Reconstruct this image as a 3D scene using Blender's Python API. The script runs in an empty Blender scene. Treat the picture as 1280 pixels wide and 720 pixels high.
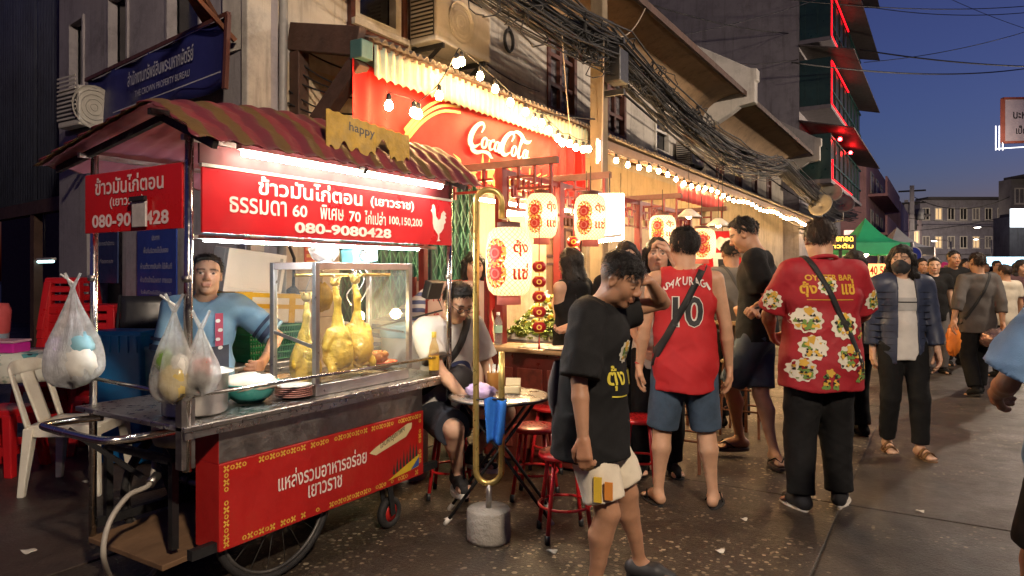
import bpy, bmesh, math, random
import numpy as np
from mathutils import Vector, Matrix
from mathutils.bvhtree import BVHTree
PI = math.pi
R = math.radians
random.seed(7)
scene = bpy.context.scene
col = scene.collection
# ------------------------------------------------------------------ camera
YAW = R(32.0)
CAMH = 1.40
FPX, HORIZ = 865.0, 340.0
cam_d = bpy.data.cameras.new('camera')
cam = bpy.data.objects.new('camera', cam_d)
col.objects.link(cam)
cam.location = (0, 0, CAMH)
cam.rotation_euler = (R(90), 0, YAW)
cam_d.sensor_width = 36.0
cam_d.lens = 36.0 * FPX / 1280.0
cam_d.shift_y = -(360 - HORIZ) / 1280.0
cam_d.clip_start = 0.05
cam_d.clip_end = 800
scene.camera = cam
# ------------------------------------------------------------------ dusk sky
world = bpy.data.worlds.new('World')
scene.world = world
world.use_nodes = True
_nt = world.node_tree
_bg = _nt.nodes['Background']
_sky = _nt.nodes.new('ShaderNodeTexSky')
_sky.sky_type = 'NISHITA'
_sky.sun_disc = False
_sky.sun_elevation = R(-1.6)
_sky.sun_rotation = R(20)
_sky.ozone_density = 5.0
_sky.dust_density = 1.0
_tint = _nt.nodes.new('ShaderNodeMix')       # evening purple of the city air
_tint.data_type, _tint.blend_type = 'RGBA', 'MULTIPLY'
_tint.inputs[0].default_value = 1.0
_tint.inputs[7].default_value = (1.3, .62, .43, 1)
_nt.links.new(_sky.outputs[0], _tint.inputs[6])
_nt.links.new(_tint.outputs[2], _bg.inputs[0])
_bg.inputs[1].default_value = 1.0
scene.view_settings.view_transform = 'Standard'
scene.view_settings.look = 'None'
scene.view_settings.exposure = 0.3
scene.view_settings.gamma = 1.0
scene.view_settings.use_curve_mapping = False
scene.render.engine = 'CYCLES'
cy = scene.cycles
cy.use_denoising = True
try:
 cy.denoiser = 'OPENIMAGEDENOISE'
 cy.denoising_input_passes = 'RGB_ALBEDO_NORMAL'
except Exception:
 pass
cy.max_bounces = 6
cy.diffuse_bounces = 3
cy.glossy_bounces = 3
cy.transmission_bounces = 5
cy.transparent_max_bounces = 12
cy.sample_clamp_indirect = 4.0
cy.caustics_reflective = False
cy.caustics_refractive = False
cy.use_light_tree = True
cy.use_adaptive_sampling = True
cy.adaptive_threshold = 0.02
# ------------------------------------------------------------------ measuring helpers
SN, CS = math.sin(YAW), math.cos(YAW)
def ray(u, v):
 """direction (per unit depth) through a photograph position, in street axes"""
 k = (u - 640.0) / FPX
 m = (HORIZ - v) / FPX
 return Vector((k * CS - SN, k * SN + CS, m))
def at(u, v, d):
 return Vector((0, 0, CAMH)) + ray(u, v) * d
def gnd(u, v, z=0.0):
 r = ray(u, v)
 return Vector((0, 0, CAMH)) + r * ((z - CAMH) / r.z)
def onx(u, v, x):
 r = ray(u, v)
 return Vector((0, 0, CAMH)) + r * (x / r.x)
def ony(u, v, y):
 r = ray(u, v)
 return Vector((0, 0, CAMH)) + r * (y / r.y)
# ------------------------------------------------------------------ materials
MATS = {}
def _nodes(name):
 m = bpy.data.materials.new(name)
 m.use_nodes = True
 nt = m.node_tree
 return m, nt, nt.nodes['Principled BSDF'], nt.nodes['Material Output']
def N(nt, typ, **kw):
 n = nt.nodes.new(typ)
 for k, v in kw.items():
  setattr(n, k, v)
 return n
def noise(nt, scale, detail=4, rough=.6, vec=None, stretch=None):
 tc = N(nt, 'ShaderNodeTexCoord')
 src = tc.outputs['Object'] if vec is None else vec
 if stretch:
  mp = N(nt, 'ShaderNodeMapping')
  mp.inputs['Scale'].default_value = stretch
  nt.links.new(src, mp.inputs[0])
  src = mp.outputs[0]
 n = N(nt, 'ShaderNodeTexNoise')
 n.inputs['Scale'].default_value = scale
 n.inputs['Detail'].default_value = detail
 n.inputs['Roughness'].default_value = rough
 nt.links.new(src, n.inputs['Vector'])
 return n.outputs['Fac']
def ramp(nt, fac, stops, interp='LINEAR'):
 r = N(nt, 'ShaderNodeValToRGB')
 r.color_ramp.interpolation = interp
 els = r.color_ramp.elements
 while len(els) < len(stops):
  els.new(.5)
 for e, (p, c) in zip(els, stops):
  e.position = p
  e.color = (*c, 1) if len(c) == 3 else c
 nt.links.new(fac, r.inputs[0])
 return r.outputs[0]
def mixc(nt, fac, a, b, mode='MIX'):
 m = N(nt, 'ShaderNodeMix', data_type='RGBA', blend_type=mode)
 for s, x in ((m.inputs[0], fac), (m.inputs[6], a), (m.inputs[7], b)):
  if isinstance(x, (int, float)):
   s.default_value = x
  elif isinstance(x, (tuple, list)):
   s.default_value = (*x, 1) if len(x) == 3 else x
  else:
   nt.links.new(x, s)
 return m.outputs[2]
def bumpn(nt, b, h, strength, dist=.01):
 n = N(nt, 'ShaderNodeBump')
 n.inputs['Strength'].default_value = strength
 n.inputs['Distance'].default_value = dist
 nt.links.new(h, n.inputs['Height'])
 nt.links.new(n.outputs[0], b.inputs['Normal'])
def mat(name, c=(.5, .5, .5), rough=.6, metal=0., var=.18, scale=6., bump=.0, bscale=60., dirt=0., dirtc=(.03, .022, .016),
  dscale=3., spec=.5, coat=0., emit=None, estr=0., stretch=None, sheen=0., attr=None):
 """procedural paint / plastic / metal / cloth: base colour with mottling, wear, uneven gloss and fine relief"""
 if name in MATS:
  return MATS[name]
 m, nt, b, out = _nodes(name)
 lo = tuple(max(0, x * (1 - var)) for x in c)
 hi = tuple(min(1, x * (1 + var)) for x in c)
 cc = ramp(nt, noise(nt, scale, 5, .65, stretch=stretch), [(.28, lo), (.72, hi)])
 if attr:
  a = N(nt, 'ShaderNodeAttribute', attribute_name=attr)
  cc = mixc(nt, 1.0, cc, a.outputs['Color'], 'MULTIPLY')
 if dirt:
  f = ramp(nt, noise(nt, dscale, 7, .72, stretch=stretch), [(.48, (0, 0, 0)), (.75, (dirt,) * 3)])
  cc = mixc(nt, f, cc, dirtc)
 nt.links.new(cc, b.inputs['Base Color'])
 rr = ramp(nt, noise(nt, scale * 2.3, 4), [(.3, (max(.02, rough - .1),) * 3), (.7, (min(1, rough + .1),) * 3)])
 nt.links.new(rr, b.inputs['Roughness'])
 b.inputs['Metallic'].default_value = metal
 b.inputs['Specular IOR Level'].default_value = spec
 if coat:
  b.inputs['Coat Weight'].default_value = coat
  b.inputs['Coat Roughness'].default_value = .12
 if sheen:
  b.inputs['Sheen Weight'].default_value = sheen
 if bump:
  bumpn(nt, b, noise(nt, bscale, 4, .6, stretch=stretch), bump)
 if emit:
  b.inputs['Emission Color'].default_value = (*emit, 1)
  b.inputs['Emission Strength'].default_value = estr
 MATS[name] = m
 return m
def glow(name, c, s):
 if name in MATS:
  return MATS[name]
 m, nt, b, out = _nodes(name)
 b.inputs['Base Color'].default_value = (*c, 1)
 b.inputs['Emission Color'].default_value = (*c, 1)
 b.inputs['Emission Strength'].default_value = s
 b.inputs['Roughness'].default_value = .4
 MATS[name] = m
 return m
def glassm(name, tint=(.95, .97, .96), refl=1.0, op=.0):
 """thin pane: see-through with fresnel reflections"""
 if name in MATS:
  return MATS[name]
 m, nt, b, out = _nodes(name)
 nt.nodes.remove(b)
 t = N(nt, 'ShaderNodeBsdfTransparent')
 t.inputs[0].default_value = (*tint, 1)
 g = N(nt, 'ShaderNodeBsdfGlossy')
 g.inputs['Roughness'].default_value = .06
 g.inputs['Color'].default_value = (refl,) * 3 + (1,)
 lw = N(nt, 'ShaderNodeLayerWeight')
 lw.inputs[0].default_value = .5
 pw = N(nt, 'ShaderNodeMath', operation='POWER')
 nt.links.new(lw.outputs['Facing'], pw.inputs[0])
 pw.inputs[1].default_value = 4.
 fr = N(nt, 'ShaderNodeMath', operation='MULTIPLY_ADD')
 nt.links.new(pw.outputs[0], fr.inputs[0])
 fr.inputs[1].default_value = .7
 fr.inputs[2].default_value = .03
 mx = N(nt, 'ShaderNodeMixShader')
 nt.links.new(fr.outputs[0], mx.inputs[0])
 nt.links.new(t.outputs[0], mx.inputs[1])
 nt.links.new(g.outputs[0], mx.inputs[2])
 last = mx.outputs[0]
 if op:
  d = N(nt, 'ShaderNodeBsdfDiffuse')
  d.inputs[0].default_value = (.7, .72, .7, 1)
  f = ramp(nt, noise(nt, 9, 5), [(.35, (op * .3,) * 3), (.75, (op,) * 3)])
  m2 = N(nt, 'ShaderNodeMixShader')
  nt.links.new(f, m2.inputs[0])
  nt.links.new(last, m2.inputs[1])
  nt.links.new(d.outputs[0], m2.inputs[2])
  last = m2.outputs[0]
 nt.links.new(last, out.inputs[0])
 MATS[name] = m
 return m
def filmm(name, c=(.85, .86, .88), op=.4):
 """thin plastic film: partly see-through, partly scattering, glossy"""
 if name in MATS:
  return MATS[name]
 m, nt, b, out = _nodes(name)
 b.inputs['Base Color'].default_value = (*c, 1)
 b.inputs['Roughness'].default_value = .25
 tl = N(nt, 'ShaderNodeBsdfTranslucent')
 tl.inputs[0].default_value = (*c, 1)
 t = N(nt, 'ShaderNodeBsdfTransparent')
 a = N(nt, 'ShaderNodeMixShader')
 a.inputs[0].default_value = .45
 nt.links.new(b.outputs[0], a.inputs[1])
 nt.links.new(tl.outputs[0], a.inputs[2])
 f = ramp(nt, noise(nt, 14, 4), [(.3, (op * .6,) * 3), (.7, (min(1, op * 1.35),) * 3)])
 bumpn(nt, b, noise(nt, 26, 6, .75, stretch=(1, 1, .3)), 1., .03)
 mx = N(nt, 'ShaderNodeMixShader')
 nt.links.new(f, mx.inputs[0])
 nt.links.new(t.outputs[0], mx.inputs[1])
 nt.links.new(a.outputs[0], mx.inputs[2])
 nt.links.new(mx.outputs[0], out.inputs[0])
 MATS[name] = m
 return m
def stripem(name, c1, c2, freq, axis=0, rough=.6, dirt=.3, duty=.5, bump=0., c3=None, wob=.6):
 """printed or painted stripes along an object axis"""
 if name in MATS:
  return MATS[name]
 m, nt, b, out = _nodes(name)
 tc = N(nt, 'ShaderNodeTexCoord')
 sp = N(nt, 'ShaderNodeSeparateXYZ')
 nt.links.new(tc.outputs['Object'], sp.inputs[0])
 mu = N(nt, 'ShaderNodeMath', operation='MULTIPLY')
 nt.links.new(sp.outputs[axis], mu.inputs[0])
 mu.inputs[1].default_value = freq
 ad = N(nt, 'ShaderNodeMath', operation='MULTIPLY_ADD')
 nt.links.new(noise(nt, 5, 3), ad.inputs[0])
 ad.inputs[1].default_value = wob
 nt.links.new(mu.outputs[0], ad.inputs[2])
 fr = N(nt, 'ShaderNodeMath', operation='FRACT')
 nt.links.new(ad.outputs[0], fr.inputs[0])
 stops = [(0, c1), (duty, c2)] if c3 is None else [(0, c1), (duty * .66, c2), (duty * 1.3, c3)]
 cc = ramp(nt, fr.outputs[0], stops, 'CONSTANT')
 if dirt:
  f = ramp(nt, noise(nt, 7, 7, .7), [(.45, (0, 0, 0)), (.75, (dirt,) * 3)])
  cc = mixc(nt, f, cc, (.06, .04, .03))
 nt.links.new(cc, b.inputs['Base Color'])
 b.inputs['Roughness'].default_value = rough
 if bump:
  bumpn(nt, b, noise(nt, 40, 4), bump)
 MATS[name] = m
 return m
# ------------------------------------------------------------------ mesh helpers
class MB:
 """collects shapes; build() links them as one mesh object"""
 def __init__(s):
  s.v = []
  s.f = []
  s.smooth = []
 def add(s, verts, faces, smooth=False):
  o = len(s.v)
  s.v += [tuple(p) for p in verts]
  s.f += [tuple(i + o for i in f) for f in faces]
  s.smooth += [smooth] * len(faces)
  return s
 def box(s, lo, hi, rot=None, piv=None):
  x0, y0, z0 = lo
  x1, y1, z1 = hi
  p = [Vector(q) for q in ((x0, y0, z0), (x1, y0, z0), (x1, y1, z0), (x0, y1, z0), (x0, y0, z1), (x1, y0, z1), (x1, y1, z1), (x0, y1, z1))]
  if rot is not None:
   c = Vector(piv) if piv is not None else (Vector(lo) + Vector(hi)) / 2
   p = [c + rot @ (q - c) for q in p]
  return s.add(p, [(0, 3, 2, 1), (4, 5, 6, 7), (0, 1, 5, 4), (1, 2, 6, 5), (2, 3, 7, 6), (3, 0, 4, 7)])
 def bar(s, a, b, w, h=None, up=(0, 0, 1)):
  """rectangular bar from a to b"""
  h = h or w
  a, b = Vector(a), Vector(b)
  t = (b - a).normalized()
  u = Vector(up)
  if abs(t.dot(u)) > .98:
   u = Vector((0, 1, 0))
  sx = t.cross(u).normalized() * (w / 2)
  sz = sx.normalized().cross(t).normalized() * (h / 2)
  p = [a - sx - sz, a + sx - sz, a + sx + sz, a - sx + sz, b - sx - sz, b + sx - sz, b + sx + sz, b - sx + sz]
  return s.add(p, [(0, 3, 2, 1), (4, 5, 6, 7), (0, 1, 5, 4), (1, 2, 6, 5), (2, 3, 7, 6), (3, 0, 4, 7)])
 def tube(s, path, r, n=8, closed=False, cap=True):
  path = [Vector(p) for p in path]
  rr = r if isinstance(r, (list, tuple)) else [r] * len(path)
  m = len(path)
  vs = []
  up = None
  for i, p in enumerate(path):
   a = path[(i - 1) % m] if (closed or i > 0) else p
   b = path[(i + 1) % m] if (closed or i < m - 1) else p
   t = (b - a)
   t = t.normalized() if t.length > 1e-9 else Vector((0, 0, 1))
   if up is None:
    up = Vector((0, 0, 1)) if abs(t.z) < .9 else Vector((1, 0, 0))
   sx = t.cross(up)
   if sx.length < 1e-6:
    sx = t.cross(Vector((1, .3, 0)))
   sx.normalize()
   up = sx.cross(t).normalized()
   for k in range(n):
    an = 2 * PI * k / n
    vs.append(p + (sx * math.cos(an) + up * math.sin(an)) * rr[i])
  fs = []
  for i in range(m if closed else m - 1):
   j = (i + 1) % m
   for k in range(n):
    k2 = (k + 1) % n
    fs.append((i * n + k, i * n + k2, j * n + k2, j * n + k))
  s.add(vs, fs, True)
  if cap and not closed:
   o = len(s.v) - len(vs)
   s.f.append(tuple(o + k for k in range(n))[::-1])
   s.f.append(tuple(o + (m - 1) * n + k for k in range(n)))
   s.smooth += [False, False]
  return s
 def cyl(s, a, b, r0, r1=None, n=16):
  return s.tube([a, b], [r0, r0 if r1 is None else r1], n)
 def lathe(s, prof, c=(0, 0, 0), n=24, ax=None, sx=1., sy=1., smooth=True, a0=0, a1=2 * PI):
  """profile [(r,z)] turned about a vertical axis through c"""
  c = Vector(c)
  full = abs(a1 - a0 - 2 * PI) < 1e-6
  vs, fs = [], []
  cnt = n if full else n + 1
  for (r, z) in prof:
   for k in range(cnt):
    a = a0 + (a1 - a0) * k / n
    q = Vector((r * math.cos(a) * sx, r * math.sin(a) * sy, z))
    if ax is not None:
     q = ax @ q
    vs.append(c + q)
  for i in range(len(prof) - 1):
   for k in range(n):
    k2 = (k + 1) % cnt
    fs.append((i * cnt + k, i * cnt + k2, (i + 1) * cnt + k2, (i + 1) * cnt + k))
  return s.add(vs, fs, smooth)
 def sphere(s, c, r, n=14, m=8, sc=(1, 1, 1), rot=None):
  c = Vector(c)
  vs, fs = [], []
  for i in range(m + 1):
   th = PI * i / m
   for k in range(n):
    a = 2 * PI * k / n
    q = Vector((r * sc[0] * math.sin(th) * math.cos(a), r * sc[1] * math.sin(th) * math.sin(a), r * sc[2] * math.cos(th)))
    if rot is not None:
     q = rot @ q
    vs.append(c + q)
  for i in range(m):
   for k in range(n):
    k2 = (k + 1) % n
    fs.append((i * n + k, (i + 1) * n + k, (i + 1) * n + k2, i * n + k2))
  return s.add(vs, fs, True)
 def prism(s, poly, thick, origin=(0, 0, 0), ux=(1, 0, 0), uy=(0, 0, 1)):
  """2d outline in the plane origin+ux,uy pushed along the normal by thick"""
  o, ux, uy = Vector(origin), Vector(ux), Vector(uy)
  nn = ux.cross(uy).normalized()
  n = len(poly)
  a = [o + ux * x + uy * y for x, y in poly]
  b = [p + nn * thick for p in a]
  fs = [tuple(range(n))[::-1], tuple(range(n, 2 * n))]
  fs += [(i, (i + 1) % n, n + (i + 1) % n, n + i) for i in range(n)]
  return s.add(a + b, fs)
 def grid(s, fn, nu, nv, smooth=True, thick=0.):
  """surface fn(a,b), a,b in 0..1"""
  vs = [Vector(fn(i / nu, j / nv)) for j in range(nv + 1) for i in range(nu + 1)]
  fs = [(j * (nu + 1) + i, j * (nu + 1) + i + 1, (j + 1) * (nu + 1) + i + 1, (j + 1) * (nu + 1) + i) for j in range(nv) for i in range(nu)]
  return s.add(vs, fs, smooth)
 def build(s, name, m, parent=None, bevel=0., solid=0., sub=0, auto=False):
  me = bpy.data.meshes.new(name)
  me.from_pydata(s.v, [], s.f)
  me.validate(verbose=False)
  if len(me.polygons) == len(s.smooth):
   me.polygons.foreach_set('use_smooth', s.smooth)
  me.update()
  me.materials.append(m)
  o = bpy.data.objects.new(name, me)
  col.objects.link(o)
  if solid:
   q = o.modifiers.new('s', 'SOLIDIFY')
   q.thickness = solid
   q.offset = 0
  if bevel:
   q = o.modifiers.new('b', 'BEVEL')
   q.width = bevel
   q.segments = 2
   q.limit_method = 'ANGLE'
   q.angle_limit = R(40)
  if sub:
   q = o.modifiers.new('u', 'SUBSURF')
   q.levels = q.render_levels = sub
  if parent is not None:
   attach(o, parent)
  return o
def wmat(o):
 m = Matrix.Translation(o.location) @ o.rotation_euler.to_matrix().to_4x4()
 return m if o.parent is None else wmat(o.parent) @ o.matrix_parent_inverse @ m
def attach(o, parent):
 """parts are modelled in street coordinates; keep them there under their thing"""
 o.parent = parent
 o.matrix_parent_inverse = wmat(parent).inverted()
 return o
def tag(o, label, cat, group=None):
 o['label'] = label
 o['category'] = cat
 if group:
  o['group'] = group
 return o
def thing(name, label, cat, loc=(0, 0, 0), group=None):
 o = bpy.data.objects.new(name, None)
 o.empty_display_size = .1
 col.objects.link(o)
 o.location = loc
 return tag(o, label, cat, group)
def struct(o):
 o['kind'] = 'structure'
 return o
def copy_tree(root, loc=None, rz=None, label=None, group=None, parent=None):
 c = root.copy()
 col.objects.link(c)
 if parent is not None:
  c.parent = parent
 for ch in root.children:
  copy_tree(ch, parent=c)
 if loc is not None:
  c.location = loc
 if rz is not None:
  c.rotation_euler = (0, 0, rz)
 if label:
  c['label'] = label
 if group:
  c['group'] = group
 return c
# ------------------------------------------------------------------ lettering
_font_cache = {}
def text_geo(s, size=1., bold=0., align='CENTER', xs=1., shear=0., space=1.):
 key = (s, bold, align, shear, space)
 if key not in _font_cache:
  c = bpy.data.curves.new('lettering', 'FONT')
  c.body = s
  c.size = 1.
  c.offset = bold
  c.align_x = align
  c.shear = shear
  c.space_character = space
  c.resolution_u = 3
  o = bpy.data.objects.new('lettering', c)
  col.objects.link(o)
  dg = bpy.context.evaluated_depsgraph_get()
  ev = o.evaluated_get(dg)
  me = ev.to_mesh()
  v = [(p.co.x, p.co.y) for p in me.vertices]
  f = [tuple(p.vertices) for p in me.polygons]
  ev.to_mesh_clear()
  bpy.data.objects.remove(o)
  bpy.data.curves.remove(c)
  _font_cache[key] = (v, f)
 v, f = _font_cache[key]
 return [(x * size * xs, y * size) for x, y in v], f
def fit_text(s, w, h=None, **kw):
 """text scaled so that its ink is w wide (and h high if given), centred on 0,0"""
 v, f = text_geo(s, **kw)
 xs = [p[0] for p in v]
 ys = [p[1] for p in v]
 cx, cy_ = (min(xs) + max(xs)) / 2, (min(ys) + max(ys)) / 2
 k = w / (max(xs) - min(xs))
 ky = k if h is None else h / (max(ys) - min(ys))
 return [((x - cx) * k, (y - cy_) * ky) for x, y in v], f
def lay(geo, o, ux, uy, mb=None, cx=0., cy=0., rot=0.):
 """flat lettering into a plane at o with axes ux, uy"""
 mb = mb or MB()
 o, ux, uy = Vector(o), Vector(ux), Vector(uy)
 v, f = geo
 c, s = math.cos(rot), math.sin(rot)
 mb.add([o + ux * (x * c - y * s + cx) + uy * (x * s + y * c + cy) for x, y in v], f)
 return mb
def cubic(p0, p1, p2, p3, n=8):
 out = []
 for i in range(n + 1):
  t = i / n
  out.append(((1 - t) ** 3 * p0[0] + 3 * (1 - t) ** 2 * t * p1[0] + 3 * (1 - t) * t * t * p2[0] + t ** 3 * p3[0],
     (1 - t) ** 3 * p0[1] + 3 * (1 - t) ** 2 * t * p1[1] + 3 * (1 - t) * t * t * p2[1] + t ** 3 * p3[1]))
 return out
def catmull(pts, n=6, closed=False):
 out = []
 m = len(pts)
 rng = range(m) if closed else range(m - 1)
 for i in rng:
  p = [pts[(i + k) % m] if closed else pts[min(max(i + k, 0), m - 1)] for k in (-1, 0, 1, 2)]
  for j in range(n):
   t = j / n
   out.append(tuple(.5 * ((2 * p[1][a]) + (-p[0][a] + p[2][a]) * t + (2 * p[0][a] - 5 * p[1][a] + 4 * p[2][a] - p[3][a]) * t * t
        + (-p[0][a] + 3 * p[1][a] - 3 * p[2][a] + p[3][a]) * t ** 3) for a in range(len(pts[0]))))
 if not closed:
  out.append(tuple(pts[-1]))
 return out
def stroke(pts, widths, n=6):
 """pen stroke of varying width as a 2d strip -> (verts, faces)"""
 q = catmull([(*p, w) for p, w in zip(pts, widths)], n)
 v, f = [], []
 for i, (x, y, w) in enumerate(q):
  a = q[max(i - 1, 0)]
  b = q[min(i + 1, len(q) - 1)]
  dx, dy = b[0] - a[0], b[1] - a[1]
  L = math.hypot(dx, dy) or 1
  nx, ny = -dy / L, dx / L
  v += [(x + nx * w / 2, y + ny * w / 2), (x - nx * w / 2, y - ny * w / 2)]
 for i in range(len(q) - 1):
  f.append((2 * i, 2 * i + 1, 2 * i + 3, 2 * i + 2))
 return v, f
# ------------------------------------------------------------------ shared materials
STEEL = mat('brushed steel', (.55, .54, .52), .32, 1., .12, 14, .15, 90, dirt=.25, dirtc=(.12, .1, .08))
STEELD = mat('worn steel', (.38, .36, .34), .42, 1., .2, 9, .2, 70, dirt=.55, dirtc=(.07, .05, .04))
CHROME = mat('chrome pipe', (.62, .6, .56), .2, 1., .1, 20, dirt=.3, dirtc=(.2, .16, .1))
BLACKM = mat('black iron', (.02, .02, .021), .5, .3, .3, 12, .2)
BLACKP = mat('black plastic', (.018, .018, .02), .42, 0, .2, 10)
WHITEP = mat('white plastic', (.72, .71, .68), .45, 0, .08, 5)
REDP = mat('red plastic', (.5, .012, .016), .35, 0, .15, 6, coat=.2)
RUBBER = mat('rubber', (.014, .013, .013), .75, 0, .3, 14, .3)
BULB = glow('warm bulb', (1., .58, .23), 240.)
TUBEW = glow('white tube', (1., .86, .72), 22.)
# =================================================================== GROUND
def ground_mat(name, base, speck, patch):
 m, nt, b, out = _nodes(name)
 big = noise(nt, .55, 6, .65)
 c = ramp(nt, big, [(.3, tuple(x * .62 for x in base)), (.55, base), (.78, tuple(x * 1.5 for x in base))])
 fine = noise(nt, 95, 3, .7)
 c = mixc(nt, .6, c, ramp(nt, fine, [(.3, (.35, .35, .35)), (.7, (1.3, 1.25, 1.2))]), 'MULTIPLY')
 # exposed pebbles, worn through in patches
 tc = N(nt, 'ShaderNodeTexCoord')
 vo = N(nt, 'ShaderNodeTexVoronoi')
 vo.inputs['Scale'].default_value = 40
 vo.inputs['Randomness'].default_value = 1
 nt.links.new(tc.outputs['Object'], vo.inputs['Vector'])
 rnd = N(nt, 'ShaderNodeSeparateColor')
 nt.links.new(vo.outputs['Color'], rnd.inputs[0])
 th = N(nt, 'ShaderNodeMath', operation='MULTIPLY')
 nt.links.new(rnd.outputs[0], th.inputs[0])
 th.inputs[1].default_value = .58
 lt = N(nt, 'ShaderNodeMath', operation='LESS_THAN')
 nt.links.new(vo.outputs['Distance'], lt.inputs[0])
 nt.links.new(th.outputs[0], lt.inputs[1])
 pm = ramp(nt, noise(nt, 1.1, 5, .7), [(.5 - patch, (0, 0, 0)), (.66 - patch, (1, 1, 1))])
 pr = N(nt, 'ShaderNodeMath', operation='GREATER_THAN')
 nt.links.new(rnd.outputs[1], pr.inputs[0])
 pr.inputs[1].default_value = 1 - speck
 f = N(nt, 'ShaderNodeMath', operation='MULTIPLY')
 nt.links.new(lt.outputs[0], f.inputs[0])
 nt.links.new(pr.outputs[0], f.inputs[1])
 f2 = N(nt, 'ShaderNodeMath', operation='MULTIPLY')
 nt.links.new(f.outputs[0], f2.inputs[0])
 nt.links.new(pm, f2.inputs[1])
 peb = ramp(nt, rnd.outputs[2], [(0, (.1, .08, .055)), (.5, (.2, .16, .1)), (1, (.4, .33, .23))])
 c = mixc(nt, f2.outputs[0], c, peb)
 # dark stains
 st = ramp(nt, noise(nt, 2.3, 6, .75), [(.55, (1, 1, 1)), (.72, (.35, .33, .3))])
 c = mixc(nt, 1., c, st, 'MULTIPLY')
 # hairline cracks
 vc = N(nt, 'ShaderNodeTexVoronoi', feature='DISTANCE_TO_EDGE')
 vc.inputs['Scale'].default_value = .75
 wv = N(nt, 'ShaderNodeTexNoise')
 wv.inputs['Scale'].default_value = 3.
 wv.inputs['Detail'].default_value = 6
 nt.links.new(tc.outputs['Object'], wv.inputs['Vector'])
 nt.links.new(mixc(nt, .35, tc.outputs['Object'], wv.outputs['Color'], 'ADD'), vc.inputs['Vector'])
 cr = ramp(nt, vc.outputs['Distance'], [(.0, (.25, .25, .25)), (.012, (1, 1, 1))])
 c = mixc(nt, ramp(nt, noise(nt, .9, 3), [(.45, (0, 0, 0)), (.6, (.9, .9, .9))]), c, mixc(nt, 1., c, cr, 'MULTIPLY'))
 nt.links.new(c, b.inputs['Base Color'])
 nt.links.new(ramp(nt, noise(nt, 1.7, 5, .7), [(.3, (.28,) * 3), (.7, (.6,) * 3)]), b.inputs['Roughness'])
 h = mixc(nt, .5, noise(nt, 60, 5, .7), noise(nt, 5, 5, .7))
 bumpn(nt, b, h, .55, .02)
 return m
GRD = mat('joint dirt', (.012, .011, .01), .9, 0, .3, 3)
ROAD = ground_mat('worn asphalt', (.046, .036, .029), .4, .0)
ROADP = ground_mat('pebbled asphalt', (.056, .042, .031), .6, .09)
WALK = ground_mat('sidewalk concrete', (.07, .05, .04), .1, -.1)
struct(MB().box((-120, -60, -.4), (160, 260, -.014)).build('ground', GRD))
road = struct(MB().box((-90, -50, -.013), (140, 240, -.0105)).build('road', ROAD))
xs_ = [-9.6, -6.5, -3.5, -.52, 2.5, 5.6, 9]
ys_ = [-5.5, -2.0, .9, 4.6, 8.15, 12.2, 16.2, 21, 26, 32, 40, 52]
for i in range(len(xs_) - 1):
 for j in range(len(ys_) - 1):
  mm = WALK if xs_[i] < -3.6 else (ROADP if xs_[i] < -.6 and ys_[j] < 9 else ROAD)
  g = .006
  rz = random.uniform(-.003, .003)
  x0, x1, y0, y1 = xs_[i] + g, xs_[i + 1] - g, ys_[j] + g, ys_[j + 1] - g
  q = MB().box((x0, y0, -.0102), (x1, y1, rz)).build('pavement_slab', mm, road, bevel=.004)
# =================================================================== BUILDINGS
def wall_grid(mb, O, ea, nr, a0, a1, b0, b1, holes, t):
 """wall slab with real openings; O origin, ea along, z up, nr outward; t thick (inwards)"""
 O, ea, nr = Vector(O), Vector(ea).normalized(), Vector(nr).normalized()
 As = sorted({a0, a1, *[h[0] for h in holes], *[h[1] for h in holes]})
 Bs = sorted({b0, b1, *[h[2] for h in holes], *[h[3] for h in holes]})
 As = [x for x in As if a0 <= x <= a1]
 Bs = [x for x in Bs if b0 <= x <= b1]
 for i in range(len(As) - 1):
  run = None
  for j in range(len(Bs)):
   solid = False
   if j < len(Bs) - 1:
    ca, cb = (As[i] + As[i + 1]) / 2, (Bs[j] + Bs[j + 1]) / 2
    solid = not any(h[0] < ca < h[1] and h[2] < cb < h[3] for h in holes)
   if solid and run is None:
    run = Bs[j]
   if not solid and run is not None:
    p = [O + ea * a + Vector((0, 0, b)) - nr * c for c in (0, t) for a, b in ((As[i], run), (As[i + 1], run), (As[i + 1], Bs[j]), (As[i], Bs[j]))]
    mb.add(p, [(0, 1, 2, 3), (7, 6, 5, 4), (0, 4, 5, 1), (1, 5, 6, 2), (2, 6, 7, 3), (3, 7, 4, 0)])
    run = None
 return mb
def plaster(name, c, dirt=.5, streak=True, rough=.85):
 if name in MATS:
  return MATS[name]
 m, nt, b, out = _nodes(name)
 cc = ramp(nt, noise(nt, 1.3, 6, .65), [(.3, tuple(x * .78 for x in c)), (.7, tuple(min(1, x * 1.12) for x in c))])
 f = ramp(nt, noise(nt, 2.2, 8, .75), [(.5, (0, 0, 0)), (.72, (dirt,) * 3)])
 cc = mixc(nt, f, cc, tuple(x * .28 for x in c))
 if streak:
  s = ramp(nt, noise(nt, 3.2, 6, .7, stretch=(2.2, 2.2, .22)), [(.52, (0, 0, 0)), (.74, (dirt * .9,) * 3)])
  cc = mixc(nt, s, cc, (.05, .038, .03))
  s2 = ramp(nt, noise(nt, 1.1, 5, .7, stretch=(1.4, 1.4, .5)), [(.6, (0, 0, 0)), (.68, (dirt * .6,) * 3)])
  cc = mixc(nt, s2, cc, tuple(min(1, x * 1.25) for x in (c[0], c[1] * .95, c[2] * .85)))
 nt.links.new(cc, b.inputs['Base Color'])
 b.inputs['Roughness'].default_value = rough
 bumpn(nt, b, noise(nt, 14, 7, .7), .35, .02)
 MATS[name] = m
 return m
PLW = plaster('grimy white plaster', (.5, .46, .41), .65)
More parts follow.
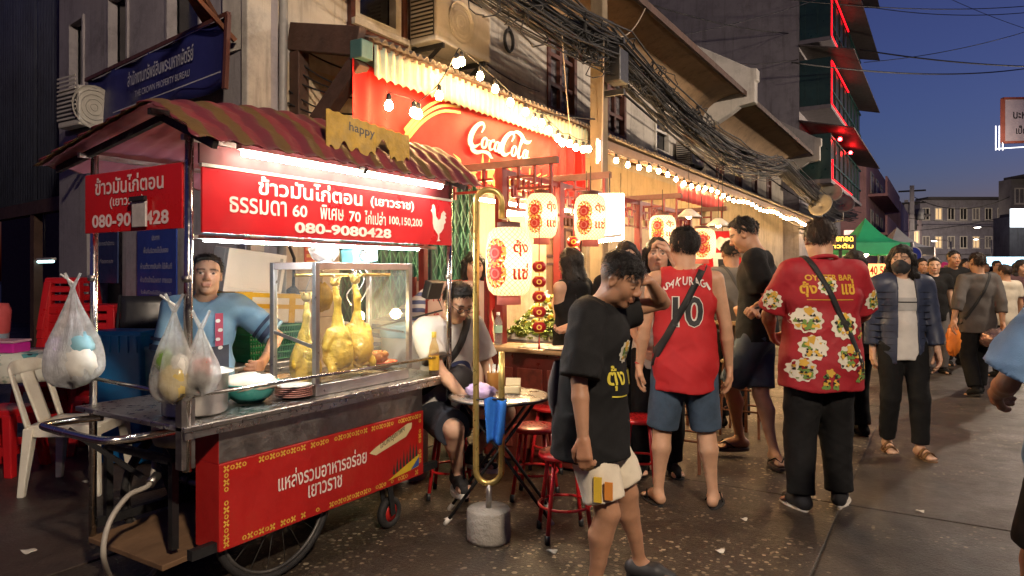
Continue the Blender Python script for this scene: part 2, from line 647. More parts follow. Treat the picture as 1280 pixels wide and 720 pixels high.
PLC = plaster('cream plaster', (.52, .42, .29), .5)
PLG = plaster('grey plaster', (.3, .28, .3), .5)
PLP = plaster('pink plaster', (.5, .27, .28), .4)
WOODR = mat('red brown wood', (.09, .028, .02), .6, 0, .35, 8, .4, 30, dirt=.4, stretch=(1, 1, .15))
WOODW = mat('white window paint', (.55, .52, .47), .55, 0, .15, 9, dirt=.35)
WOODB = mat('dark beam wood', (.07, .035, .024), .7, 0, .4, 6, .5, 25, dirt=.5)
DARKIN = mat('dark room', (.012, .011, .012), .5, 0, .3, 3)
ROOFT = mat('roof tile', (.055, .042, .038), .8, 0, .4, 4, .6, 22, dirt=.4)
SOFF = plaster('stained soffit', (.34, .22, .12), .55)
def window(par, O, ea, nr, a0, a1, b0, b1, fm, pm, rows=2, cols=2, w=.05, proud=.02, rec=.07, name='window'):
 O, ea, nr = Vector(O), Vector(ea).normalized(), Vector(nr).normalized()
 P = lambda a, b, c: O + ea * a + Vector((0, 0, b)) + nr * c
 up = tuple(nr)
 pane = MB()
 pane.add([P(a0, b0, -rec), P(a1, b0, -rec), P(a1, b1, -rec), P(a0, b1, -rec), P(a0, b0, -rec - .02), P(a1, b0, -rec - .02), P(a1, b1, -rec - .02), P(a0, b1, -rec - .02)],
    [(0, 1, 2, 3), (7, 6, 5, 4), (0, 4, 5, 1), (1, 5, 6, 2), (2, 6, 7, 3), (3, 7, 4, 0)])
 wo = pane.build(name, pm, par)
 fr = MB()
 for s_ in (a0 + w / 2, a1 - w / 2):
  fr.bar(P(s_, b0, proud - .04), P(s_, b1, proud - .04), w, .08, up=nr)
 for s_ in (b0 + w / 2, b1 - w / 2):
  fr.bar(P(a0 + w, s_, proud - .04), P(a1 - w, s_, proud - .04), .078, w)
 fr.build('window_frame', fm, wo)
 for i in range(1, cols):
  a = a0 + (a1 - a0) * i / cols
  MB().bar(P(a, b0 + w, -.035), P(a, b1 - w, -.035), w * .8, .05, up=nr).build('mullion', fm, wo)
 for j in range(1, rows):
  b = b0 + (b1 - b0) * j / rows
  MB().bar(P(a0 + w, b, -.033), P(a1 - w, b, -.033), .052, w * .7).build('glazing_bar', fm, wo)
 MB().bar(P(a0 - .05, b0 - .03, .03), P(a1 + .05, b0 - .03, .03), .1, .05).build('window_sill', PLW, wo)
 return wo
FX, CX = -4.10, -3.36
ex, nx_ = Vector((0, 1, 0)), Vector((1, 0, 0))
F0 = (FX, 0, 0)
GLD = mat('dark window glass', (.012, .013, .016), .12, 0, .2, 3, spec=.6)
GLC = mat('curtained glass', (.16, .15, .16), .25, 0, .3, 5, spec=.6)
house = thing('corner_shophouse', 'two storey corner shophouse with grimy white plaster and long street canopy', 'building', (FX, 3.1, 0))
wins = [(4.1, 4.68, 3.46, 4.42), (5.62, 6.1, 3.45, 4.5), (7.36, 8.14, 3.36, 4.46), (9.1, 9.8, 3.36, 4.4), (11.05, 11.75, 3.42, 4.18), (12.55, 13.15, 3.4, 4.15)]
gate = (3.955, 5.93, -.1, 2.5)
door = (7.35, 8.45, -.1, 2.2)
upper = wall_grid(MB(), F0, ex, nx_, 3.08, 13.7, 2.95, 4.75, wins, .25).build('wall', PLW, house)
lower = wall_grid(MB(), F0, ex, nx_, 3.33, 13.7, -.1, 2.95, [gate, door], .25).build('wall', PLC, house)
upper['label'] = 'grimy white upper storey wall with stains'
lower['label'] = 'cream ground floor wall lit by lanterns'
window(house, F0, ex, nx_, *wins[0], WOODW, GLD, 1, 1, .07)
tr = MB()
for a in (wins[0][0] - .03, wins[0][1] + .03):
 tr.bar((FX + .02, a, 3.4), (FX + .02, a, 4.48), .05, .045, up=(1, 0, 0))
tr.bar((FX + .02, 4.04, 3.4), (FX + .02, 4.74, 3.4), .045, .05)
tr.build('window_trim', WOODR, house)
window(house, F0, ex, nx_, *wins[1], WOODW, GLD, 1, 1, .04)
window(house, F0, ex, nx_, *wins[2], WOODR, GLC, 3, 2, .075)
window(house, F0, ex, nx_, *wins[3], WOODR, GLC, 3, 2, .075)
window(house, F0, ex, nx_, *wins[4], WOODW, GLD, 2, 1, .06)
window(house, F0, ex, nx_, *wins[5], WOODR, GLD, 2, 2, .06)
# eave: wall curves out under the roof
def soffit(y0, y1, par):
 MB().grid(lambda a, b: (FX + .002 + .8 * (a ** 1.8), y0 + (y1 - y0) * b, 4.42 + .46 * math.sin(a * PI / 2)), 8, 10).build('soffit', SOFF, par, solid=.03)
 rf = MB()
 rows = 9
 for i in range(rows):
  xa, xb = FX + .86 - i * .42, FX + .86 - (i + 1) * .42 - .03
  za, zb = 4.86 + i * .27, 4.86 + (i + 1) * .27 + .015
  rf.add([(xa, y0, za), (xa, y1, za), (xb, y1, zb), (xb, y0, zb), (xa, y0, za + .035), (xa, y1, za + .035), (xb, y1, zb + .03), (xb, y0, zb + .03)],
      [(0, 1, 2, 3), (4, 7, 6, 5), (0, 4, 5, 1), (1, 5, 6, 2), (2, 6, 7, 3), (3, 7, 4, 0)])
 rf.build('roof', ROOFT, par)
 MB().bar((FX + .85, y0, 4.83), (FX + .85, y1, 4.83), .05, .1).build('eave_board', WOODB, par)
soffit(3.3, 13.7, house)
# end wall of the corner house, round the corner
EL = Vector((-.99, .139, 0)).normalized()
NL = Vector((-.139, -.99, 0)).normalized()
C0 = Vector((FX, 3.08, 0))
lw = [(.62, 1.2, 3.13, 4.4), (1.95, 2.4, 3.13, 3.9), (3.0, 3.4, 3.2, 3.9)]
PLD = plaster('shaded plaster', (.34, .31, .33), .6)  # house plaster greyed, the shade on the end wall put into its colour
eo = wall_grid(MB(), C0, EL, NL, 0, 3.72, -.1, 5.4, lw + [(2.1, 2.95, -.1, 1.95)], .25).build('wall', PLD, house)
eo['label'] = 'unlit end wall round the corner'
for q in lw:
 window(house, C0, EL, NL, *q, PLD, GLD, 1, 1, .03)
MB().add([C0 + EL * 2.1 - NL * .2, C0 + EL * 2.95 - NL * .2, C0 + EL * 2.95 - NL * .2 + Vector((0, 0, 1.95)), C0 + EL * 2.1 - NL * .2 + Vector((0, 0, 1.95))], [(0, 1, 2, 3)]).build('shutter', DARKIN, house, solid=.03)
# brackets and stripped corner plaster
MB().box((FX - .02, 3.06, 2.2), (FX + .05, 3.26, 4.9)).build('corner_pier', PLW, house, bevel=.01)
dp = thing('drain_pipe', 'thin grey drain pipe down the stained plaster corner', 'pipe', (FX + .07, 3.36, 3))
MB().tube([(FX + .06, 3.36, 4.7), (FX + .06, 3.36, 3.45), (FX + .07, 3.34, 2.3), (FX + .07, 3.33, .0)], .03, 10).build('pipe', mat('pvc grey', (.25, .24, .23), .5), dp)
# beige tiled strip behind the chicken case
TILE = mat('beige wall tile', (.58, .47, .36), .22, 0, .06, 3, coat=.4, dirt=.15)
GROUT = mat('tile grout', (.22, .17, .13), .9)
tl = MB().box((FX - .1, 3.09, -.1), (FX + .012, 3.948, 2.3)).build('tile_backing', GROUT, house)
tm = None
for i in range(4):
 for j in range(11):
  y0, z0 = 3.11 + i * .209, .02 + j * .207
  t = MB().box((FX + .0125, y0, z0), (FX + .02, y0 + .204, z0 + .202)).build('tile', TILE, tl, bevel=.002) if tm is None else tm.copy()
  if tm is None:
   tm = t
  else:
   col.objects.link(t)
   t.location = (0, i * .209, j * .207)
# panelled door of the shop
dw = MB().box((FX - .12, 7.37, 0), (FX - .06, 8.43, 2.18)).build('door', mat('tan door wood', (.26, .13, .06), .5, 0, .3, 7, .2, 30, stretch=(1, 1, .2)), house)
for i in range(4):
 for z0, z1 in ((.12, .75), (.85, 1.5), (1.6, 1.95)):
  y0 = 7.42 + i * .255
  p = MB()
  for a, b in ((z0, z0), (z1, z1)):
   p.bar((FX - .052, y0, a), (FX - .052, y0 + .21, a), .016, .03)
  for yy in (y0, y0 + .21):
   p.bar((FX - .051, yy, z0), (FX - .051, yy, z1), .03, .016, up=(1, 0, 0))
  p.build('door_panel', WOODR, dw)
for k in range(9):
 MB().box((FX - .056, 7.45 + k * .11, 2.0), (FX - .03, 7.50 + k * .11, 2.15)).build('louver_slat', WOODR, dw)
# second house of the row
house2 = thing('row_shophouse', 'old row shophouse with narrow shuttered windows and stained cove eave', 'building', (FX, 18, 0))
w2 = [(14.7, 15.3, 3.35, 4.15), (16.3, 16.9, 3.35, 4.2), (17.9, 18.5, 3.35, 4.2), (19.6, 20.2, 3.35, 4.2)]
wall_grid(MB(), F0, ex, nx_, 13.95, 21.9, -.1, 4.75, w2 + [(15, 17, -.1, 2.2)], .25).build('wall', plaster('ochre grey plaster', (.32, .28, .23), .6), house2)
for q in w2:
 window(house2, F0, ex, nx_, *q, WOODR, GLC, 2, 2, .07)
soffit(13.95, 21.7, house2)
MB().box((FX - .2, 15, -.1), (FX - .18, 17, 2.2)).build('shop_interior', mat('shop interior', (.4, .28, .16), .7), house2)
# party walls that step up between the roofs
def party(y, par):
 prof = [(0, 4.3), (.3, 4.36), (.55, 4.5), (.72, 4.62), (1.02, 4.66), (1.02, 5.06), (1.06, 5.08), (1.06, 5.3), (.94, 5.32), (-2.9, 7.6), (-2.9, 4.3)]
 MB().prism(prof, -.24, (FX, y, 0), (1, 0, 0), (0, 0, 1)).build('party_wall', plaster('white party wall', (.5, .47, .44), .4), par, bevel=.015)
party(13.7, house)
party(21.8, house2)
# tall apartment block with neon lit cage balconies
BX = -3.7
tower = thing('apartment_block', 'tall grey apartment block with green cage balconies outlined in red neon', 'building', (BX, 22.3, 0))
MB().box((BX - 9, 22.2, -.1), (BX, 32, 14)).build('wall', PLG, tower)
GREENF = mat('green balcony frame', (.012, .05, .048), .5, 0, .3, 4)
NEON = glow('red neon', (1., .003, .008), 4.)
CORR = mat('weathered corrugated sheet', (.1, .085, .08), .6, .3, .35, 5, dirt=.4)
for i, (z0, z1) in enumerate(((4.15, 5.5), (6.35, 7.75), (8.35, 9.85), (10.45, 11.95))):
 b = MB().box((BX + .002, 22.22, z0 - .12), (-2.82, 31, z0)).build('balcony', mat('balcony slab', (.2, .18, .2), .8), tower)
 for yy in np.arange(22.3, 31, 1.1):
  MB().bar((-2.86, yy, z0), (-2.86, yy, z1), .05, .05).build('balcony_post', GREENF, b)
 for xx in (-3.55, -3.2):
  MB().bar((xx, 22.28, z0), (xx, 22.28, z1), .05, .05).build('balcony_post', GREENF, b)
 MB().box((BX + .003, 22.26, z0), (-2.84, 22.275, z1)).build('balcony_screen', mat('teal screen', (.015, .05, .05), .35, 0, .3, 2), b)
 MB().box((-2.9, 22.29, z0), (-2.885, 31, z1)).build('balcony_screen', mat('dark screen', (.02, .022, .025), .4), b)
 for zz in (z0 + .5, z1 - .06):
  MB().bar((-2.855, 22.3, zz), (-2.855, 31, zz), .04, .05).build('balcony_rail', GREENF, b)
 MB().add([(BX, 22.0, z1 + .42), (BX, 31.4, z1 + .42), (-2.2, 31.4, z1 + .05), (-2.2, 22.0, z1 + .05)], [(0, 1, 2, 3)]).build('awning_sheet', CORR, b, solid=.03)
 if i in (1, 2, 3):
  nb = MB()
  nb.tube([(-2.82, 26.5, z1 - .12), (-2.82, 22.32, z1 - .12), (-2.82, 22.32, z0 + .02), (-2.82, 26.5, z0 + .02)], .022, 6)
  nb.build('neon_tube', NEON, b)
 else:
  MB().tube([(-2.82, 27.5, z0 + .02), (-2.82, 22.5, z0 + .02), (-2.82, 22.5, z0 + .6)], .02, 6).build('neon_tube', NEON, b)
  for yy in (23.2, 26):
   MB().sphere((-2.7, yy, z1 - .05), .06, 10, 6).build('red_lamp', glow('red lamp', (1., .01, .012), 90.), b)
# pink house, far block, right hand house
pk = thing('pink_house', 'pink house with stepped balconies beyond the neon balconies', 'building', (-3, 44, 0))
MB().box((-11, 35, -.1), (-3, 47, 6.9)).build('wall', PLP, pk)
MB().box((-3.8, 47, -.1), (-2.2, 58, 5.6)).build('annex', plaster('pale pink plaster', (.55, .36, .4), .4), pk)
for i, z in enumerate((3.1, 4.9)):
 MB().box((-3, 36, z), (-2.2, 46.5, z + .12)).build('balcony', PLP, pk)
 MB().box((-2.3, 36, z + .12), (-2.22, 46.5, z + .9)).build('parapet', PLP, pk)
 for y in (37, 40, 43):
  window(pk, (-3, 0, 0), ex, nx_, y, y + 1.4, z + .3, z + 1.3, WOODW, GLC, 1, 2, .08, .05, -.01)
MB().box((-3.4, 34, 2.75), (-1.9, 38, 2.85)).build('green_awning', mat('dull green awning', (.02, .09, .06), .6), pk)
def far_block(name, label, u0, u1, d, z1, m, floors, cols, zf=3.1, dp=9):
 A, B = at(u0, 340, d), at(u1, 340, d)
 A.z = B.z = 0
 e = (B - A).normalized()
 n = Vector((e.y, -e.x, 0))
 L = (B - A).length
 t = thing(name, label, 'building', A)
 holes = []
 for i in range(floors):
  for j in range(cols):
   a = L * (j + .18) / cols
   holes.append((a, a + L * .6 / cols, .9 + i * zf, .9 + i * zf + 1.35))
 wall_grid(MB(), A, e, n, 0, L, -.1, z1, holes, .4).build('wall', m, t)
 for h in holes:
  window(t, A, e, n, *h, WOODW, random.choice((GLD, GLD, GLC, glow('lit room', (1., .72, .4), .35), glow('dim lit room', (.7, .8, 1.), .12))), 1, 2, .09, .04, .1)
 MB().bar(A + Vector((0, 0, z1 + .1)) + n * .3, B + Vector((0, 0, z1 + .1)) + n * .3, 2.4, .2).build('roof_slab', mat('dark roof slab', (.05, .045, .05), .8), t)
 bx = [A - n * .41, B - n * .41, B - n * dp, A - n * dp]
 MB().add([p + Vector((0, 0, z)) for z in (-.1, z1) for p in bx], [(0, 1, 2, 3), (7, 6, 5, 4), (0, 4, 5, 1), (1, 5, 6, 2), (2, 6, 7, 3), (3, 7, 4, 0)]).build('back_volume', m, t)
 for i in range(1, floors):
  MB().bar(A + Vector((0, 0, i * zf + .3)) + n * .25, B + Vector((0, 0, i * zf + .3)) + n * .25, .5, .12).build('floor_ledge', m, t)
 return t
far_block('street_end_block', 'pale concrete block with dark windows closing the end of the street', 1150, 1275, 76, 9.3, plaster('pale end wall', (.2, .19, .23), .6), 3, 8)
far_block('dark_end_block', 'dark low block at the street end behind the crossing poles', 1112, 1152, 66, 6.6, plaster('dark end wall', (.16, .13, .15), .4), 2, 3)
far_block('right_side_block', 'dark grey house with white lit sign at the right edge', 1262, 1420, 44, 4.9, plaster('side grey', (.2, .18, .18), .5), 1, 6, dp=1.5)
far_block('upper_right_block', 'stepped dark roofline behind the right hand house', 1264, 1420, 58, 9.2, plaster('dim grey', (.18, .17, .18), .5), 3, 7, dp=1.5)
# dark corrugated shed at the left
shed = thing('corrugated_shed', 'dark blue grey corrugated shed at the left edge', 'shed', (-10, 4.6, 0))
SHD = mat('blue grey sheet', (.07, .08, .12), .5, .2, .25, 2, dirt=.4)
S0 = C0 + EL * 3.75 + Vector((0, .35, 0))
for k in range(6):
 x0 = k * .95
 MB().grid(lambda a, b: S0 + EL * (x0 + .92 * a) + Vector((0, .02 * math.sin(a * 9 * 2 * PI) + .02 * (k % 2), 2.25 + 4.6 * b)), 54, 1).build('cladding_panel', SHD, shed, solid=.004)
MB().bar(S0 + Vector((0, 0, 2.2)), S0 + EL * 5.8 + Vector((0, 0, 2.2)), .12, .16).build('lintel', WOODB, shed)
for k in range(4):
 MB().bar(S0 + EL * (k * 1.9) + Vector((0, 0, 0)), S0 + EL * (k * 1.9) + Vector((0, 0, 2.2)), .1, .1).build('post', WOODB, shed)
q = S0 + Vector((0, 3.2, 0))
MB().add([q + EL * -.5, q + EL * 16, q + EL * 16 + Vector((0, 0, 3.4)), q + EL * -.5 + Vector((0, 0, 3.4))], [(0, 1, 2, 3)]).build('back_wall', mat('shed back wall', (.02, .02, .024), .7), shed, solid=.05)
p = onx(56, 327, -9.4)
lt = thing('shed_lamp', 'pale greenish strip lamp glowing deep in the dark shed', 'lamp', p)
MB().tube([p + EL * .3, p - EL * .3], .018, 8).build('tube', glow('dim green tube', (.55, .9, .9), 3.), lt)
MB().bar(p + EL * .33 + Vector((0, 0, .03)), p - EL * .33 + Vector((0, 0, .03)), .05, .03).build('fixture', WHITEP, lt)
MB().tube([p + Vector((0, 0, .045)), p + Vector((0, 0, .75))], .006, 6).build('hanger', BLACKM, lt)
# =================================================================== SHOP FRONT
# --- street canopy over the corner shop
can = thing('shop_canopy', 'corrugated shop canopy with faded striped fringe on the corner house', 'canopy', (CX, 5.3, 2.95))
YA, YB = 3.52, 7.02
MB().grid(lambda a, b: (FX + .004 + (CX + .06 - FX) * b, YA + (YB - YA) * a, 3.2 - .2 * b + .016 * math.sin(a * 46 * 2 * PI)), 46 * 6, 3).build('roof_sheet', CORR, can, solid=.005)
FRG = stripem('faded striped plastic', (.62, .53, .36), (.56, .44, .26), 13, 1, .45, .35, .5, .1, c3=(.3, .37, .3))
MB().grid(lambda a, b: (CX + .012 * math.sin(a * 40 * 2 * PI), YA + .05 + (YB - YA - .1) * a, 2.98 - (.21 + .022 * abs(math.sin(a * 40 * PI))) * b), 40 * 6, 4).build('fringe', FRG, can, solid=.003)
MB().bar((FX + .002, YA - .04, 3.14), (CX - .04, YA - .04, 2.98), .07, .2).build('end_beam', WOODB, can, bevel=.006)
MB().bar((CX - .06, YA - .02, 2.86), (FX + .12, YA - .02, 2.35), .1, .12).build('brace', WOODB, can, bevel=.006)
MB().bar((FX + .06, YA - .02, 2.25), (FX + .06, YA - .02, 3.02), .1, .1, up=(0, 1, 0)).build('wall_post', WOODB, can, bevel=.006)
MB().box((CX - .1, YA - .085, 2.86), (CX + .01, YA + .03, 2.99)).build('bracket_box', mat('teal paint', (.06, .14, .13), .5, dirt=.4), can, bevel=.008)
MB().bar((CX - .03, YA, 2.99), (CX - .03, YB, 2.99), .06, .05).build('edge_rail', WOODB, can)
# second canopy, further along
can2 = thing('long_canopy', 'long brown corrugated canopy carrying a line of bright bulbs past the utility pole', 'canopy', (CX, 15, 2.95))
MB().grid(lambda a, b: (FX + .004 + (CX + .08 - FX) * b, 7.15 + 16.5 * a, 3.16 - .18 * b + .02 * math.sin(a * 150 * 2 * PI)), 150 * 5, 2).build('roof_sheet', CORR, can2, solid=.005)
MB().bar((CX, 7.15, 2.87), (CX, 23.6, 2.87), .03, .14).build('fascia', mat('brown fascia', (.11, .06, .035), .6, 0, .3, 3, dirt=.5), can2)
for y in np.arange(7.3, 23.6, 1.35):
 MB().bar((FX + .01, y, 3.08), (CX - .02, y, 2.92), .05, .07).build('rafter', WOODB, can2)
rb = thing('red_fringe_banner', 'short pleated red banner under the bulbs of the long canopy', 'banner', (CX + .02, 11, 2.7))
MB().grid(lambda a, b: (CX + .04 + .015 * math.sin(a * 60), 9.9 + 2.5 * a, 2.72 - .26 * b), 90, 3).build('cloth', mat('red cloth', (.5, .06, .05), .7, 0, .2, 5), rb, solid=.003)
# --- big red soft-drink banner with its script and printed art
BNX = -3.40
ban = thing('drink_banner', 'large red vinyl soft drink banner with white script hung under the fringe', 'banner', (BNX, 5.2, 2.1))
VIN = mat('red vinyl', (.6, .016, .012), .62, 0, .14, 2.5, .15, 6, spec=.25)
def bfold(y):
 e = max(0, (3.95 - y) / .5) + max(0, (y - 6.05) / .6)
 return min(1.2, e) * .028 * math.sin(y * 34 + .6 * math.sin(y * 9)) + .004 * math.sin(y * 5)
MB().grid(lambda a, b: (BNX - .02 + bfold(3.42 + 3.6 * a) * (.5 + .5 * b), 3.42 + 3.6 * a + .02 * b * math.sin(a * 40), 2.86 - .72 * b - .015 * math.sin(a * 17)), 200, 10).build('vinyl', VIN, ban, solid=.002)
INK = mat('cream print', (.84, .74, .62), .6, 0, .05, 3, spec=.2)
INKY = mat('gold print', (.68, .42, .1), .5, 0, .2, 9)
def ring(cx, cy, rx, ry, w, n=14):
 v, f = [], []
 for i in range(n):
  a = 2 * PI * i / n
  ww = w * (.62 + .5 * abs(math.cos(a)))
  v += [(cx + (rx + ww / 2) * math.cos(a), cy + (ry + ww / 2) * math.sin(a)), (cx + (rx - ww / 2) * math.cos(a), cy + (ry - ww / 2) * math.sin(a))]
 for i in range(n):
  j = (i + 1) % n
  f.append((2 * i, 2 * i + 1, 2 * j + 1, 2 * j))
 return v, f
scr = []
def C_(x, y=0):
 scr.append(stroke([(x + 1.55, y + 1.55), (x + 1.75, y + 2.15), (x + 1.4, y + 2.5), (x + .75, y + 2.05), (x + .3, y + 1.1), (x + .42, y + .25), (x + 1.0, y - .02), (x + 1.7, y + .4)], [.12, .2, .26, .42, .55, .48, .3, .08]))
C_(0)
C_(4.55)
scr.append(stroke([(.6, .3), (.75, -.3), (1.5, -.5), (2.3, -.28), (3.1, -.32), (3.55, -.62), (3.9, -.7)], [.3, .3, .34, .26, .3, .22, .04]))
scr.append(stroke([(5.9, 2.45), (6.6, 2.75), (7.4, 2.55), (8.2, 2.0), (8.9, 2.05), (9.2, 2.35)], [.1, .26, .36, .34, .24, .05]))
for x in (2.25, 6.75):
 scr.append(ring(x, .62, .34, .52, .26))
scr.append(stroke([(2.55, .95), (2.9, 1.0), (3.15, .85)], [.1, .1, .08]))
scr.append(stroke([(3.55, .95), (3.45, 1.15), (3.15, .95), (3.02, .5), (3.25, .1), (3.65, .3)], [.22, .16, .22, .32, .24, .08]))
for x in (4.05, 8.55):
 scr.append(ring(x, .58, .28, .48, .24))
 scr.append(stroke([(x + .36, 1.1), (x + .36, .4), (x + .5, .06), (x + .85, .38)], [.26, .28, .2, .07]))
scr.append(stroke([(4.55, .72), (5.0, .78)], [.2, .2]))
scr.append(stroke([(7.15, .35), (7.6, 1.3), (7.85, 2.1), (7.62, 2.3), (7.5, 1.3), (7.55, .25), (7.8, .05), (8.1, .35)], [.07, .1, .14, .2, .3, .28, .18, .07]))
scr = [([((v[i][0] + v[i ^ 1][0]) / 2 + (v[i][0] - v[i ^ 1][0]) * .62, (v[i][1] + v[i ^ 1][1]) / 2 + (v[i][1] - v[i ^ 1][1]) * .62) for i in range(len(v))], f) for v, f in scr]
# strips that cross share a plane: stagger them a hair
lgo = MB()
for i, (v, f) in enumerate(scr):
 lay(([(x + y * .3, y) for x, y in v], f), (BNX + .004 + i * .0002, 4.72, 2.47), (0, .108, 0), (0, 0, .088), lgo)
lgo.build('script_lettering', INK, ban)
MB2 = MB()
for i in range(3):      # gold arch and flames printed on the vinyl
 MB2 = lay(stroke([(0, 0), (.22, .2), (.45, .32), (.7, .36)], [.03, .026, .022, .02]), (BNX + .005 + i * .0003, 3.93, 2.36 + i * .045), (0, 1, 0), (0, 0, 1), MB2)
random.seed(3)
for i in range(16):
 x = 4.45 + i * .1
 h = random.uniform(.08, .26)
 s = random.uniform(-.1, .12)
 lay(stroke([(0, 0), (s, h * .4), (s * .3, h * .75), (s * 1.4, h)], [.05, .055, .03, .006]), (BNX + .005 + i * .0003, x, 2.17), (0, 1, 0), (0, 0, 1), MB2)
MB2.build('gold_flames', INKY, ban)
# --- green folding scissor gate
sg = thing('scissor_gate', 'closed green folding scissor gate behind the lantern pole', 'gate', (FX, 4.9, 0))
GRN = mat('green gate paint', (.03, .12, .075), .5, .2, .25, 8, dirt=.3)
MB().box((FX - .2, 3.96, -.02), (FX - .17, 5.92, 2.5)).build('back_shutter', mat('dark teal shutter', (.012, .04, .04), .6), sg)
for i in range(17):
 y = 4.0 + i * .118
 MB().box((FX - .06, y, .02), (FX - .035, y + .018, 2.46)).build('upright_bar', GRN, sg)
for i in range(16):
 y = 4.009 + i * .118
 x = FX - .028
 sc_ = MB()
 for j in range(11):
  z = .1 + j * .215
  sc_.bar((x, y, z), (x, y + .118, z + .215), .012, .004, up=(1, 0, 0))
  sc_.bar((x + .006, y + .118, z), (x + .006, y, z + .215), .012, .004, up=(1, 0, 0))
 sc_.build('lattice_strip', GRN, sg)
MB().box((FX - .07, 3.96, 2.44), (FX + .03, 5.92, 2.5)).build('top_track', GRN, sg)
# --- blue notice banner on the end wall
bb = thing('blue_office_banner', 'long dark blue notice banner with white lettering on the end wall', 'banner', C0 + EL * .2 + Vector((0, 0, 2.65)))
NAVY = mat('navy vinyl', (.018, .022, .12), .5, 0, .2, 3, dirt=.15)
B0 = C0 + NL * .12
bp = lambda a, b, c=0: B0 + EL * a + Vector((0, 0, b)) + NL * (c + .02 * math.sin(a * 9 + b * 3))
MB().grid(lambda a, b: bp(.02 + 2.5 * a, 2.66 + .48 * b), 40, 6).build('vinyl', NAVY, bb, solid=.003)
fr = MB()
fr.bar(bp(0, 3.15), bp(2.55, 3.15), .03, .03)
fr.bar(bp(.01, 2.64), bp(.01, 3.15), .03, .03)
fr.build('frame', WOODR, bb)
LT = mat('faded white print', (.5, .5, .52), .6)
def on_left(s, ac, bc, w, h=None, cc=.03, **kw):
 g = fit_text(s, w, h, **kw)
 return lay(g, B0 + EL * ac + Vector((0, 0, bc)) + NL * cc, -EL, (0, 0, 1))
on_left('สำนักงานทรัพย์สินพระมหากษัตริย์', 1.02, 2.98, 1.15, .12, bold=.01).build('lettering', LT, bb)
on_left('THE CROWN PROPERTY BUREAU', .98, 2.84, .95, .05).build('lettering', LT, bb)
ln = MB()
ln.bar(bp(.03, 2.755, .026), bp(1.9, 2.755, .026), .002, .008)
ln.bar(bp(.03, 3.125, .026), bp(2.4, 3.125, .026), .002, .006)
ln.build('border_line', LT, bb)
# rusty roof scrap at the corner
rs = thing('rusty_bracket', 'rusty sheet bracket sticking out above the blue banner', 'bracket', C0 + Vector((0, 0, 3.2)))
RUST = mat('rust', (.16, .06, .03), .85, .2, .5, 9, .5, 30)
MB().bar(C0 + NL * .05 + EL * .35 + Vector((0, 0, 3.18)), C0 + NL * .45 - EL * .05 + Vector((0, 0, 3.3)), .12, .05).build('arm', RUST, rs, bevel=.005)
MB().bar(C0 + NL * .04 + EL * .06 + Vector((0, 0, 3.0)), C0 + NL * .3 + EL * .1 + Vector((0, 0, 3.24)), .03, .03).build('strut', RUST, rs)
# --- air conditioners
def aircon(label, c, sx=.3, sy=.84, sz=.5, rz=0):
 t = thing('air_conditioner', label, 'air conditioner', c)
 x, y, z = c
 body = MB().box((x, y, z), (x + sx, y + sy, z + sz)).build('casing', mat('aged white casing', (.5, .47, .42), .5, 0, .15, 4, dirt=.35), t, bevel=.015)
 gr = MB().box((x + .01, y - .006, z + .05), (x + sx - .03, y, z + sz - .05)).build('side_grille', mat('grille dark', (.03, .03, .03), .6), t)
 for k in range(11):
  MB().box((x + .015, y - .014, z + .06 + k * .036), (x + sx - .035, y - .005, z + .075 + k * .036)).build('grille_slat', mat('aged white casing'), gr)
 fg = MB()
 fg.lathe([(.17, 0), (.185, .004), (.19, .012)], (x + sx + .001, y + sy * .42, z + sz / 2), 24, ax=Matrix.Rotation(PI / 2, 3, 'Y'))
 for r_ in (.03, .07, .11, .15):
  fg.tube([(x + sx + .008, y + sy * .42 + r_ * math.cos(a), z + sz / 2 + r_ * math.sin(a)) for a in np.linspace(0, 2 * PI, 20, endpoint=False)], .003, 4, closed=True)
 fg.build('fan_guard', mat('aged white casing'), t)
 for yy in (y + .1, y + sy - .1):
  br = MB()
  br.bar((x - .05, yy, z - .02), (x + sx, yy, z - .02), .03, .04)
  br.bar((x - .05, yy, z - .25), (x + sx - .04, yy, z - .03), .025, .03)
  br.build('wall_bracket', BLACKM, t)
 return t
aircon('weathered white air conditioner on brackets above the striped fringe', (FX + .06, 4.75, 3.42))
aircon('dusty air conditioner under the far upper windows by the cable bundle', (FX + .06, 11.95, 3.3), .3, .7, .42)
aa = C0 + EL * 2.2 + NL * .34
aircon('dark air conditioner behind the end of the blue banner', (aa.x - .3, aa.y, 2.66), .36, .3, .34)
# --- utility pole
UPX, UPY = -3.23, 6.98
up = thing('utility_pole', 'square concrete utility pole in front of the shop row', 'pole', (UPX, UPY, 0))
MB().add([(UPX + sx * w, UPY + sy * w, z) for z, w in ((-.05, .085), (7.5, .065)) for sx, sy in ((-1, -1), (1, -1), (1, 1), (-1, 1))],
   [(3, 2, 1, 0), (4, 5, 6, 7), (0, 1, 5, 4), (1, 2, 6, 5), (2, 3, 7, 6), (3, 0, 4, 7)]).build('shaft', plaster('pole concrete', (.25, .19, .12), .5), up, bevel=.015)
for z in (3.35, 3.9, 4.6):
 MB().bar((UPX - .05, UPY, z), (UPX + .3, UPY, z), .05, .06).build('crossarm', BLACKM, up)
MB().box((UPX + .12, UPY - .12, 3.45), (UPX + .3, UPY + .12, 3.8)).build('junction_box', BLACKP, up, bevel=.01)
ORD = ('first', 'second', 'third', 'fourth', 'fifth', 'sixth', 'seventh', 'eighth', 'ninth', 'tenth', 'eleventh', 'twelfth', 'thirteenth')
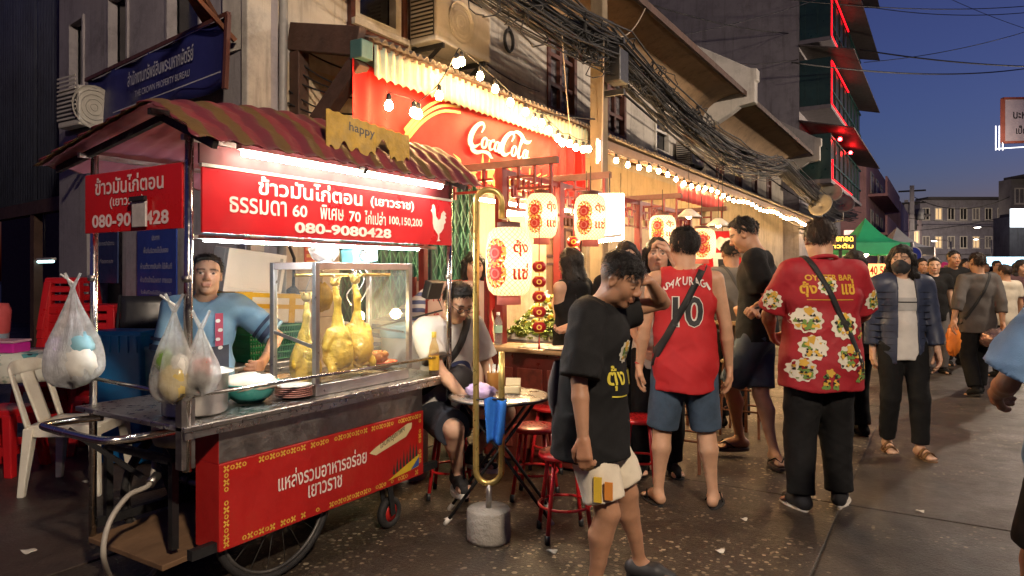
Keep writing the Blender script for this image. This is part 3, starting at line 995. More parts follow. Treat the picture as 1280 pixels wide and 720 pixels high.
# --- cables: thick tangled bundle along the row plus single wires
CAB = mat('black cable', (.007, .0065, .007), .6, 0, .3, 5)
CABL = mat('pale cable', (.42, .34, .26), .6)
random.seed(11)
def sag(a, b, s, n=14, jit=0.):
 a, b = Vector(a), Vector(b)
 out = []
 for i in range(n + 1):
  t = i / n
  p = a.lerp(b, t)
  p.z -= s * 4 * t * (1 - t)
  if 0 < i < n:
   p += Vector((random.uniform(-jit, jit), 0, random.uniform(-jit, jit)))
  out.append(p)
 return [Vector(q) for q in catmull([tuple(p) for p in out], 2)]
cb = thing('cable_bundle', 'thick tangled bundle of black cables strung along the shop row', 'cables', (-3.05, 7, 3.8))
for i in range(58):
 ox, oz = random.gauss(0, .085), random.gauss(0, .12)
 z1, z2, z3 = 3.95 + oz, 3.86 + oz * 1.2, 3.45 + oz
 p0 = (-3.1 + ox, 2.2, 4.3 + oz * 1.4)
 p1 = (-3.06 + ox, 7.0, z2)
 p2 = (-3.05 + ox, 16.2, 3.75 + oz)
 p3 = (-2.95 + ox, 30, 3.6 + oz)
 path = sag(p0, p1, random.uniform(.16, .34), 8, .02)[:-1] + sag(p1, p2, random.uniform(.3, .52), 10, .03)[:-1] + sag(p2, p3, random.uniform(.2, .4), 8, .03)
 MB().tube(path, random.choice((.006, .008, .011, .016)), 5).build('cable', CAB, cb)
for i in range(72):
 y = random.uniform(6.2, 10.8) if i < 54 else random.uniform(3.8, 6.3)
 z = 3.72 + random.gauss(0, .12) - max(0, y - 7) * .05
 r = random.uniform(.05, .2)
 ph = random.random() * 6
 tw = random.uniform(-.5, .5)
 pts = [(-3.02 + random.uniform(-.06, .06), y + r * 1.4 * math.cos(a + ph), z + r * math.sin(a + ph) + .02 * math.cos(3 * a)) for a in np.linspace(0, 2 * PI * random.uniform(.6, 1.6), 16)]
 MB().tube(pts, random.choice((.004, .006, .008)), 5).build('loop', CAB, cb)
def wire(label, a, b, s, r, m=CAB, n=12):
 t = thing('overhead_wire', label, 'wire', a)
 MB().tube(sag(a, b, s, n), r, 6).build('wire', m, t)
 return t
W_ = [((990, 78, 18), (1280, 86, 26), .25, .022, 'thick black wire crossing the sky right of the neon balconies'),
   ((1075, 62, 20), (1330, 84, 20), .12, .02, 'slanting wire from the balconies to the right edge'),
   ((1080, 78, 20), (1330, 24, 20), .2, .01, 'thin wire rising to the right edge across the sky'),
   ((900, -12, 16), (1320, 4, 22), .3, .012, 'topmost thin wire across the sky'),
   ((1060, 4, 22), (1330, 10, 22), .3, .012, 'second thin wire near the top of the sky'),
   ((1180, -5, 22), (1330, 50, 22), .1, .008, 'faint diagonal wire at upper right sky'),
   ((780, -6, 14), (1005, 42, 22), .2, .014, 'wire passing before the blank grey side wall'),
   ((800, 70, 12), (1000, 74, 21), .15, .014, 'level wire ending at the green balcony'),
   ((820, 50, 12), (1040, -8, 20), .1, .009, 'thin wire rising across the blank grey wall'),
   ((640, -10, 7), (1045, 300, 26), .5, .018, 'long black wire running down the row below the eaves'),
   ((700, -20, 7), (1030, 262, 24), .35, .014, 'second long wire under the brown eave'),
   ((1142, 246, 55), (1262, 246, 48), .9, .03, 'sagging wire between the far pole and the right house'),
   ((1100, 268, 50), (1280, 275, 50), .3, .02, 'level wire low over the far street'),
   ((1110, 290, 45), (1290, 262, 45), .3, .02, 'rising wire low over the far street')]
for a, b, s, r, l in W_:
 wire(l, at(*a), at(*b), s, r)
wire('pale wire dropping from the bundle in front of the utility pole', (-3.0, 6.6, 3.85), (-3.14, 6.85, 2.3), -.02, .008, CABL)
wire('pale thin wire hanging down to the striped fringe', (-3.05, 5.75, 3.75), (-3.2, 6.25, 2.75), .08, .006, CABL)
wire('pale wire drooping from the top of the pole to the right', (-3.1, 6.95, 3.98), at(810, 2, 9), .18, .007, CABL)
wire('black wire slung across the upper wall to the bulbs', (FX + .1, 4.0, 3.2), (-3.1, 6.6, 3.0), .12, .008)
wire('thin wire on the stained wall above the air conditioner', (FX + .05, 4.4, 4.1), (FX + .1, 7.0, 3.5), .2, .006)
for i in range(7):
 wire('%s black wire from the bottom under the canopy brace' % ORD[i], (FX + .02, 3.42 + .01 * i, 2.55 + .09 * i), (CX - .05, 3.75, 2.5 + .05 * i), .05 + .03 * (i % 3), .007)['group'] = 'wires under the canopy brace'
hl = thing('hose_coil', 'small black coil of cable hung on the upper wall', 'cable coil', (FX + .03, 6.45, 3.95))
MB().tube([(FX + .03, 6.45 + .085 * math.cos(a), 3.95 + .12 * math.sin(a)) for a in np.linspace(0, 2 * PI, 22, endpoint=False)], .018, 6, closed=True).build('coil', CAB, hl)
MB().tube([(FX + .03, 6.45, 4.06), (FX + .02, 6.44, 4.7)], .01, 6).build('cable', CAB, hl)
# --- festoon bulbs
_bm = None
def bulb_at(par, p, m=BULB, sc=1.):
 """pear bulb with a black holder"""
 global _bm
 if _bm is None:
  b = MB().lathe([(.001, -.055), (.014, -.052), (.024, -.042), (.029, -.028), (.027, -.012), (.018, .006), (.014, .014)], n=14)
  o = b.build('bulb', m)
  s = MB().lathe([(.0155, .012), (.017, .02), (.017, .05), (.008, .06), (.001, .06)], n=10).build('lamp_holder', BLACKP)
  _bm = (o.data, s.data)
  bpy.data.objects.remove(o)
  bpy.data.objects.remove(s)
 o = bpy.data.objects.new('bulb', _bm[0])
 col.objects.link(o)
 o.parent = par
 o.location = Vector(p) - par.location
 o.scale = (sc,) * 3
 s = bpy.data.objects.new('lamp_holder', _bm[1])
 col.objects.link(s)
 s.parent = o
 return o
def festoon(label, pts, sub=2, drop=.02):
 t = thing('festoon_lights', label, 'string lights', pts[0])
 c = [Vector(q) for q in catmull([tuple(p + Vector((0, 0, .07))) for p in pts], 4)]
 MB().tube(c, .005, 5).build('cable', CAB, t)
 for p in pts:
  bulb_at(t, p)
 return t
left = [onx(u, v, -3.14) for u, v in ((486, 128), (517, 137), (523, 139), (549, 116), (571, 76), (577, 74), (600, 92), (619, 108), (638, 125), (657, 137))]
festoon('bare bulbs strung over the left part of the striped fringe', left)
mid = [onx(u, v, -3.1) for u, v in ((668, 149), (677, 151), (686, 160), (697, 170), (703, 176), (712, 177), (720, 182), (729, 184), (736, 184))]
festoon('close set bare bulbs along the right end of the red banner', mid)
right = [Vector((-3.3, 7.25 + i * .36, 2.765 - .03 * math.sin(i * .9))) for i in range(44)]
festoon('long row of bare bulbs under the edge of the long canopy', right)
lp = thing('pole_lamp', 'bright short upright tube lamp fixed to the utility pole', 'lamp', (UPX + .12, UPY - .13, 2.6))
p = onx(748, 190, -3.1)
MB().tube([p + Vector((0, 0, -.09)), p + Vector((0, 0, .12))], .016, 10).build('tube', TUBEW, lp)
MB().bar(p + Vector((-.02, .02, -.12)), p + Vector((-.02, .02, .15)), .02, .03).build('fixture', WHITEP, lp)
# --- red pergola with Chinese fretwork
PGX = -2.9
RDW = mat('maroon lacquer', (.2, .022, .02), .45, 0, .25, 8, dirt=.25)
pg = thing('fretwork_pergola', 'maroon pergola frame with Chinese fretwork over the oyster stall', 'pergola', (PGX, 5.8, 0))
posts = [4.48, 5.42, 7.3, 9.1]
for y in posts:
 MB().bar((PGX, y, 0), (PGX, y, 2.2), .07, .07, up=(1, 0, 0)).build('post', RDW, pg, bevel=.005)
 MB().bar((PGX - .5, y + .002, 2.225), (PGX + .5, y + .002, 2.225), .05, .055).build('crossbeam', mat('greyed maroon wood', (.16, .075, .06), .6, 0, .3, 8), pg, bevel=.004)
 for s in (-1, 1):
  c = MB()
  for k, (x0, z0, x1, z1) in enumerate(((.16, 2.2, .16, 2.02), (.3, 2.2, .3, 2.06), (.44, 2.2, .44, 1.98), (.16, 2.03, .44, 2.03), (.08, 2.12, .3, 2.12))):
   c.bar((PGX + s * x0, y, z0), (PGX + s * x1, y, z1), .02, .022, up=(0, 1, 0))
  c.build('bracket_fret', RDW, pg)
for a, b in zip(posts[:-1], posts[1:]):
 MB().bar((PGX, a + .036, 2.17), (PGX, b - .036, 2.17), .045, .045).build('top_rail', RDW, pg)
 n = max(2, round((b - a) / .45))
 for k in range(n):
  y0, y1 = a + .04 + (b - a - .08) * k / n, a + .04 + (b - a - .08) * (k + 1) / n
  w = y1 - y0
  f = MB()
  L = lambda ya, za, yb, zb: f.bar((PGX + (.002 if za == zb else 0), y0 + ya * w, za), (PGX + (.002 if za == zb else 0), y0 + yb * w, zb), .02, .02, up=(1, 0, 0))
  L(0, 1.9, 1, 1.9); L(.12, 2.15, .12, 1.9); L(.88, 2.15, .88, 1.9); L(.3, 2.15, .3, 2.0); L(.3, 2.0, .7, 2.0); L(.7, 2.0, .7, 2.15); L(.12, 2.07, .3, 2.07); L(.7, 2.07, .88, 2.07); L(.5, 2.0, .5, 1.9); L(.4, 2.08, .6, 2.08); L(.4, 2.08, .4, 2.0)
  f.build('fret_panel', RDW, pg)
# --- paper lanterns
def lantern_skin():
 m, nt, b, out = _nodes('lantern silk')
 tc = N(nt, 'ShaderNodeTexCoord')
 sp = N(nt, 'ShaderNodeSeparateXYZ')
 nt.links.new(tc.outputs['Object'], sp.inputs[0])
 an = N(nt, 'ShaderNodeMath', operation='ARCTAN2')
 nt.links.new(sp.outputs[1], an.inputs[0])
 nt.links.new(sp.outputs[0], an.inputs[1])
 vals = []
 for sg_ in (1, -1):
  ma = N(nt, 'ShaderNodeMath', operation='MULTIPLY')
  nt.links.new(an.outputs[0], ma.inputs[0])
  ma.inputs[1].default_value = 24
  mb = N(nt, 'ShaderNodeMath', operation='MULTIPLY_ADD')
  nt.links.new(sp.outputs[2], mb.inputs[0])
  mb.inputs[1].default_value = 230 * sg_
  nt.links.new(ma.outputs[0], mb.inputs[2])
  si = N(nt, 'ShaderNodeMath', operation='SINE')
  nt.links.new(mb.outputs[0], si.inputs[0])
  vals.append(si.outputs[0])
 mx = N(nt, 'ShaderNodeMath', operation='MAXIMUM')
 nt.links.new(vals[0], mx.inputs[0])
 nt.links.new(vals[1], mx.inputs[1])
 c = ramp(nt, mx.outputs[0], [(.8, (.9, .72, .5)), (.97, (.42, .26, .14))])
 tr = N(nt, 'ShaderNodeBsdfTranslucent')
 nt.links.new(c, tr.inputs[0])
 df = N(nt, 'ShaderNodeBsdfDiffuse')
 nt.links.new(c, df.inputs[0])
 ms = N(nt, 'ShaderNodeMixShader')
 ms.inputs[0].default_value = .62
 nt.links.new(df.outputs[0], ms.inputs[1])
 nt.links.new(tr.outputs[0], ms.inputs[2])
 em = N(nt, 'ShaderNodeEmission')
 nt.links.new(c, em.inputs[0])
 em.inputs[1].default_value = .34
 ad = N(nt, 'ShaderNodeAddShader')
 nt.links.new(ms.outputs[0], ad.inputs[0])
 nt.links.new(em.outputs[0], ad.inputs[1])
 nt.links.new(ad.outputs[0], out.inputs[0])
 return m
LSK = lantern_skin()
LRED = mat('lantern red ink', (.5, .03, .02), .6, emit=(.6, .03, .01), estr=.25)
LGOLD = mat('lantern gold ink', (.6, .35, .06), .6, emit=(.7, .4, .05), estr=.22)
LPINK = mat('lantern pink ink', (.6, .16, .12), .6, emit=(.7, .16, .1), estr=.25)
LB = glow('lantern inner bulb', (1., .7, .38), 60.)
def lantern(label, c, rad, h, top, txt=('ตุ้ง', 'แซ่'), tw=.5, turn=0., power=1.):
 c = Vector(c)
 t = thing('paper_lantern', label, 'lantern', c, 'printed paper lanterns')
 def rz(z):
  q = abs(z) / (h / 2)
  return rad * (.66 + .34 * math.sqrt(max(0, 1 - q ** 2.8)))
 prof = [(rz(-h / 2) * .62, -h / 2 - .004)] + [(rz(z), z) for z in np.linspace(-h / 2, h / 2, 15)] + [(rz(h / 2) * .62, h / 2 + .004)]
 sk = MB().lathe(prof, n=36).build('skin', LSK)
 sk.location = (0, 0, 0)
 sk.parent = t
 kc = MB().lathe([(rad * .5, h / 2 - .01), (rad * .5, h / 2 + .03), (rad * .44, h / 2 + .03), (rad * .44, h / 2 - .01)], c, 20).build('top_ring', WOODR, t)
 MB().lathe([(rad * .5, -h / 2 + .01), (rad * .52, -h / 2 - .05), (rad * .44, -h / 2 - .05), (rad * .44, -h / 2 + .01)], c, 20).build('bottom_ring', LPINK, t)
 MB().sphere(c, .035, 12, 8, (1, 1, 1.3)).build('bulb', LB, t)
 MB().tube([c + Vector((0, 0, h / 2)), (c.x, c.y, top)], .004, 5).build('cord', CAB, t)
 face = math.atan2(-c.y, -c.x) + turn
 def wrap(geo, a0, z0, off=.003):
  v, f = geo
  bm = bmesh.new()
  vs = [bm.verts.new((x, y, 0)) for x, y in v]
  for q in f:
   try:
    bm.faces.new([vs[i] for i in q])
   except ValueError:
    pass
  for it in range(4):
   es = [e for e in bm.edges if e.calc_length() > .02]
   if not es:
    break
   bmesh.ops.subdivide_edges(bm, edges=es, cuts=1)
   bmesh.ops.triangulate(bm, faces=[q for q in bm.faces if len(q.verts) > 4])
  bm.verts.index_update()
  vv = []
  for q in bm.verts:
   z = z0 + q.co.y
   r = rz(max(-h / 2, min(h / 2, z))) + off
   a = a0 + q.co.x / rad
   vv.append(c + Vector((r * math.cos(a), r * math.sin(a), z)))
  ff = [[q.index for q in fc.verts] for fc in bm.faces]
  bm.free()
  return vv, ff
 for s, zz in zip(txt, (h * .19, -h * .15)):
  MB().add(*wrap(fit_text(s, rad * .74, h * .24, bold=.03), face + tw, zz)).build('red_lettering', LRED, t)
 fl = MB()
 lf = MB()
 pet = MB()
 for zz in (h * .12, -h * .18):
  pts = [(rad * .36 * (1 + .12 * math.cos(9 * a)) * math.cos(a), rad * .36 * (1 + .12 * math.cos(9 * a)) * math.sin(a)) for a in np.linspace(0, 2 * PI, 36, endpoint=False)]
  fl.add(*wrap((pts + [(0, 0)], [(i, (i + 1) % 36, 36) for i in range(36)]), face - tw * 1.1, zz, .004))
  pet.add(*wrap(ring(0, 0, rad * .18, rad * .18, rad * .08), face - tw * 1.1, zz, .006))
  for k in range(13):
   a = k * 2 * PI / 13 + .2
   lf.add(*wrap(stroke([(rad * .3 * math.cos(a), rad * .3 * math.sin(a)), (rad * .44 * math.cos(a + .3), rad * .52 * math.sin(a + .3)), (rad * .5 * math.cos(a + .7), rad * .62 * math.sin(a + .7))], [.01, .014, .004], 3), face - tw * 1.1, zz, .003 + .0002 * k))
   fl.add(*wrap(stroke([(rad * .42 * math.cos(a), rad * .5 * math.sin(a)), (rad * .5 * math.cos(a - .25), rad * .6 * math.sin(a - .25))], [.012, .004], 3), face - tw * 1.1, zz, .005 + .0002 * k))
 fl.build('printed_flower', LRED, t)
 pet.build('flower_ring', LPINK, t)
 lf.build('printed_leaves', LGOLD, t)
 return t
# crook pole standing in a concrete foot, and the biggest lantern on it
PO = gnd(611, 674)
PO.z = 0
cp = thing('lantern_pole', 'bent chrome pipe lantern pole in a round concrete foot', 'pole', PO)
BRS = mat('yellowed pipe', (.5, .37, .12), .34, .7, .25, 12, dirt=.35)
CONC = mat('rough concrete', (.27, .25, .22), .9, 0, .25, 12, .8, 40, dirt=.3)
side = Vector((CS, SN, 0))           # across the view
MB().lathe([(.001, .0), (.112, .0), (.116, .02), (.115, .155), (.108, .165), (.001, .168)], PO, 28).build('concrete_foot', CONC, cp)
MB().tube([PO + Vector((0, 0, .16)), PO + Vector((0, 0, .30))], .016, 10).build('stub', STEELD, cp)
w_ = .067
path = [PO + side * w_ + Vector((0, 0, z)) for z in (.98, .8, .6, .42)]
path += [PO + side * (w_ * math.cos(a)) + Vector((0, 0, .36 + w_ * math.sin(a))) for a in np.linspace(0, -PI, 9)]
path += [PO - side * w_ + Vector((0, 0, z)) for z in (.5, .8, 1.2, 1.6, 1.74)]
top = [PO + side * (.0 - .067 * math.cos(a)) + Vector((0, 0, 1.765 + .067 * math.sin(a))) for a in np.linspace(0, PI, 9)]
path += top + [PO + side * .067 + Vector((0, 0, 1.68))]
MB().tube(path, .0165, 12).build('bent_pipe', BRS, cp)
L1 = PO + side * .105 + Vector((0, 0, 1.455))
lantern('largest glowing paper lantern hung from the bent pipe pole', L1, .122, .35, 1.68, tw=.55)
MB().tube([L1 + Vector((0, 0, .22)), PO + side * .067 + Vector((0, 0, 1.68))], .005, 6).build('hanging_cord', CABL, cp)
for u, v, d, rr, hh, lb, tw in ((677, 270, 5.45, .125, .345, 'slim paper lantern with red flowers right of the largest one', .55), (738, 272, 5.3, .125, .34, 'paper lantern with washed out print beside the white light box', .5),
          (828, 287, 6.8, .13, .27, 'small lantern glowing behind the raised arm', .5), (877, 305, 7.4, .15, .32, 'round lantern with red lettering behind the red jersey', .1)):
 lantern(lb, at(u, v, d), rr, hh, 2.21, tw=tw, turn=.15)
# light box
p = at(762, 272, 5.75)
lb = thing('light_box', 'plain white rectangular light box hung behind the lanterns', 'light box', p)
MB().box((p.x - .11, p.y - .12, p.z - .19), (p.x + .11, p.y + .12, p.z + .19), Matrix.Rotation(.5, 3, 'Z')).build('diffuser', glow('lightbox white', (1., .86, .62), 6.), lb, bevel=.01)
MB().tube([p + Vector((0, 0, .19)), (p.x, p.y, 2.22)], .006, 6).build('hanger', CAB, lb)
# strings of little red lanterns
def redstring(label, u, v0, v1, d, n, r):
 t = thing('red_lantern_string', label, 'lanterns', at(u, v0, d))
 a, b = at(u, v0, d), at(u, v1, d)
 MB().tube([a + Vector((0, 0, .3)), b - Vector((0, 0, .02))], .003, 5).build('cord', mat('red cord', (.4, .02, .02), .7), t)
 for i in range(n):
  c = a.lerp(b, (i + .5) / n)
  q = MB()
  prof = [(.008, -r * .8), (r * .6, -r * .72), (r * .93, -r * .35), (r, 0), (r * .93, r * .35), (r * .6, r * .72), (.008, r * .8)]
  q.lathe(prof, c, 16).build('small_lantern', mat('red foil', (.42, .012, .015), .35, 0, .3, 20, coat=.3), t)
  MB().lathe([(r * .62, r * .7), (r * .6, r * .82), (.004, r * .84)], c, 12).build('gold_cap', LGOLD, t)
  MB().lathe([(r * .62, -r * .7), (r * .6, -r * .82), (.004, -r * .84)], c, 12).build('gold_cap', LGOLD, t)
  g_ = MB()
  cd = Vector((-c.x, -c.y, 0)).normalized()
  sd = Vector((-cd.y, cd.x, 0))
  lay(ring(0, 0, r * .3, r * .3, r * .16), c + cd * (r * 1.0), sd, (0, 0, 1), g_)
  g_.build('gold_emblem', LGOLD, t)
 ts = MB()
 for k in range(5):
  ts.tube([b - Vector((0, 0, .015)), b + Vector((.006 * math.cos(k * 1.3), .006 * math.sin(k * 1.3), -.1))], .003, 4)
 ts.build('tassel', mat('red cord'), t)
redstring('string of five little red lanterns hanging before the lemons', 674, 324, 418, 4.6, 5, .047)
redstring('short string of red lanterns above the black haired woman', 717, 296, 322, 5.6, 2, .055)
# tube lamps
def tube_lamp(label, a, b, m=TUBEW, r=.014):
 t = thing('tube_lamp', label, 'tube lamp', a)
 a, b = Vector(a), Vector(b)
 MB().tube([a, b], r, 10).build('tube', m, t)
 MB().bar(a + Vector((0, 0, .025)), b + Vector((0, 0, .025)), .04, .025).build('fixture', WHITEP, t)
 for q in (a, b):
  MB().tube([q + Vector((0, 0, .03)), (q.x, q.y, 2.2)], .003, 4).build('hanger', CAB, t)
 return t
TUBES = glow('shop tube', (1., .7, .35), 300.)
tube_lamp('white tube lamp behind the lantern pole and slim lantern', at(632, 268, 6.2), at(668, 267, 6.0), TUBES)
tube_lamp('white tube lamp under the light box in the stall', at(733, 303, 5.5), at(776, 298, 5.6), TUBES)
tube_lamp('tube lamp above the oyster ice bed', (-3.25, 4.7, 2.0), (-3.25, 5.9, 2.0), TUBES)
tube_lamp('tube lamp further into the stall under the pergola', (-3.4, 6.3, 2.05), (-3.4, 7.4, 2.05), TUBES)
def cone_lamp(label, p):
 p = Vector(p)
 t = thing('shade_lamp', label, 'lamp', p)
 MB().lathe([(.03, .1), (.05, .09), (.16, .0)], p, 20).build('shade', mat('white enamel', (.7, .66, .58), .3), t, solid=.004)
 MB().sphere(p + Vector((0, 0, .02)), .035, 10, 6).build('bulb', BULB, t)
 MB().tube([p + Vector((0, 0, .1)), (p.x, p.y, 2.9)], .004, 5).build('cord', CAB, t)
cone_lamp('white cone shade lamp over the red poster', at(898, 283, 8.4))
cone_lamp('white cone shade lamp nearer the pergola end', at(861, 272, 8.2))
# =================================================================== FOOD CART
REDS = mat('red sign enamel', (.52, .01, .014), .32, 0, .16, 2.2, .25, 5, coat=.3, dirt=.22, dirtc=(.22, .02, .015))
REDW = mat('worn red panel', (.42, .014, .012), .42, 0, .28, 3, .15, 30, dirt=.5, dirtc=(.12, .05, .02))
SIGNW = mat('white sign lettering', (.74, .69, .62), .5, 0, .14, 6, dirt=.25, dirtc=(.4, .2, .16), dscale=7)
XF, XB = -2.51, -3.29
Y0, Y1 = 1.62, 3.30
CT = .80
cart = thing('food_cart', 'red and steel chicken rice cart with striped awning and red signs', 'food cart', (-2.9, 2.45, 0))
# counter: steel sheet with turned down lip
ct = MB().box((XB - .01, Y0 - .03, CT - .022), (XF + .03, Y1 + .02, CT)).build('counter_top', STEEL, cart, bevel=.004)
MB().box((XF + .018, Y0 - .028, CT - .05), (XF + .03, Y1 + .018, CT - .023)).build('counter_lip', STEEL, ct)
# red box with steel apron
BX0, BX1, BY0, BY1 = -2.70, -2.545, 1.785, 3.10
MB().box((BX0, BY0, .605), (BX1, BY1, CT - .024)).build('steel_apron', STEELD, cart, bevel=.003)
MB().box((BX0 - .002, BY0 - .003, .24), (BX1 + .006, BY1 + .003, .6045)).build('red_panel', REDW, cart, bevel=.004)
MB().box((BX0, BY0 - .004, .605), (BX1, BY0 - .001, CT - .026)).build('end_panel', REDW, cart)
MB().box((XB, BY1 - .02, .2), (BX0 - .005, BY1, CT - .024)).build('end_board', mat('dark inner board', (.06, .03, .025), .7, 0, .3), cart)
# border of little gold crosses and rings
GOLDP = mat('gold paint', (.62, .36, .05), .5, 0, .2, 12)
px = BX1 + .0065
def motif(mb, y, z, k, x=px, s=.011):
 if k % 2 == 0:
  for a in range(4):
   an = PI / 4 + a * PI / 2
   lay(([(.2 * s, -.3 * s), (1.5 * s, -.42 * s), (1.5 * s, .42 * s), (.2 * s, .3 * s)], [(0, 1, 2, 3)]), (x + .0008, y, z), (0, 1, 0), (0, 0, 1), mb, rot=an)
 else:
  lay(ring(0, 0, s * .75, s * .75, s * .5, 8), (x + .0008, y, z), (0, 1, 0), (0, 0, 1), mb)
edge = []
ny = 44
for i in range(ny):
 y = BY0 + .03 + (BY1 - BY0 - .06) * i / (ny - 1)
 edge += [(y, .58), (y, .265)]
for j in range(1, 11):
 z = .265 + (.58 - .265) * j / 11
 edge += [(BY0 + .03, z), (BY1 - .03, z)]
random.seed(5)
gm = MB()
for k, (y, z) in enumerate(edge):
 if random.random() < .82:
  motif(gm, y, z, k // 2)
g_ = gm.build('gold_border', GOLDP, cart)
g_['kind'] = 'stuff'
def on_front(s, yc, zc, w, h=None, x=px + .001, **kw):
 return lay(fit_text(s, w, h, **kw), (x, yc, zc), (0, 1, 0), (0, 0, 1))
on_front('แหล่งรวมอาหารอร่อย', 2.36, .455, .56, .085, bold=.012).build('panel_lettering', SIGNW, cart)
on_front('เยาวราช', 2.36, .365, .215, .06, bold=.012).build('panel_lettering', SIGNW, cart)
dec = MB()
lay(([(0, 0), (.05, .022), (.3, .1), (.34, .1), (.335, .07), (.29, .03), (.05, -.02)], [(0, 6, 5, 4, 3, 2, 1)]), (px + .001, 2.66, .455), (0, 1, 0), (0, 0, 1), dec)
dec.build('arrow_sticker', mat('cream sticker', (.66, .55, .3), .5, 0, .1), cart)
lay(fit_text('เสน่ห์กรุงเทพฯ', .2, .05, bold=.01), (px + .0018, 2.84, .505), Vector((0, 1, .3)).normalized(), (0, 0, 1)).build('sticker_lettering', BLACKP, cart)
sil = MB()
for i, h in enumerate((.03, .05, .04, .07, .05, .08, .06, .045)):
 sil.add([(px + .0012, 2.84 + i * .027, .30 + i * .008), (px + .0012, 2.86 + i * .027, .30 + i * .008), (px + .0012, 2.85 + i * .027, .30 + i * .008 + h + .03)], [(0, 1, 2)])
sil.build('skyline_sticker', mat('dark green print', (.02, .035, .03), .5), cart)
yl = MB()
lay(([(0, 0), (.26, .02), (.26, .09), (.1, .035)], [(0, 1, 2, 3)]), (px + .0009, 2.8, .275), (0, 1, 0), (0, 0, 1), yl)
yl.build('gold_swoosh', mat('yellow print', (.6, .42, .03), .5), cart)
bl = MB()
lay(([(0, 0), (.07, .01), (.07, .06)], [(0, 1, 2)]), (px + .0014, 2.99, .29), (0, 1, 0), (0, 0, 1), bl)
bl.build('blue_swoosh', mat('blue print', (.03, .08, .3), .5), cart)
# poles
for i, (x, y, zb) in enumerate(((XF, Y0, .62), (XF, Y1, .3), (XB, Y0 + .04, .2), (XB, Y1, .2))):
 MB().tube([(x, y, zb), (x + .004, y + .008, 1.93)], .0165, 12).build('pole', CHROME, cart)
 MB().tube([(x, y, 1.36), (x, y, 1.385)], .02, 12).build('pole_clamp', STEELD, cart)
MB().box((XF - .03, Y0 - .03, .63), (XF + .012, Y0 + .028, .96)).build('angle_iron', STEELD, cart, bevel=.002)
# low rails round the counter
MB().tube([(XB, Y0 + .03, .92), (XF, Y0 - .005, .915)], .009, 8).build('side_rail', CHROME, cart)
MB().tube([(XF + .015, Y0 - .01, .915), (XF + .015, Y1, .905)], .008, 8).build('front_rail', CHROME, cart)
# push handle
MB().tube(catmull([(XB + .05, Y0 + .06, .74), (XB + .03, Y0 - .06, .745), (XB + .05, Y0 - .17, .75), (XB + .12, Y0 - .2, .75), (XF - .28, Y0 - .2, .75), (XF - .2, Y0 - .15, .75), (XF - .19, Y0 - .03, .745), (XF - .19, Y0 + .1, .74)], 5), .0155, 12).build('push_handle', CHROME, cart)
MB().bar((XB + .08, Y0 - .1, .72), (XB + .3, Y0 + .1, .5), .012, .02).build('handle_stay', BLACKM, cart)
# signs
MB().box((XF + .02, Y0 + .045, 1.556), (XF + .032, Y1 - .01, 1.816)).build('front_sign', REDS, cart, bevel=.002)
sf = bpy.data.objects['front_sign']
tr = MB()
tr.box((XF + .016, Y0 + .04, 1.817), (XF + .036, Y1 - .005, 1.83))
tr.build('sign_edging', mat('pale aluminium', (.7, .66, .58), .35, .6), sf)
sx_ = XF + .034
def ons(s, yc, zc, w, h=None, **kw):
 return lay(fit_text(s, w, h, **kw), (sx_, yc, zc), (0, 1, 0), (0, 0, 1))
ons('ข้าวมันไก่ตอน', 2.235, 1.77, .62, .08, bold=.02).build('sign_lettering', SIGNW, sf)
ons('(เยาวราช)', 2.775, 1.757, .34, .06, bold=.02).build('sign_lettering', SIGNW, sf)
ons('ธรรมดา', 1.93, 1.678, .29, .066, bold=.014).build('sign_lettering', SIGNW, sf)
ons('60', 2.15, 1.676, .085, .054, bold=.02).build('sign_lettering', SIGNW, sf)
ons('พิเศษ', 2.345, 1.682, .15, .07, bold=.014).build('sign_lettering', SIGNW, sf)
ons('70', 2.495, 1.674, .08, .052, bold=.02).build('sign_lettering', SIGNW, sf)
ons('ไก่เปล่า', 2.64, 1.677, .155, .07, bold=.014).build('sign_lettering', SIGNW, sf)
ons('100,150,200', 2.88, 1.67, .27, .05, bold=.02).build('sign_lettering', SIGNW, sf)
ons('080-9080428', 2.44, 1.601, .64, .05, bold=.035).build('sign_lettering', SIGNW, sf)
hen = [(-.02, -.34), (.0, -.2), (-.1, -.1), (-.24, .02), (-.3, .2), (-.3, .42), (-.33, .55), (-.42, .62), (-.34, .68), (-.34, .8), (-.26, .84), (-.2, .8), (-.15, .68), (-.12, .45), (.02, .32), (.12, .38), (.16, .55), (.3, .66), (.45, .55), (.36, .52),
    (.46, .42), (.36, .38), (.42, .26), (.32, .2), (.3, .06), (.16, -.08), (.06, -.14), (.05, -.32), (.12, -.38), (-.1, -.4)]
hm = MB()
lay(([(x * .17, y * .17) for x, y in hen], [tuple(range(len(hen)))[::-1]]), (sx_, 3.16, 1.645), (0, 1, 0), (0, 0, 1), hm)
hm.build('rooster_emblem', SIGNW, sf)
MB().box((XB + .02, Y0 - .002, 1.572), (XF - .03, Y0 + .008, 1.832)).build('side_sign', REDS, cart, bevel=.002)
ss = bpy.data.objects['side_sign']
def onside(s, xc, zc, w, h=None, **kw):
 return lay(fit_text(s, w, h, **kw), (xc, Y0 - .0045, zc), (1, 0, 0), (0, 0, 1))
SIGNP = mat('pinkish white lettering', (.72, .55, .55), .5)
onside('ข้าวมันไก่ตอน', -2.92, 1.775, .52, .076, bold=.02).build('sign_lettering', SIGNP, ss)
onside('(เยาวราช)', -2.93, 1.697, .26, .05, bold=.02).build('sign_lettering', SIGNP, ss)
onside('080-9080428', -2.915, 1.622, .58, .058, bold=.03).build('sign_lettering', SIGNP, ss)
tg = MB()
tg.box((-2.86, Y0 - .022, 1.585), (-2.76, Y0 - .012, 1.7))
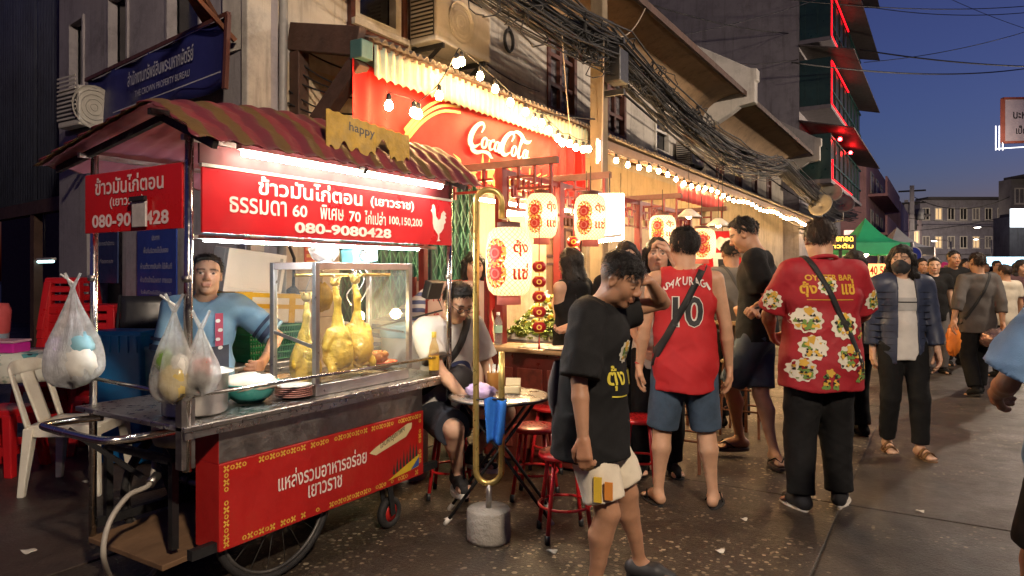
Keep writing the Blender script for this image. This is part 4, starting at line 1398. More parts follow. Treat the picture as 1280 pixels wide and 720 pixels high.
tgo = tg.build('hung_card', mat('grey card', (.42, .38, .37), .5, 0, .2, 20), cart, bevel=.003)
MB().bar((-2.865, Y0 - .024, 1.702), (-2.755, Y0 - .024, 1.702), .014, .018).build('card_clip', BLACKP, tgo)
# awning of striped sheet over a bent ridge
AWN = stripem('maroon and ochre awning', (.13, .02, .03), (.125, .068, .022), 5.2, 1, .5, .5, .5, .3, c3=(.19, .03, .035), wob=.5)
def awn_z(s, y):
 """height across (s: 0 back eave .. 1 front eave)"""
 t = (y - 1.55) / 1.89
 rz_ = 2.085 + .105 * math.sin(min(1, max(0, t) * 2.2) * PI / 2) - .02 * t
 if s < .71:
  k = s / .71
  z = 1.90 + (rz_ - 1.90) * (k ** .85)
 else:
  k = (s - .71) / .29
  z = rz_ + (1.905 - rz_) * (k ** 1.5)
 return z + .006 * math.sin(y * 2 * PI / .105) + .004 * math.sin(s * 2 * PI * 11) - .03 * math.sin(max(0, t) * PI) * (1 - s)
MB().grid(lambda a, b: (-3.60 + 1.26 * b, 1.55 + 1.89 * a + .012 * math.sin(b * 2 * PI * 11) * (1 - a), awn_z(b, 1.55 + 1.89 * a)), 150, 66).build('awning', AWN, cart, solid=.004)
for y in (Y0 + .02, 2.45, Y1 - .02):
 af = MB()
 af.bar((-3.56, y, 1.885), (-2.70, y, 2.03), .022, .03)
 af.bar((-2.70, y, 2.03), (-2.36, y, 1.885), .022, .03)
 af.build('awning_rafter', BLACKM, cart)
MB().bar((-2.70, 1.58, 2.045), (-2.70, 3.42, 2.06), .025, .025).build('ridge_bar', BLACKM, cart)
MB().grid(lambda a, b: (-3.58 + 1.21 * b, 1.58 + 1.83 * a, awn_z(.012 + .97 * b, 1.58 + 1.83 * a) - .012), 60, 30).build('awning_underside', mat('lamplit pink underside', (.42, .15, .21), .45, 0, .3, 3, dirt=.3), cart)  # extra sheet for the pale underside, with its lamplit pink in the colour
for x in (XB, XF):
 MB().bar((x, Y0 - .02, 1.925), (x, Y1 + .05, 1.925), .02, .022).build('top_rail', STEELD, cart)
MB().box((-2.50, 1.66, 1.83), (-2.49, 3.28, 1.91)).build('back_valance', mat('dark maroon cloth', (.12, .014, .02), .6, 0, .3), cart)
# lamps of the cart: the front tube, and an added inner one
tube_lamp_y = (1.80, 3.10)
lf = MB().box((-2.425, 1.78, 1.895), (-2.395, 3.12, 1.915)).build('lamp_fixture', WHITEP, cart)
MB().tube([(-2.41, 1.80, 1.882), (-2.41, 3.10, 1.882)], .0135, 10).build('tube_lamp', glow('cart tube', (1., .78, .6), 75.), lf)
lf2 = MB().box((-2.59, 1.70, 1.536), (-2.56, 3.25, 1.55)).build('lamp_fixture', WHITEP, cart)
MB().tube([(-2.575, 1.74, 1.53), (-2.575, 3.1, 1.53)], .006, 8).build('tube_lamp', glow('added cool tube', (.85, .95, 1.), 230.), lf2)  # added tube in place of the sign's lower metal bar, to light the seller
# torn yellow sheet that says happy
def torn(a):
 return .0 if a < .03 else .03 + .045 * abs(math.sin(a * 7.3)) + (.05 if .55 < a < .75 else 0) + .02 * math.sin(a * 41)
hp = MB()
n = 60
ys = [2.24 + .58 * i / n for i in range(n + 1)]
vs = [(-2.405, y, 1.925 + torn(i / n)) for i, y in enumerate(ys)] + [(-2.405, y, 2.15 - .03 * i / n + .003 * math.sin(i)) for i, y in enumerate(ys)]
hp.add(vs, [(i, i + 1, n + 2 + i, n + 1 + i) for i in range(n)])
ho = hp.build('torn_yellow_sheet', mat('peeling yellow sheet', (.46, .28, .035), .6, 0, .35, 14, .3, 50, dirt=.5, dirtc=(.4, .3, .14), dscale=9), cart, solid=.004)
lay(fit_text('happy', .175, .055, bold=.012), (-2.4025, 2.47, 2.085), Vector((0, 1, -.05)).normalized(), (0, 0, 1)).build('sheet_lettering', BLACKP, ho)
# undercarriage
MB().box((XB, Y0 + .02, .21), (BX0 - .01, BY1 - .03, .235), Matrix.Rotation(.05, 3, 'X')).build('shelf_board', mat('greasy plank', (.16, .09, .045), .75, 0, .4, 5, .4, 25, dirt=.5, stretch=(1, .2, 1)), cart, bevel=.004)
st = MB()
for x, y in ((XB + .02, Y0 + .1), (BX0 - .06, Y0 + .1), (XB + .02, 2.4), (BX0 - .06, 2.4)):
 st.bar((x, y, .23), (x, y, .6), .03, .03)
for a, b in (((XB + .02, Y0 + .1), (BX0 - .06, Y0 + .1)), ((XB + .02, 2.4), (BX0 - .06, 2.4)), ((XB + .02, Y0 + .1), (XB + .02, 2.4)), ((BX0 - .06, Y0 + .1), (BX0 - .06, 2.4))):
 st.bar((*a, .602), (*b, .602), .03, .03)
st.build('stove_frame', BLACKM, cart)
MB().lathe([(.001, .61), (.15, .61), (.16, .64), (.16, .745), (.15, .75)], (-3.0, 1.95, 0), 24).build('under_pot', STEELD, cart)
for x in (XB + .01, XF - .06):
 MB().bar((x, Y0 + .05, .26), (x, Y1 - .05, .26), .035, .04).build('chassis_rail', BLACKM, cart)
MB().cyl((XB - .03, 2.12, .33), (-2.55, 2.12, .33), .014).build('axle', STEELD, cart)
def wheel(c, r, par, w=.035, spokes=18):
 c = Vector(c)
 DK = mat('dull dark metal', (.09, .085, .08), .5, .6, .3, 12)
 t = MB().tube([c + Vector((0, r * math.cos(a), r * math.sin(a))) for a in np.linspace(0, 2 * PI, 40, endpoint=False)], w / 2, 8, closed=True).build('wheel', RUBBER, par)
 MB().tube([c + Vector((0, (r - w * .62) * math.cos(a), (r - w * .62) * math.sin(a))) for a in np.linspace(0, 2 * PI, 40, endpoint=False)], w * .28, 6, closed=True).build('rim', DK, t)
 s = MB()
 for k in range(spokes):
  a = 2 * PI * k / spokes
  s.tube([c + Vector((.012 * (-1) ** k, .02 * math.cos(a + .5), .02 * math.sin(a + .5))), c + Vector((0, (r - w * .6) * math.cos(a), (r - w * .6) * math.sin(a)))], .0022, 4)
 s.cyl(c - Vector((.03, 0, 0)), c + Vector((.03, 0, 0)), .02)
 s.build('spokes', DK, t)
wheel((-2.60, 2.12, .335), .318, cart)
wheel((XB - .0, 2.12, .335), .318, cart)
for x, y in ((-2.58, 2.86), (XB + .06, 2.9)):
 c = Vector((x, y, .085))
 w = MB().lathe([(.05, -.02), (.078, -.018), (.085, -.008), (.085, .008), (.078, .018), (.05, .02), (.05, -.02)], c, 24, ax=Matrix.Rotation(PI / 2, 3, 'Y')).build('caster_wheel', RUBBER, cart)
 MB().lathe([(.001, -.012), (.05, -.012), (.05, .012), (.001, .012)], c, 16, ax=Matrix.Rotation(PI / 2, 3, 'Y')).build('caster_hub', REDW, w)
 fk = MB()
 for s in (-1, 1):
  fk.bar(c + Vector((s * .03, 0, -.01)), c + Vector((s * .03, -.03, .15)), .006, .035, up=(0, 1, 0))
 fk.box((x - .035, y - .06, .235), (x + .035, y + .02, .242))
 fk.build('caster_fork', BLACKM, w)
# --- things on and about the cart
def bowl_prof(r, h, t=.004):
 return [(.001, 0), (r * .5, 0), (r * .8, h * .35), (r * .96, h * .8), (r, h), (r + .012, h + .004), (r + .012, h + .008), (r - t, h + .006), (r * .92, h * .8), (r * .75, h * .38), (r * .45, t), (.001, t)]
ALU = mat('dull aluminium', (.55, .53, .5), .38, .9, .15, 10, .1, 60, dirt=.25, dirtc=(.15, .11, .08))
P = Vector((-2.70, 1.78, CT + .002))
t = thing('cooking_pot', 'round aluminium pot with white lid at the front corner of the counter', 'pot', P)
MB().lathe([(.001, 0), (.118, 0), (.13, .012), (.132, .165), (.138, .17), (.138, .174), (.127, .172), (.125, .02), (.001, .01)], P, 36).build('body', ALU, t)
MB().lathe([(.001, .205), (.03, .203), (.13, .182), (.15, .176), (.15, .172), (.001, .18)], P + Vector((0, .005, 0)), 32).build('lid', mat('white enamel lid', (.7, .68, .64), .25, 0, .08, 5, coat=.3), t)
for s in (-1, 1):
 MB().tube([P + Vector((s * .03, -.13, .13)), P + Vector((s * .03, -.17, .135)), P + Vector((-s * .0, -.18, .135))], .006, 6).build('handle', ALU, t)
P = Vector((-2.72, 2.07, CT + .002))
TURQ = mat('turquoise plastic', (.07, .42, .38), .35, 0, .1, 5, coat=.2)
t = thing('turquoise_bowl', 'turquoise plastic bowl heaped with paper napkins on the counter', 'bowl', P)
MB().lathe(bowl_prof(.12, .085), P, 32).build('bowl', TURQ, t)
def crumple(mb, c, rx, ry, rz, seed, n=22, m=12, amp=.3):
 rr = random.Random(seed)
 ph = [(rr.uniform(1, 5), rr.uniform(1, 5), rr.uniform(1, 5), rr.uniform(0, 6), rr.uniform(.4, 1)) for _ in range(7)]
 vs, fs = [], []
 for i in range(m + 1):
  th = PI * i / m
  for k in range(n):
   a = 2 * PI * k / n
   d = Vector((math.sin(th) * math.cos(a), math.sin(th) * math.sin(a), math.cos(th)))
   q = sum(w * abs(math.sin(f * d.x * 1.7 + g * d.y * 1.7 + h * d.z * 1.7 + p)) for f, g, h, p, w in ph) / 4.5
   s = 1 - amp + amp * 2 * q
   vs.append(Vector(c) + Vector((d.x * rx, d.y * ry, d.z * rz)) * s)
 for i in range(m):
  for k in range(n):
   k2 = (k + 1) % n
   fs.append((i * n + k, (i + 1) * n + k, (i + 1) * n + k2, i * n + k2))
 mb.add(vs, fs, True)
 return mb
nap = MB()
crumple(nap, P + Vector((0, 0, .085)), .105, .105, .04, 3, amp=.35)
nap.build('napkins', mat('paper napkin', (.72, .62, .5), .8, 0, .12, 12), t)
t = thing('small_teal_bowls', 'two small teal bowls nested behind the big pot', 'bowls', (-2.83, 1.95, CT))
for k in range(2):
 MB().lathe(bowl_prof(.07, .05), (-2.80, 1.955, CT + .002 + k * .022), 24).build('bowl', mat('teal melamine', (.12, .33, .3), .35), t)
P = Vector((-2.63, 2.245, CT + .002))
t = thing('plate_stack', 'stack of pink rimmed white plates beside the turquoise bowl', 'plates', P)
for k in range(6):
 MB().lathe([(.001, 0), (.05, 0), (.085, .012), (.088, .015), (.082, .0155), (.05, .005), (.001, .004)], P + Vector((.002 * math.sin(k * 2), .002 * math.cos(k * 3), k * .0095)), 28).build('plate', mat('pink melamine' if k < 5 else 'white melamine', (.55, .28, .24) if k < 5 else (.72, .68, .62), .3, coat=.2), t)
# glass case
gx0, gx1, gy0, gy1, gz0, gz1 = -2.86, -2.555, 2.315, 2.995, CT + .002, 1.447
gc = thing('glass_food_case', 'aluminium framed glass case holding poached chickens', 'display case', (-2.7, 2.65, CT))
ALF = mat('aluminium section', (.6, .59, .57), .35, .9, .1, 8, dirt=.2)
MB().box((gx0, gy0, gz0), (gx1, gy1, gz0 + .055)).build('base', ALF, gc, bevel=.003)
for x, y in ((gx0, gy0), (gx1, gy0), (gx0, gy1), (gx1, gy1)):
 MB().box((x - .013, y - .013, gz0 + .056), (x + .013, y + .013, gz1)).build('corner_post', ALF, gc, bevel=.002)
PKF = mat('pinkish top rail', (.62, .5, .45), .4, .5)
for a, b in (((gx0 + .014, gy0), (gx1 - .014, gy0)), ((gx0 + .014, gy1), (gx1 - .014, gy1)), ((gx0, gy0 + .014), (gx0, gy1 - .014)), ((gx1, gy0 + .014), (gx1, gy1 - .014))):
 MB().bar((*a, gz1 - .018), (*b, gz1 - .018), .024, .034).build('top_rail', PKF, gc, bevel=.002)
GL = glassm('case glass', (.96, .97, .96), 1., .07)
MB().box((gx1 - .001, gy0 + .014, gz0 + .057), (gx1 + .001, gy1 - .014, gz1 - .036)).build('front_pane', GL, gc)
MB().box((gx0 + .014, gy0 - .001, gz0 + .057), (gx1 - .014, gy0 + .001, gz1 - .036)).build('side_pane', GL, gc)
MB().box((gx0 + .014, gy1 - .001, gz0 + .057), (gx1 - .014, gy1 + .001, gz1 - .036)).build('side_pane', GL, gc)
MB().bar((gx0, gy0 - .006, gz0 + .3), (gx1, gy0 - .006, gz0 + .235), .008, .016).build('brace_bar', ALF, gc)
MB().bar((gx0 + .05, gy1 - .3, gz0 + .33), (gx1 - .02, gy1 - .02, gz0 + .26), .006, .012).build('brace_bar', ALF, gc)
MB().tube([(-2.7, gy0, 1.385), (-2.7, gy1, 1.385)], .009, 8).build('hanging_rod', mat('brass rod', (.5, .33, .08), .35, .9), gc)
MB().box((gx0 + .02, gy0 + .02, gz0 + .056), (gx1 - .02, gy1 - .02, gz0 + .06)).build('tray', mat('tray steel', (.5, .42, .28), .3, .8), gc)
cb_ = thing('case_lamp', 'bright bare bulb hanging inside the glass case', 'lamp', (-2.79, 2.84, 1.15))
MB().sphere((-2.79, 2.84, 1.15), .032, 14, 8).build('bulb', glow('case bulb', (1., .74, .38), 230.), cb_)
MB().tube([(-2.79, 2.84, 1.18), (-2.78, 2.83, 1.3), (-2.8, 2.8, 1.4)], .004, 5).build('cord', WHITEP, cb_)
# poached chickens: neck, trunk, thighs, folded wings, gathered feet
CHK = mat('poached chicken skin', (.74, .46, .05), .36, 0, .3, 20, .9, 55, coat=.3, dirt=.45, dirtc=(.36, .16, .04), dscale=11)
CHD = mat('chicken claw', (.3, .17, .05), .5, 0, .35, 25, .5, 50)
# =========== signed distance modelling (also used for the people below)
class SDF:
 """smooth blend of rounded cones and ellipsoids sampled on a grid, skinned with surface nets"""
 def __init__(s, h, k=.03):
  s.h, s.k, s.p = h, k, []
 def cone(s, a, b, ra, rb, flat=1., fax=(0, 1, 0), k=None, op='u'):
  s.p.append(('c', np.array(a, float), np.array(b, float), ra, rb, flat, np.array(fax, float), s.k if k is None else k, op))
  return s
 def ell(s, c, r, M=None, k=None, op='u'):
  s.p.append(('e', np.array(c, float), np.array(r, float), np.eye(3) if M is None else np.array(M, float), 0, 0, 0, s.k if k is None else k, op))
  return s
 def bounds(s):
  lo, hi = np.full(3, 1e9), np.full(3, -1e9)
  for q in s.p:
   if q[8] != 'u':
    continue
   if q[0] == 'c':
    m = max(q[3], q[4]) * max(1, 1 if q[5] <= 1 else q[5])
    lo = np.minimum(lo, np.minimum(q[1], q[2]) - m)
    hi = np.maximum(hi, np.maximum(q[1], q[2]) + m)
   else:
    m = q[2].max()
    lo = np.minimum(lo, q[1] - m)
    hi = np.maximum(hi, q[1] + m)
  return lo, hi
 def field(s, lo=None, hi=None, pad=.03):
  a, b = s.bounds()
  lo = a - pad if lo is None else lo
  hi = b + pad if hi is None else hi
  n = np.ceil((hi - lo) / s.h).astype(int) + 1
  s.lo, s.n = lo, n
  ax = [lo[i] + s.h * np.arange(n[i]) for i in range(3)]
  s.ax = ax
  F = np.full(n, .12, np.float32)
  for q in s.p:
   k = q[7]
   mg = k * 1.2 + s.h * 2 + .012
   if q[0] == 'c':
    m = max(q[3], q[4]) * max(1, q[5])
    pl, ph = np.minimum(q[1], q[2]) - m - mg, np.maximum(q[1], q[2]) + m + mg
   else:
    m = q[2].max()
    pl, ph = q[1] - m - mg, q[1] + m + mg
   i0 = np.clip(np.floor((pl - lo) / s.h).astype(int), 0, n)
   i1 = np.clip(np.ceil((ph - lo) / s.h).astype(int) + 1, 0, n)
   if (i1 <= i0).any():
    continue
   sl = tuple(slice(i0[i], i1[i]) for i in range(3))
   X = ax[0][sl[0]][:, None, None].astype(np.float32)
   Y = ax[1][sl[1]][None, :, None].astype(np.float32)
   Z = ax[2][sl[2]][None, None, :].astype(np.float32)
   if q[0] == 'c':
    A, B, ra, rb, fl, fx = q[1:7]
    d = B - A
    L2 = max(1e-9, float(d @ d))
    px_, py_, pz_ = X - A[0], Y - A[1], Z - A[2]
    t = np.clip((px_ * d[0] + py_ * d[1] + pz_ * d[2]) / L2, 0, 1)
    px_, py_, pz_ = px_ - t * d[0], py_ - t * d[1], pz_ - t * d[2]
    if fl != 1.:
     fn = fx / np.linalg.norm(fx)
     c = (px_ * fn[0] + py_ * fn[1] + pz_ * fn[2]) * (1 / fl - 1)
     px_, py_, pz_ = px_ + c * fn[0], py_ + c * fn[1], pz_ + c * fn[2]
    D = np.sqrt(px_ * px_ + py_ * py_ + pz_ * pz_) - (ra + (rb - ra) * t)
    if fl < 1.:
     D = D * (.5 + .5 * fl)
   else:
    C, r, M = q[1:4]
    px_, py_, pz_ = X - C[0], Y - C[1], Z - C[2]
    e = [(px_ * M[0][i] + py_ * M[1][i] + pz_ * M[2][i]) / r[i] for i in range(3)]
    L = np.sqrt(e[0] ** 2 + e[1] ** 2 + e[2] ** 2)
    g = np.sqrt((e[0] / r[0]) ** 2 + (e[1] / r[1]) ** 2 + (e[2] / r[2]) ** 2)
    D = L * (L - 1) / np.maximum(g, 1e-6)
   f = F[sl]
   if q[8] == 'u':
    hh = np.clip(.5 + .5 * (D - f) / k, 0, 1)
    F[sl] = D + (f - D) * hh - k * hh * (1 - hh) if False else (D * (1 - hh) + f * hh - k * hh * (1 - hh))
   else:
    hh = np.clip(.5 - .5 * (f + D) / k, 0, 1)
    F[sl] = f * (1 - hh) - D * hh + k * hh * (1 - hh)
  return F
 def coords(s):
  return s.ax[0][:, None, None].astype(np.float32), s.ax[1][None, :, None].astype(np.float32), s.ax[2][None, None, :].astype(np.float32)
def surfnets(F, lo, h):
 ins = F < 0
 n = F.shape
 c = np.zeros((n[0] - 1, n[1] - 1, n[2] - 1), np.uint8)
 offs = [(a, b, d) for a in (0, 1) for b in (0, 1) for d in (0, 1)]
 for a, b, d in offs:
  c += ins[a:n[0] - 1 + a, b:n[1] - 1 + b, d:n[2] - 1 + d]
 act = (c > 0) & (c < 8)
 I = np.argwhere(act)
 if len(I) == 0:
  return np.zeros((0, 3)), np.zeros((0, 4), int)
 idx = np.full(act.shape, -1, np.int64)
 idx[act] = np.arange(len(I))
 V = {o: F[I[:, 0] + o[0], I[:, 1] + o[1], I[:, 2] + o[2]] for o in offs}
 acc = np.zeros((len(I), 3))
 cnt = np.zeros(len(I))
 for a in offs:
  for x in range(3):
   if a[x] == 0:
    b = list(a)
    b[x] = 1
    va, vb = V[a], V[tuple(b)]
    m = (va < 0) != (vb < 0)
    t = np.where(m, va / np.where(m, va - vb, 1), 0)
    p = np.tile(np.array(a, float), (len(I), 1))
    p[:, x] += t
    acc[m] += p[m]
    cnt[m] += 1
 P_ = (I + acc / cnt[:, None]) * h + lo
 quads = []
 for x in range(3):
  sl0 = [slice(1, -1)] * 3
  sl0[x] = slice(0, n[x] - 1)
  sl1 = [slice(1, -1)] * 3
  sl1[x] = slice(1, n[x])
  a, b = ins[tuple(sl0)], ins[tuple(sl1)]
  for flip, m in ((False, a & ~b), (True, ~a & b)):
   E_ = np.argwhere(m)
   if len(E_) == 0:
    continue
   base = E_ + 1
   base[:, x] -= 1
   y, z = (x + 1) % 3, (x + 2) % 3
   q = []
   for dy, dz in ((-1, -1), (0, -1), (0, 0), (-1, 0)):
    w = base.copy()
    w[:, y] += dy
    w[:, z] += dz
    q.append(idx[w[:, 0], w[:, 1], w[:, 2]])
   q = np.stack(q, 1)
   quads.append(q[:, ::-1] if flip else q)
 Q = np.concatenate(quads)
 return P_, Q[(Q >= 0).all(1)]
def relax(V, Q, it=2):
 """take the grid steps out of a skinned surface without shrinking it"""
 n = len(V)
 E_ = np.concatenate([Q[:, [0, 1]], Q[:, [1, 2]], Q[:, [2, 3]], Q[:, [3, 0]]])
 a, b = np.concatenate([E_[:, 0], E_[:, 1]]), np.concatenate([E_[:, 1], E_[:, 0]])
 c = np.maximum(1, np.bincount(a, minlength=n))[:, None]
 for i in range(it):
  for l in (.5, -.52):
   m = np.stack([np.bincount(a, V[b, k], n) for k in range(3)], 1) / c
   V = V + l * (m - V)
 return V
def np_obj(name, V, Q, m, parent=None, cols=None):
 V = relax(np.asarray(V, float), np.asarray(Q)) if len(Q) else V
 me = bpy.data.meshes.new(name)
 me.vertices.add(len(V))
 me.vertices.foreach_set('co', np.asarray(V, np.float32).ravel())
 me.loops.add(len(Q) * 4)
 me.loops.foreach_set('vertex_index', np.asarray(Q, np.int32).ravel())
 me.polygons.add(len(Q))
 me.polygons.foreach_set('loop_start', np.arange(0, len(Q) * 4, 4, dtype=np.int32))
 me.polygons.foreach_set('loop_total', np.full(len(Q), 4, np.int32))
 me.polygons.foreach_set('use_smooth', np.ones(len(Q), bool))
 if cols is not None:
  at_ = me.color_attributes.new('Col', 'FLOAT_COLOR', 'POINT')
  at_.data.foreach_set('color', np.concatenate([cols, np.ones((len(V), 1))], 1).astype(np.float32).ravel())
 me.update()
 me.validate()
 me.materials.append(m)
 o = bpy.data.objects.new(name, me)
 col.objects.link(o)
 if parent is not None:
  attach(o, parent)
 return o
def vnoise(P_, f, seed):
 """smooth value noise at points"""
 rs = np.random.RandomState(seed)
 T = rs.rand(16, 16, 16).astype(np.float32)
 q = P_ * np.asarray(f, np.float32)
 i = np.floor(q).astype(int)
 w = q - i
 w = w * w * (3 - 2 * w)
 r = 0
 for a in (0, 1):
  for b in (0, 1):
   for c in (0, 1):
    ww = (w[:, 0] if a else 1 - w[:, 0]) * (w[:, 1] if b else 1 - w[:, 1]) * (w[:, 2] if c else 1 - w[:, 2])
    r = r + ww * T[(i[:, 0] + a) % 16, (i[:, 1] + b) % 16, (i[:, 2] + c) % 16]
 return r * 2 - 1
def wobble(s, F, amp, f, seed, band=.05):
 """push the surface in and out with noise (skin, cloth folds, meat)"""
 X = np.argwhere(np.abs(F) < band)
 P_ = X * s.h + s.lo
 F[X[:, 0], X[:, 1], X[:, 2]] += (amp * vnoise(P_.astype(np.float32), f, seed)).astype(np.float32)
 return F
def chicken(label, y, x, rz_, seed, zt=1.30):
 t = thing('poached_chicken', label, 'chicken', (x, y, CT + .06), 'poached chickens in the glass case')
 s = SDF(.0065, .022)
 z0 = CT + .08
 lean = random.Random(seed).uniform(-.02, .02)
 s.cone((x, y, zt), (x + .01, y + lean * .5, zt - .06), .014, .017)
 s.cone((x + .01, y + lean * .5, zt - .06), (x, y + lean, zt - .16), .016, .022)
 s.cone((x, y + lean, zt - .16), (x, y + lean, zt - .24), .024, .05)
 s.ell((x, y + lean, zt - .30), (.07, .078, .098))
 s.ell((x + .014, y + lean, zt - .34), (.072, .072, .078))
 c, sn = math.cos(rz_), math.sin(rz_)
 for sd in (-1, 1):
  ox, oy = -sn * sd, c * sd
  s.cone((x + ox * .058, y + lean + oy * .058, zt - .22), (x + ox * .082, y + lean + oy * .082, zt - .30), .02, .017, k=.015)
  s.cone((x + ox * .082, y + lean + oy * .082, zt - .30), (x + ox * .06 + .02, y + lean + oy * .06, zt - .24), .016, .01, k=.012)
  s.cone((x + ox * .05, y + lean + oy * .05, zt - .36), (x + ox * .07 + .03, y + lean + oy * .07, zt - .41), .035, .024, k=.015)
 F = wobble(s, s.field(), .006, (34, 34, 22), seed)
 V, Q = surfnets(F, s.lo, s.h)
 np_obj('body', V, Q, CHK, t)
 s = SDF(.0055, .012)
 s.ell((x, y, zt + .03), (.026, .026, .02))
 for k in range(5):
  a = k * 1.26
  s.cone((x, y, zt + .03), (x + .03 * math.cos(a), y + .03 * math.sin(a), zt + .055), .009, .005)
 for k in range(6):
  a = k * 1.05
  s.cone((x + .03, y + .04 * math.cos(a), zt - .40 + .02 * math.sin(a)), (x + .055, y + .055 * math.cos(a + .4), zt - .395 + .035 * math.sin(a + .4)), .012, .006)
 F = wobble(s, s.field(), .004, 60, seed + 1)
 V, Q = surfnets(F, s.lo, s.h)
 np_obj('claws', V, Q, mat('boiled chicken head and feet', (.5, .3, .06), .45, 0, .35, 25, .4, 50), t)
 MB().tube([(x, y, zt + .04), (x - .004, y, zt + .07), (-2.7, y, 1.385)], .0025, 5).build('hook', STEELD, t)
chicken('pale poached chicken at the left of the glass case', 2.42, -2.74, .3, 21, 1.24)
chicken('upright long necked poached chicken in the middle of the case', 2.535, -2.66, .1, 22, 1.315)
chicken('bright yellow poached chicken in front of the case bulb', 2.675, -2.655, -.2, 23, 1.325)
# fried chicken heap
FRY = mat('fried crust', (.38, .14, .025), .6, 0, .4, 28, .7, 60)
ft = thing('fried_chicken_tray', 'red tray heaped with fried chicken pieces in the case corner', 'fried chicken', (-2.68, 2.9, CT + .07))
MB().lathe(bowl_prof(.085, .03), (-2.68, 2.895, CT + .064), 24).build('tray', mat('orange red tray', (.5, .08, .02), .4), ft)
random.seed(9)
for i in range(16):
 a, r = random.random() * 6.28, random.uniform(0, .06)
 crumple(MB(), (-2.68 + r * math.cos(a), 2.895 + r * math.sin(a), CT + .1 + random.uniform(0, .07) * (1 - r / .09)), random.uniform(.022, .034), random.uniform(.022, .03), random.uniform(.018, .026), i, 12, 8, .25).build('piece', FRY, ft)
# sauce bottle
P = Vector((-2.515, 3.17, CT + .002))
t = thing('sauce_bottle', 'half full clear sauce bottle with yellow cap at the counter end', 'bottle', P)
MB().lathe([(.001, 0), (.028, 0), (.03, .006), (.03, .14), (.026, .165), (.013, .205), (.012, .235), (.001, .236)], P, 22).build('glass', glassm('bottle glass', (.9, .8, .55), 1., .12), t)
MB().lathe([(.001, .002), (.027, .002), (.0285, .01), (.0285, .06), (.001, .061)], P, 20).build('sauce', mat('dark sauce', (.03, .012, .004), .2), t)
MB().lathe([(.001, .0615), (.0284, .0615), (.0284, .11), (.001, .111)], P, 20).build('oil', mat('amber sauce', (.45, .2, .01), .2), t)
MB().lathe([(.0306, .03), (.0306, .115)], P, 22).build('label', mat('yellow label', (.6, .36, .03), .5), t)
MB().lathe([(.0135, .218), (.0145, .22), (.0145, .25), (.001, .252)], P, 14).build('cap', mat('yellow cap', (.6, .45, .06), .4), t)
# chopping board and cleaver
P = Vector((-3.02, 2.38, CT + .002))
t = thing('chopping_block', 'thick round wooden chopping block behind the bowl', 'chopping block', P)
MB().lathe([(.001, 0), (.13, 0), (.135, .006), (.135, .05), (.13, .056), (.001, .057)], P, 30).build('block', mat('chopping wood', (.34, .19, .08), .7, 0, .3, 12, .4, 30), t)
kn = thing('cleaver', 'cleaver with black handle lying on the chopping block', 'knife', P + Vector((0, 0, .06)))
q = P + Vector((.02, -.02, .059))
MB().prism([(0, 0), (.17, .01), (.17, .07), (0, .06)], .003, q, Vector((.3, .95, 0)), Vector((-.95, .3, 0))).build('blade', STEEL, kn)
MB().tube([q + Vector((-.02, .03, .01)), q + Vector((-.06, -.1, .016))], [.011, .013], 10).build('handle', BLACKP, kn)
# hanging plastic bags
BAG = filmm('plastic bag film', (.8, .82, .84), .75)
BAGC = filmm('clear bag film', (.8, .8, .76), .42)
def bag(name, label, top, drop, rx, ry, m, fill, seed, tie=.5):
 top = Vector(top)
 t = thing(name, label, 'plastic bag', top - Vector((0, 0, drop)))
 rr = random.Random(seed)
 ph = [rr.uniform(0, 6) for _ in range(6)]
 nseg, rows = 40, 22
 vs, fs = [], []
 for j in range(rows + 1):
  q = j / rows
  w = .06 + .94 * (math.sin(min(1, q * 1.25) * PI / 2) ** 1.6) if q < .8 else math.sqrt(max(0, 1 - ((q - .8) / .2) ** 2.4)) * .98 + .02
  for k in range(nseg):
   a = 2 * PI * k / nseg
   fold = 1 + (.22 * math.sin(5 * a + ph[0]) + .16 * math.sin(9 * a + ph[1] + 3 * q) + .06 * math.sin(13 * a + ph[2] - 5 * q)) * (1.15 - q) + .05 * math.sin(3 * a + ph[3] + 4 * q)
   vs.append(top + side * (rx * w * fold * math.cos(a)) + Vector((-SN, CS, 0)) * (ry * w * fold * math.sin(a)) + Vector((0, 0, -drop * q + .012 * math.sin(4 * a + ph[4]) * q)))
 for j in range(rows):
  for k in range(nseg):
   k2 = (k + 1) % nseg
   fs.append((j * nseg + k, (j + 1) * nseg + k, (j + 1) * nseg + k2, j * nseg + k2))
 MB().add(vs, fs, True).build('film', m, t)
 ear = MB()
 for s in (-1, 1):
  ear.tube(catmull([tuple(top + Vector((0, 0, -.02))), tuple(top + side * (.02 * s) + Vector((0, 0, .02))), tuple(top + side * (.035 * s) + Vector((0, 0, .05)))], 4), [.008] * 4 + [.006] * 5, 6)
 ear.build('knot', m, t)
 for (c, r, mm) in fill:
  crumple(MB(), top + side * c[0] + Vector((-SN, CS, 0)) * c[1] + Vector((0, 0, c[2])), *r, seed + len(r), 18, 12, .22).build('contents', mm, t)
 return t
FW = mat('white rice packs', (.7, .68, .62), .6)
FBL = mat('blue print pack', (.25, .5, .6), .5)
FY = mat('yellow soup', (.55, .42, .14), .3)
FG = mat('green vegetable', (.12, .22, .04), .5)
FP = mat('pink sausage', (.5, .2, .17), .5)
bag('white_carrier_bag', 'white carrier bag tied to the far left cart pole', (XB - .03, Y0 - .03, 1.345), .46, .125, .08, BAG, [((.02, 0, -.34), (.1, .065, .09), FW), ((.05, -.02, -.27), (.06, .045, .05), FBL), ((-.06, -.02, -.3), (.05, .04, .06), mat('lilac pack', (.5, .42, .6), .5))], 31)
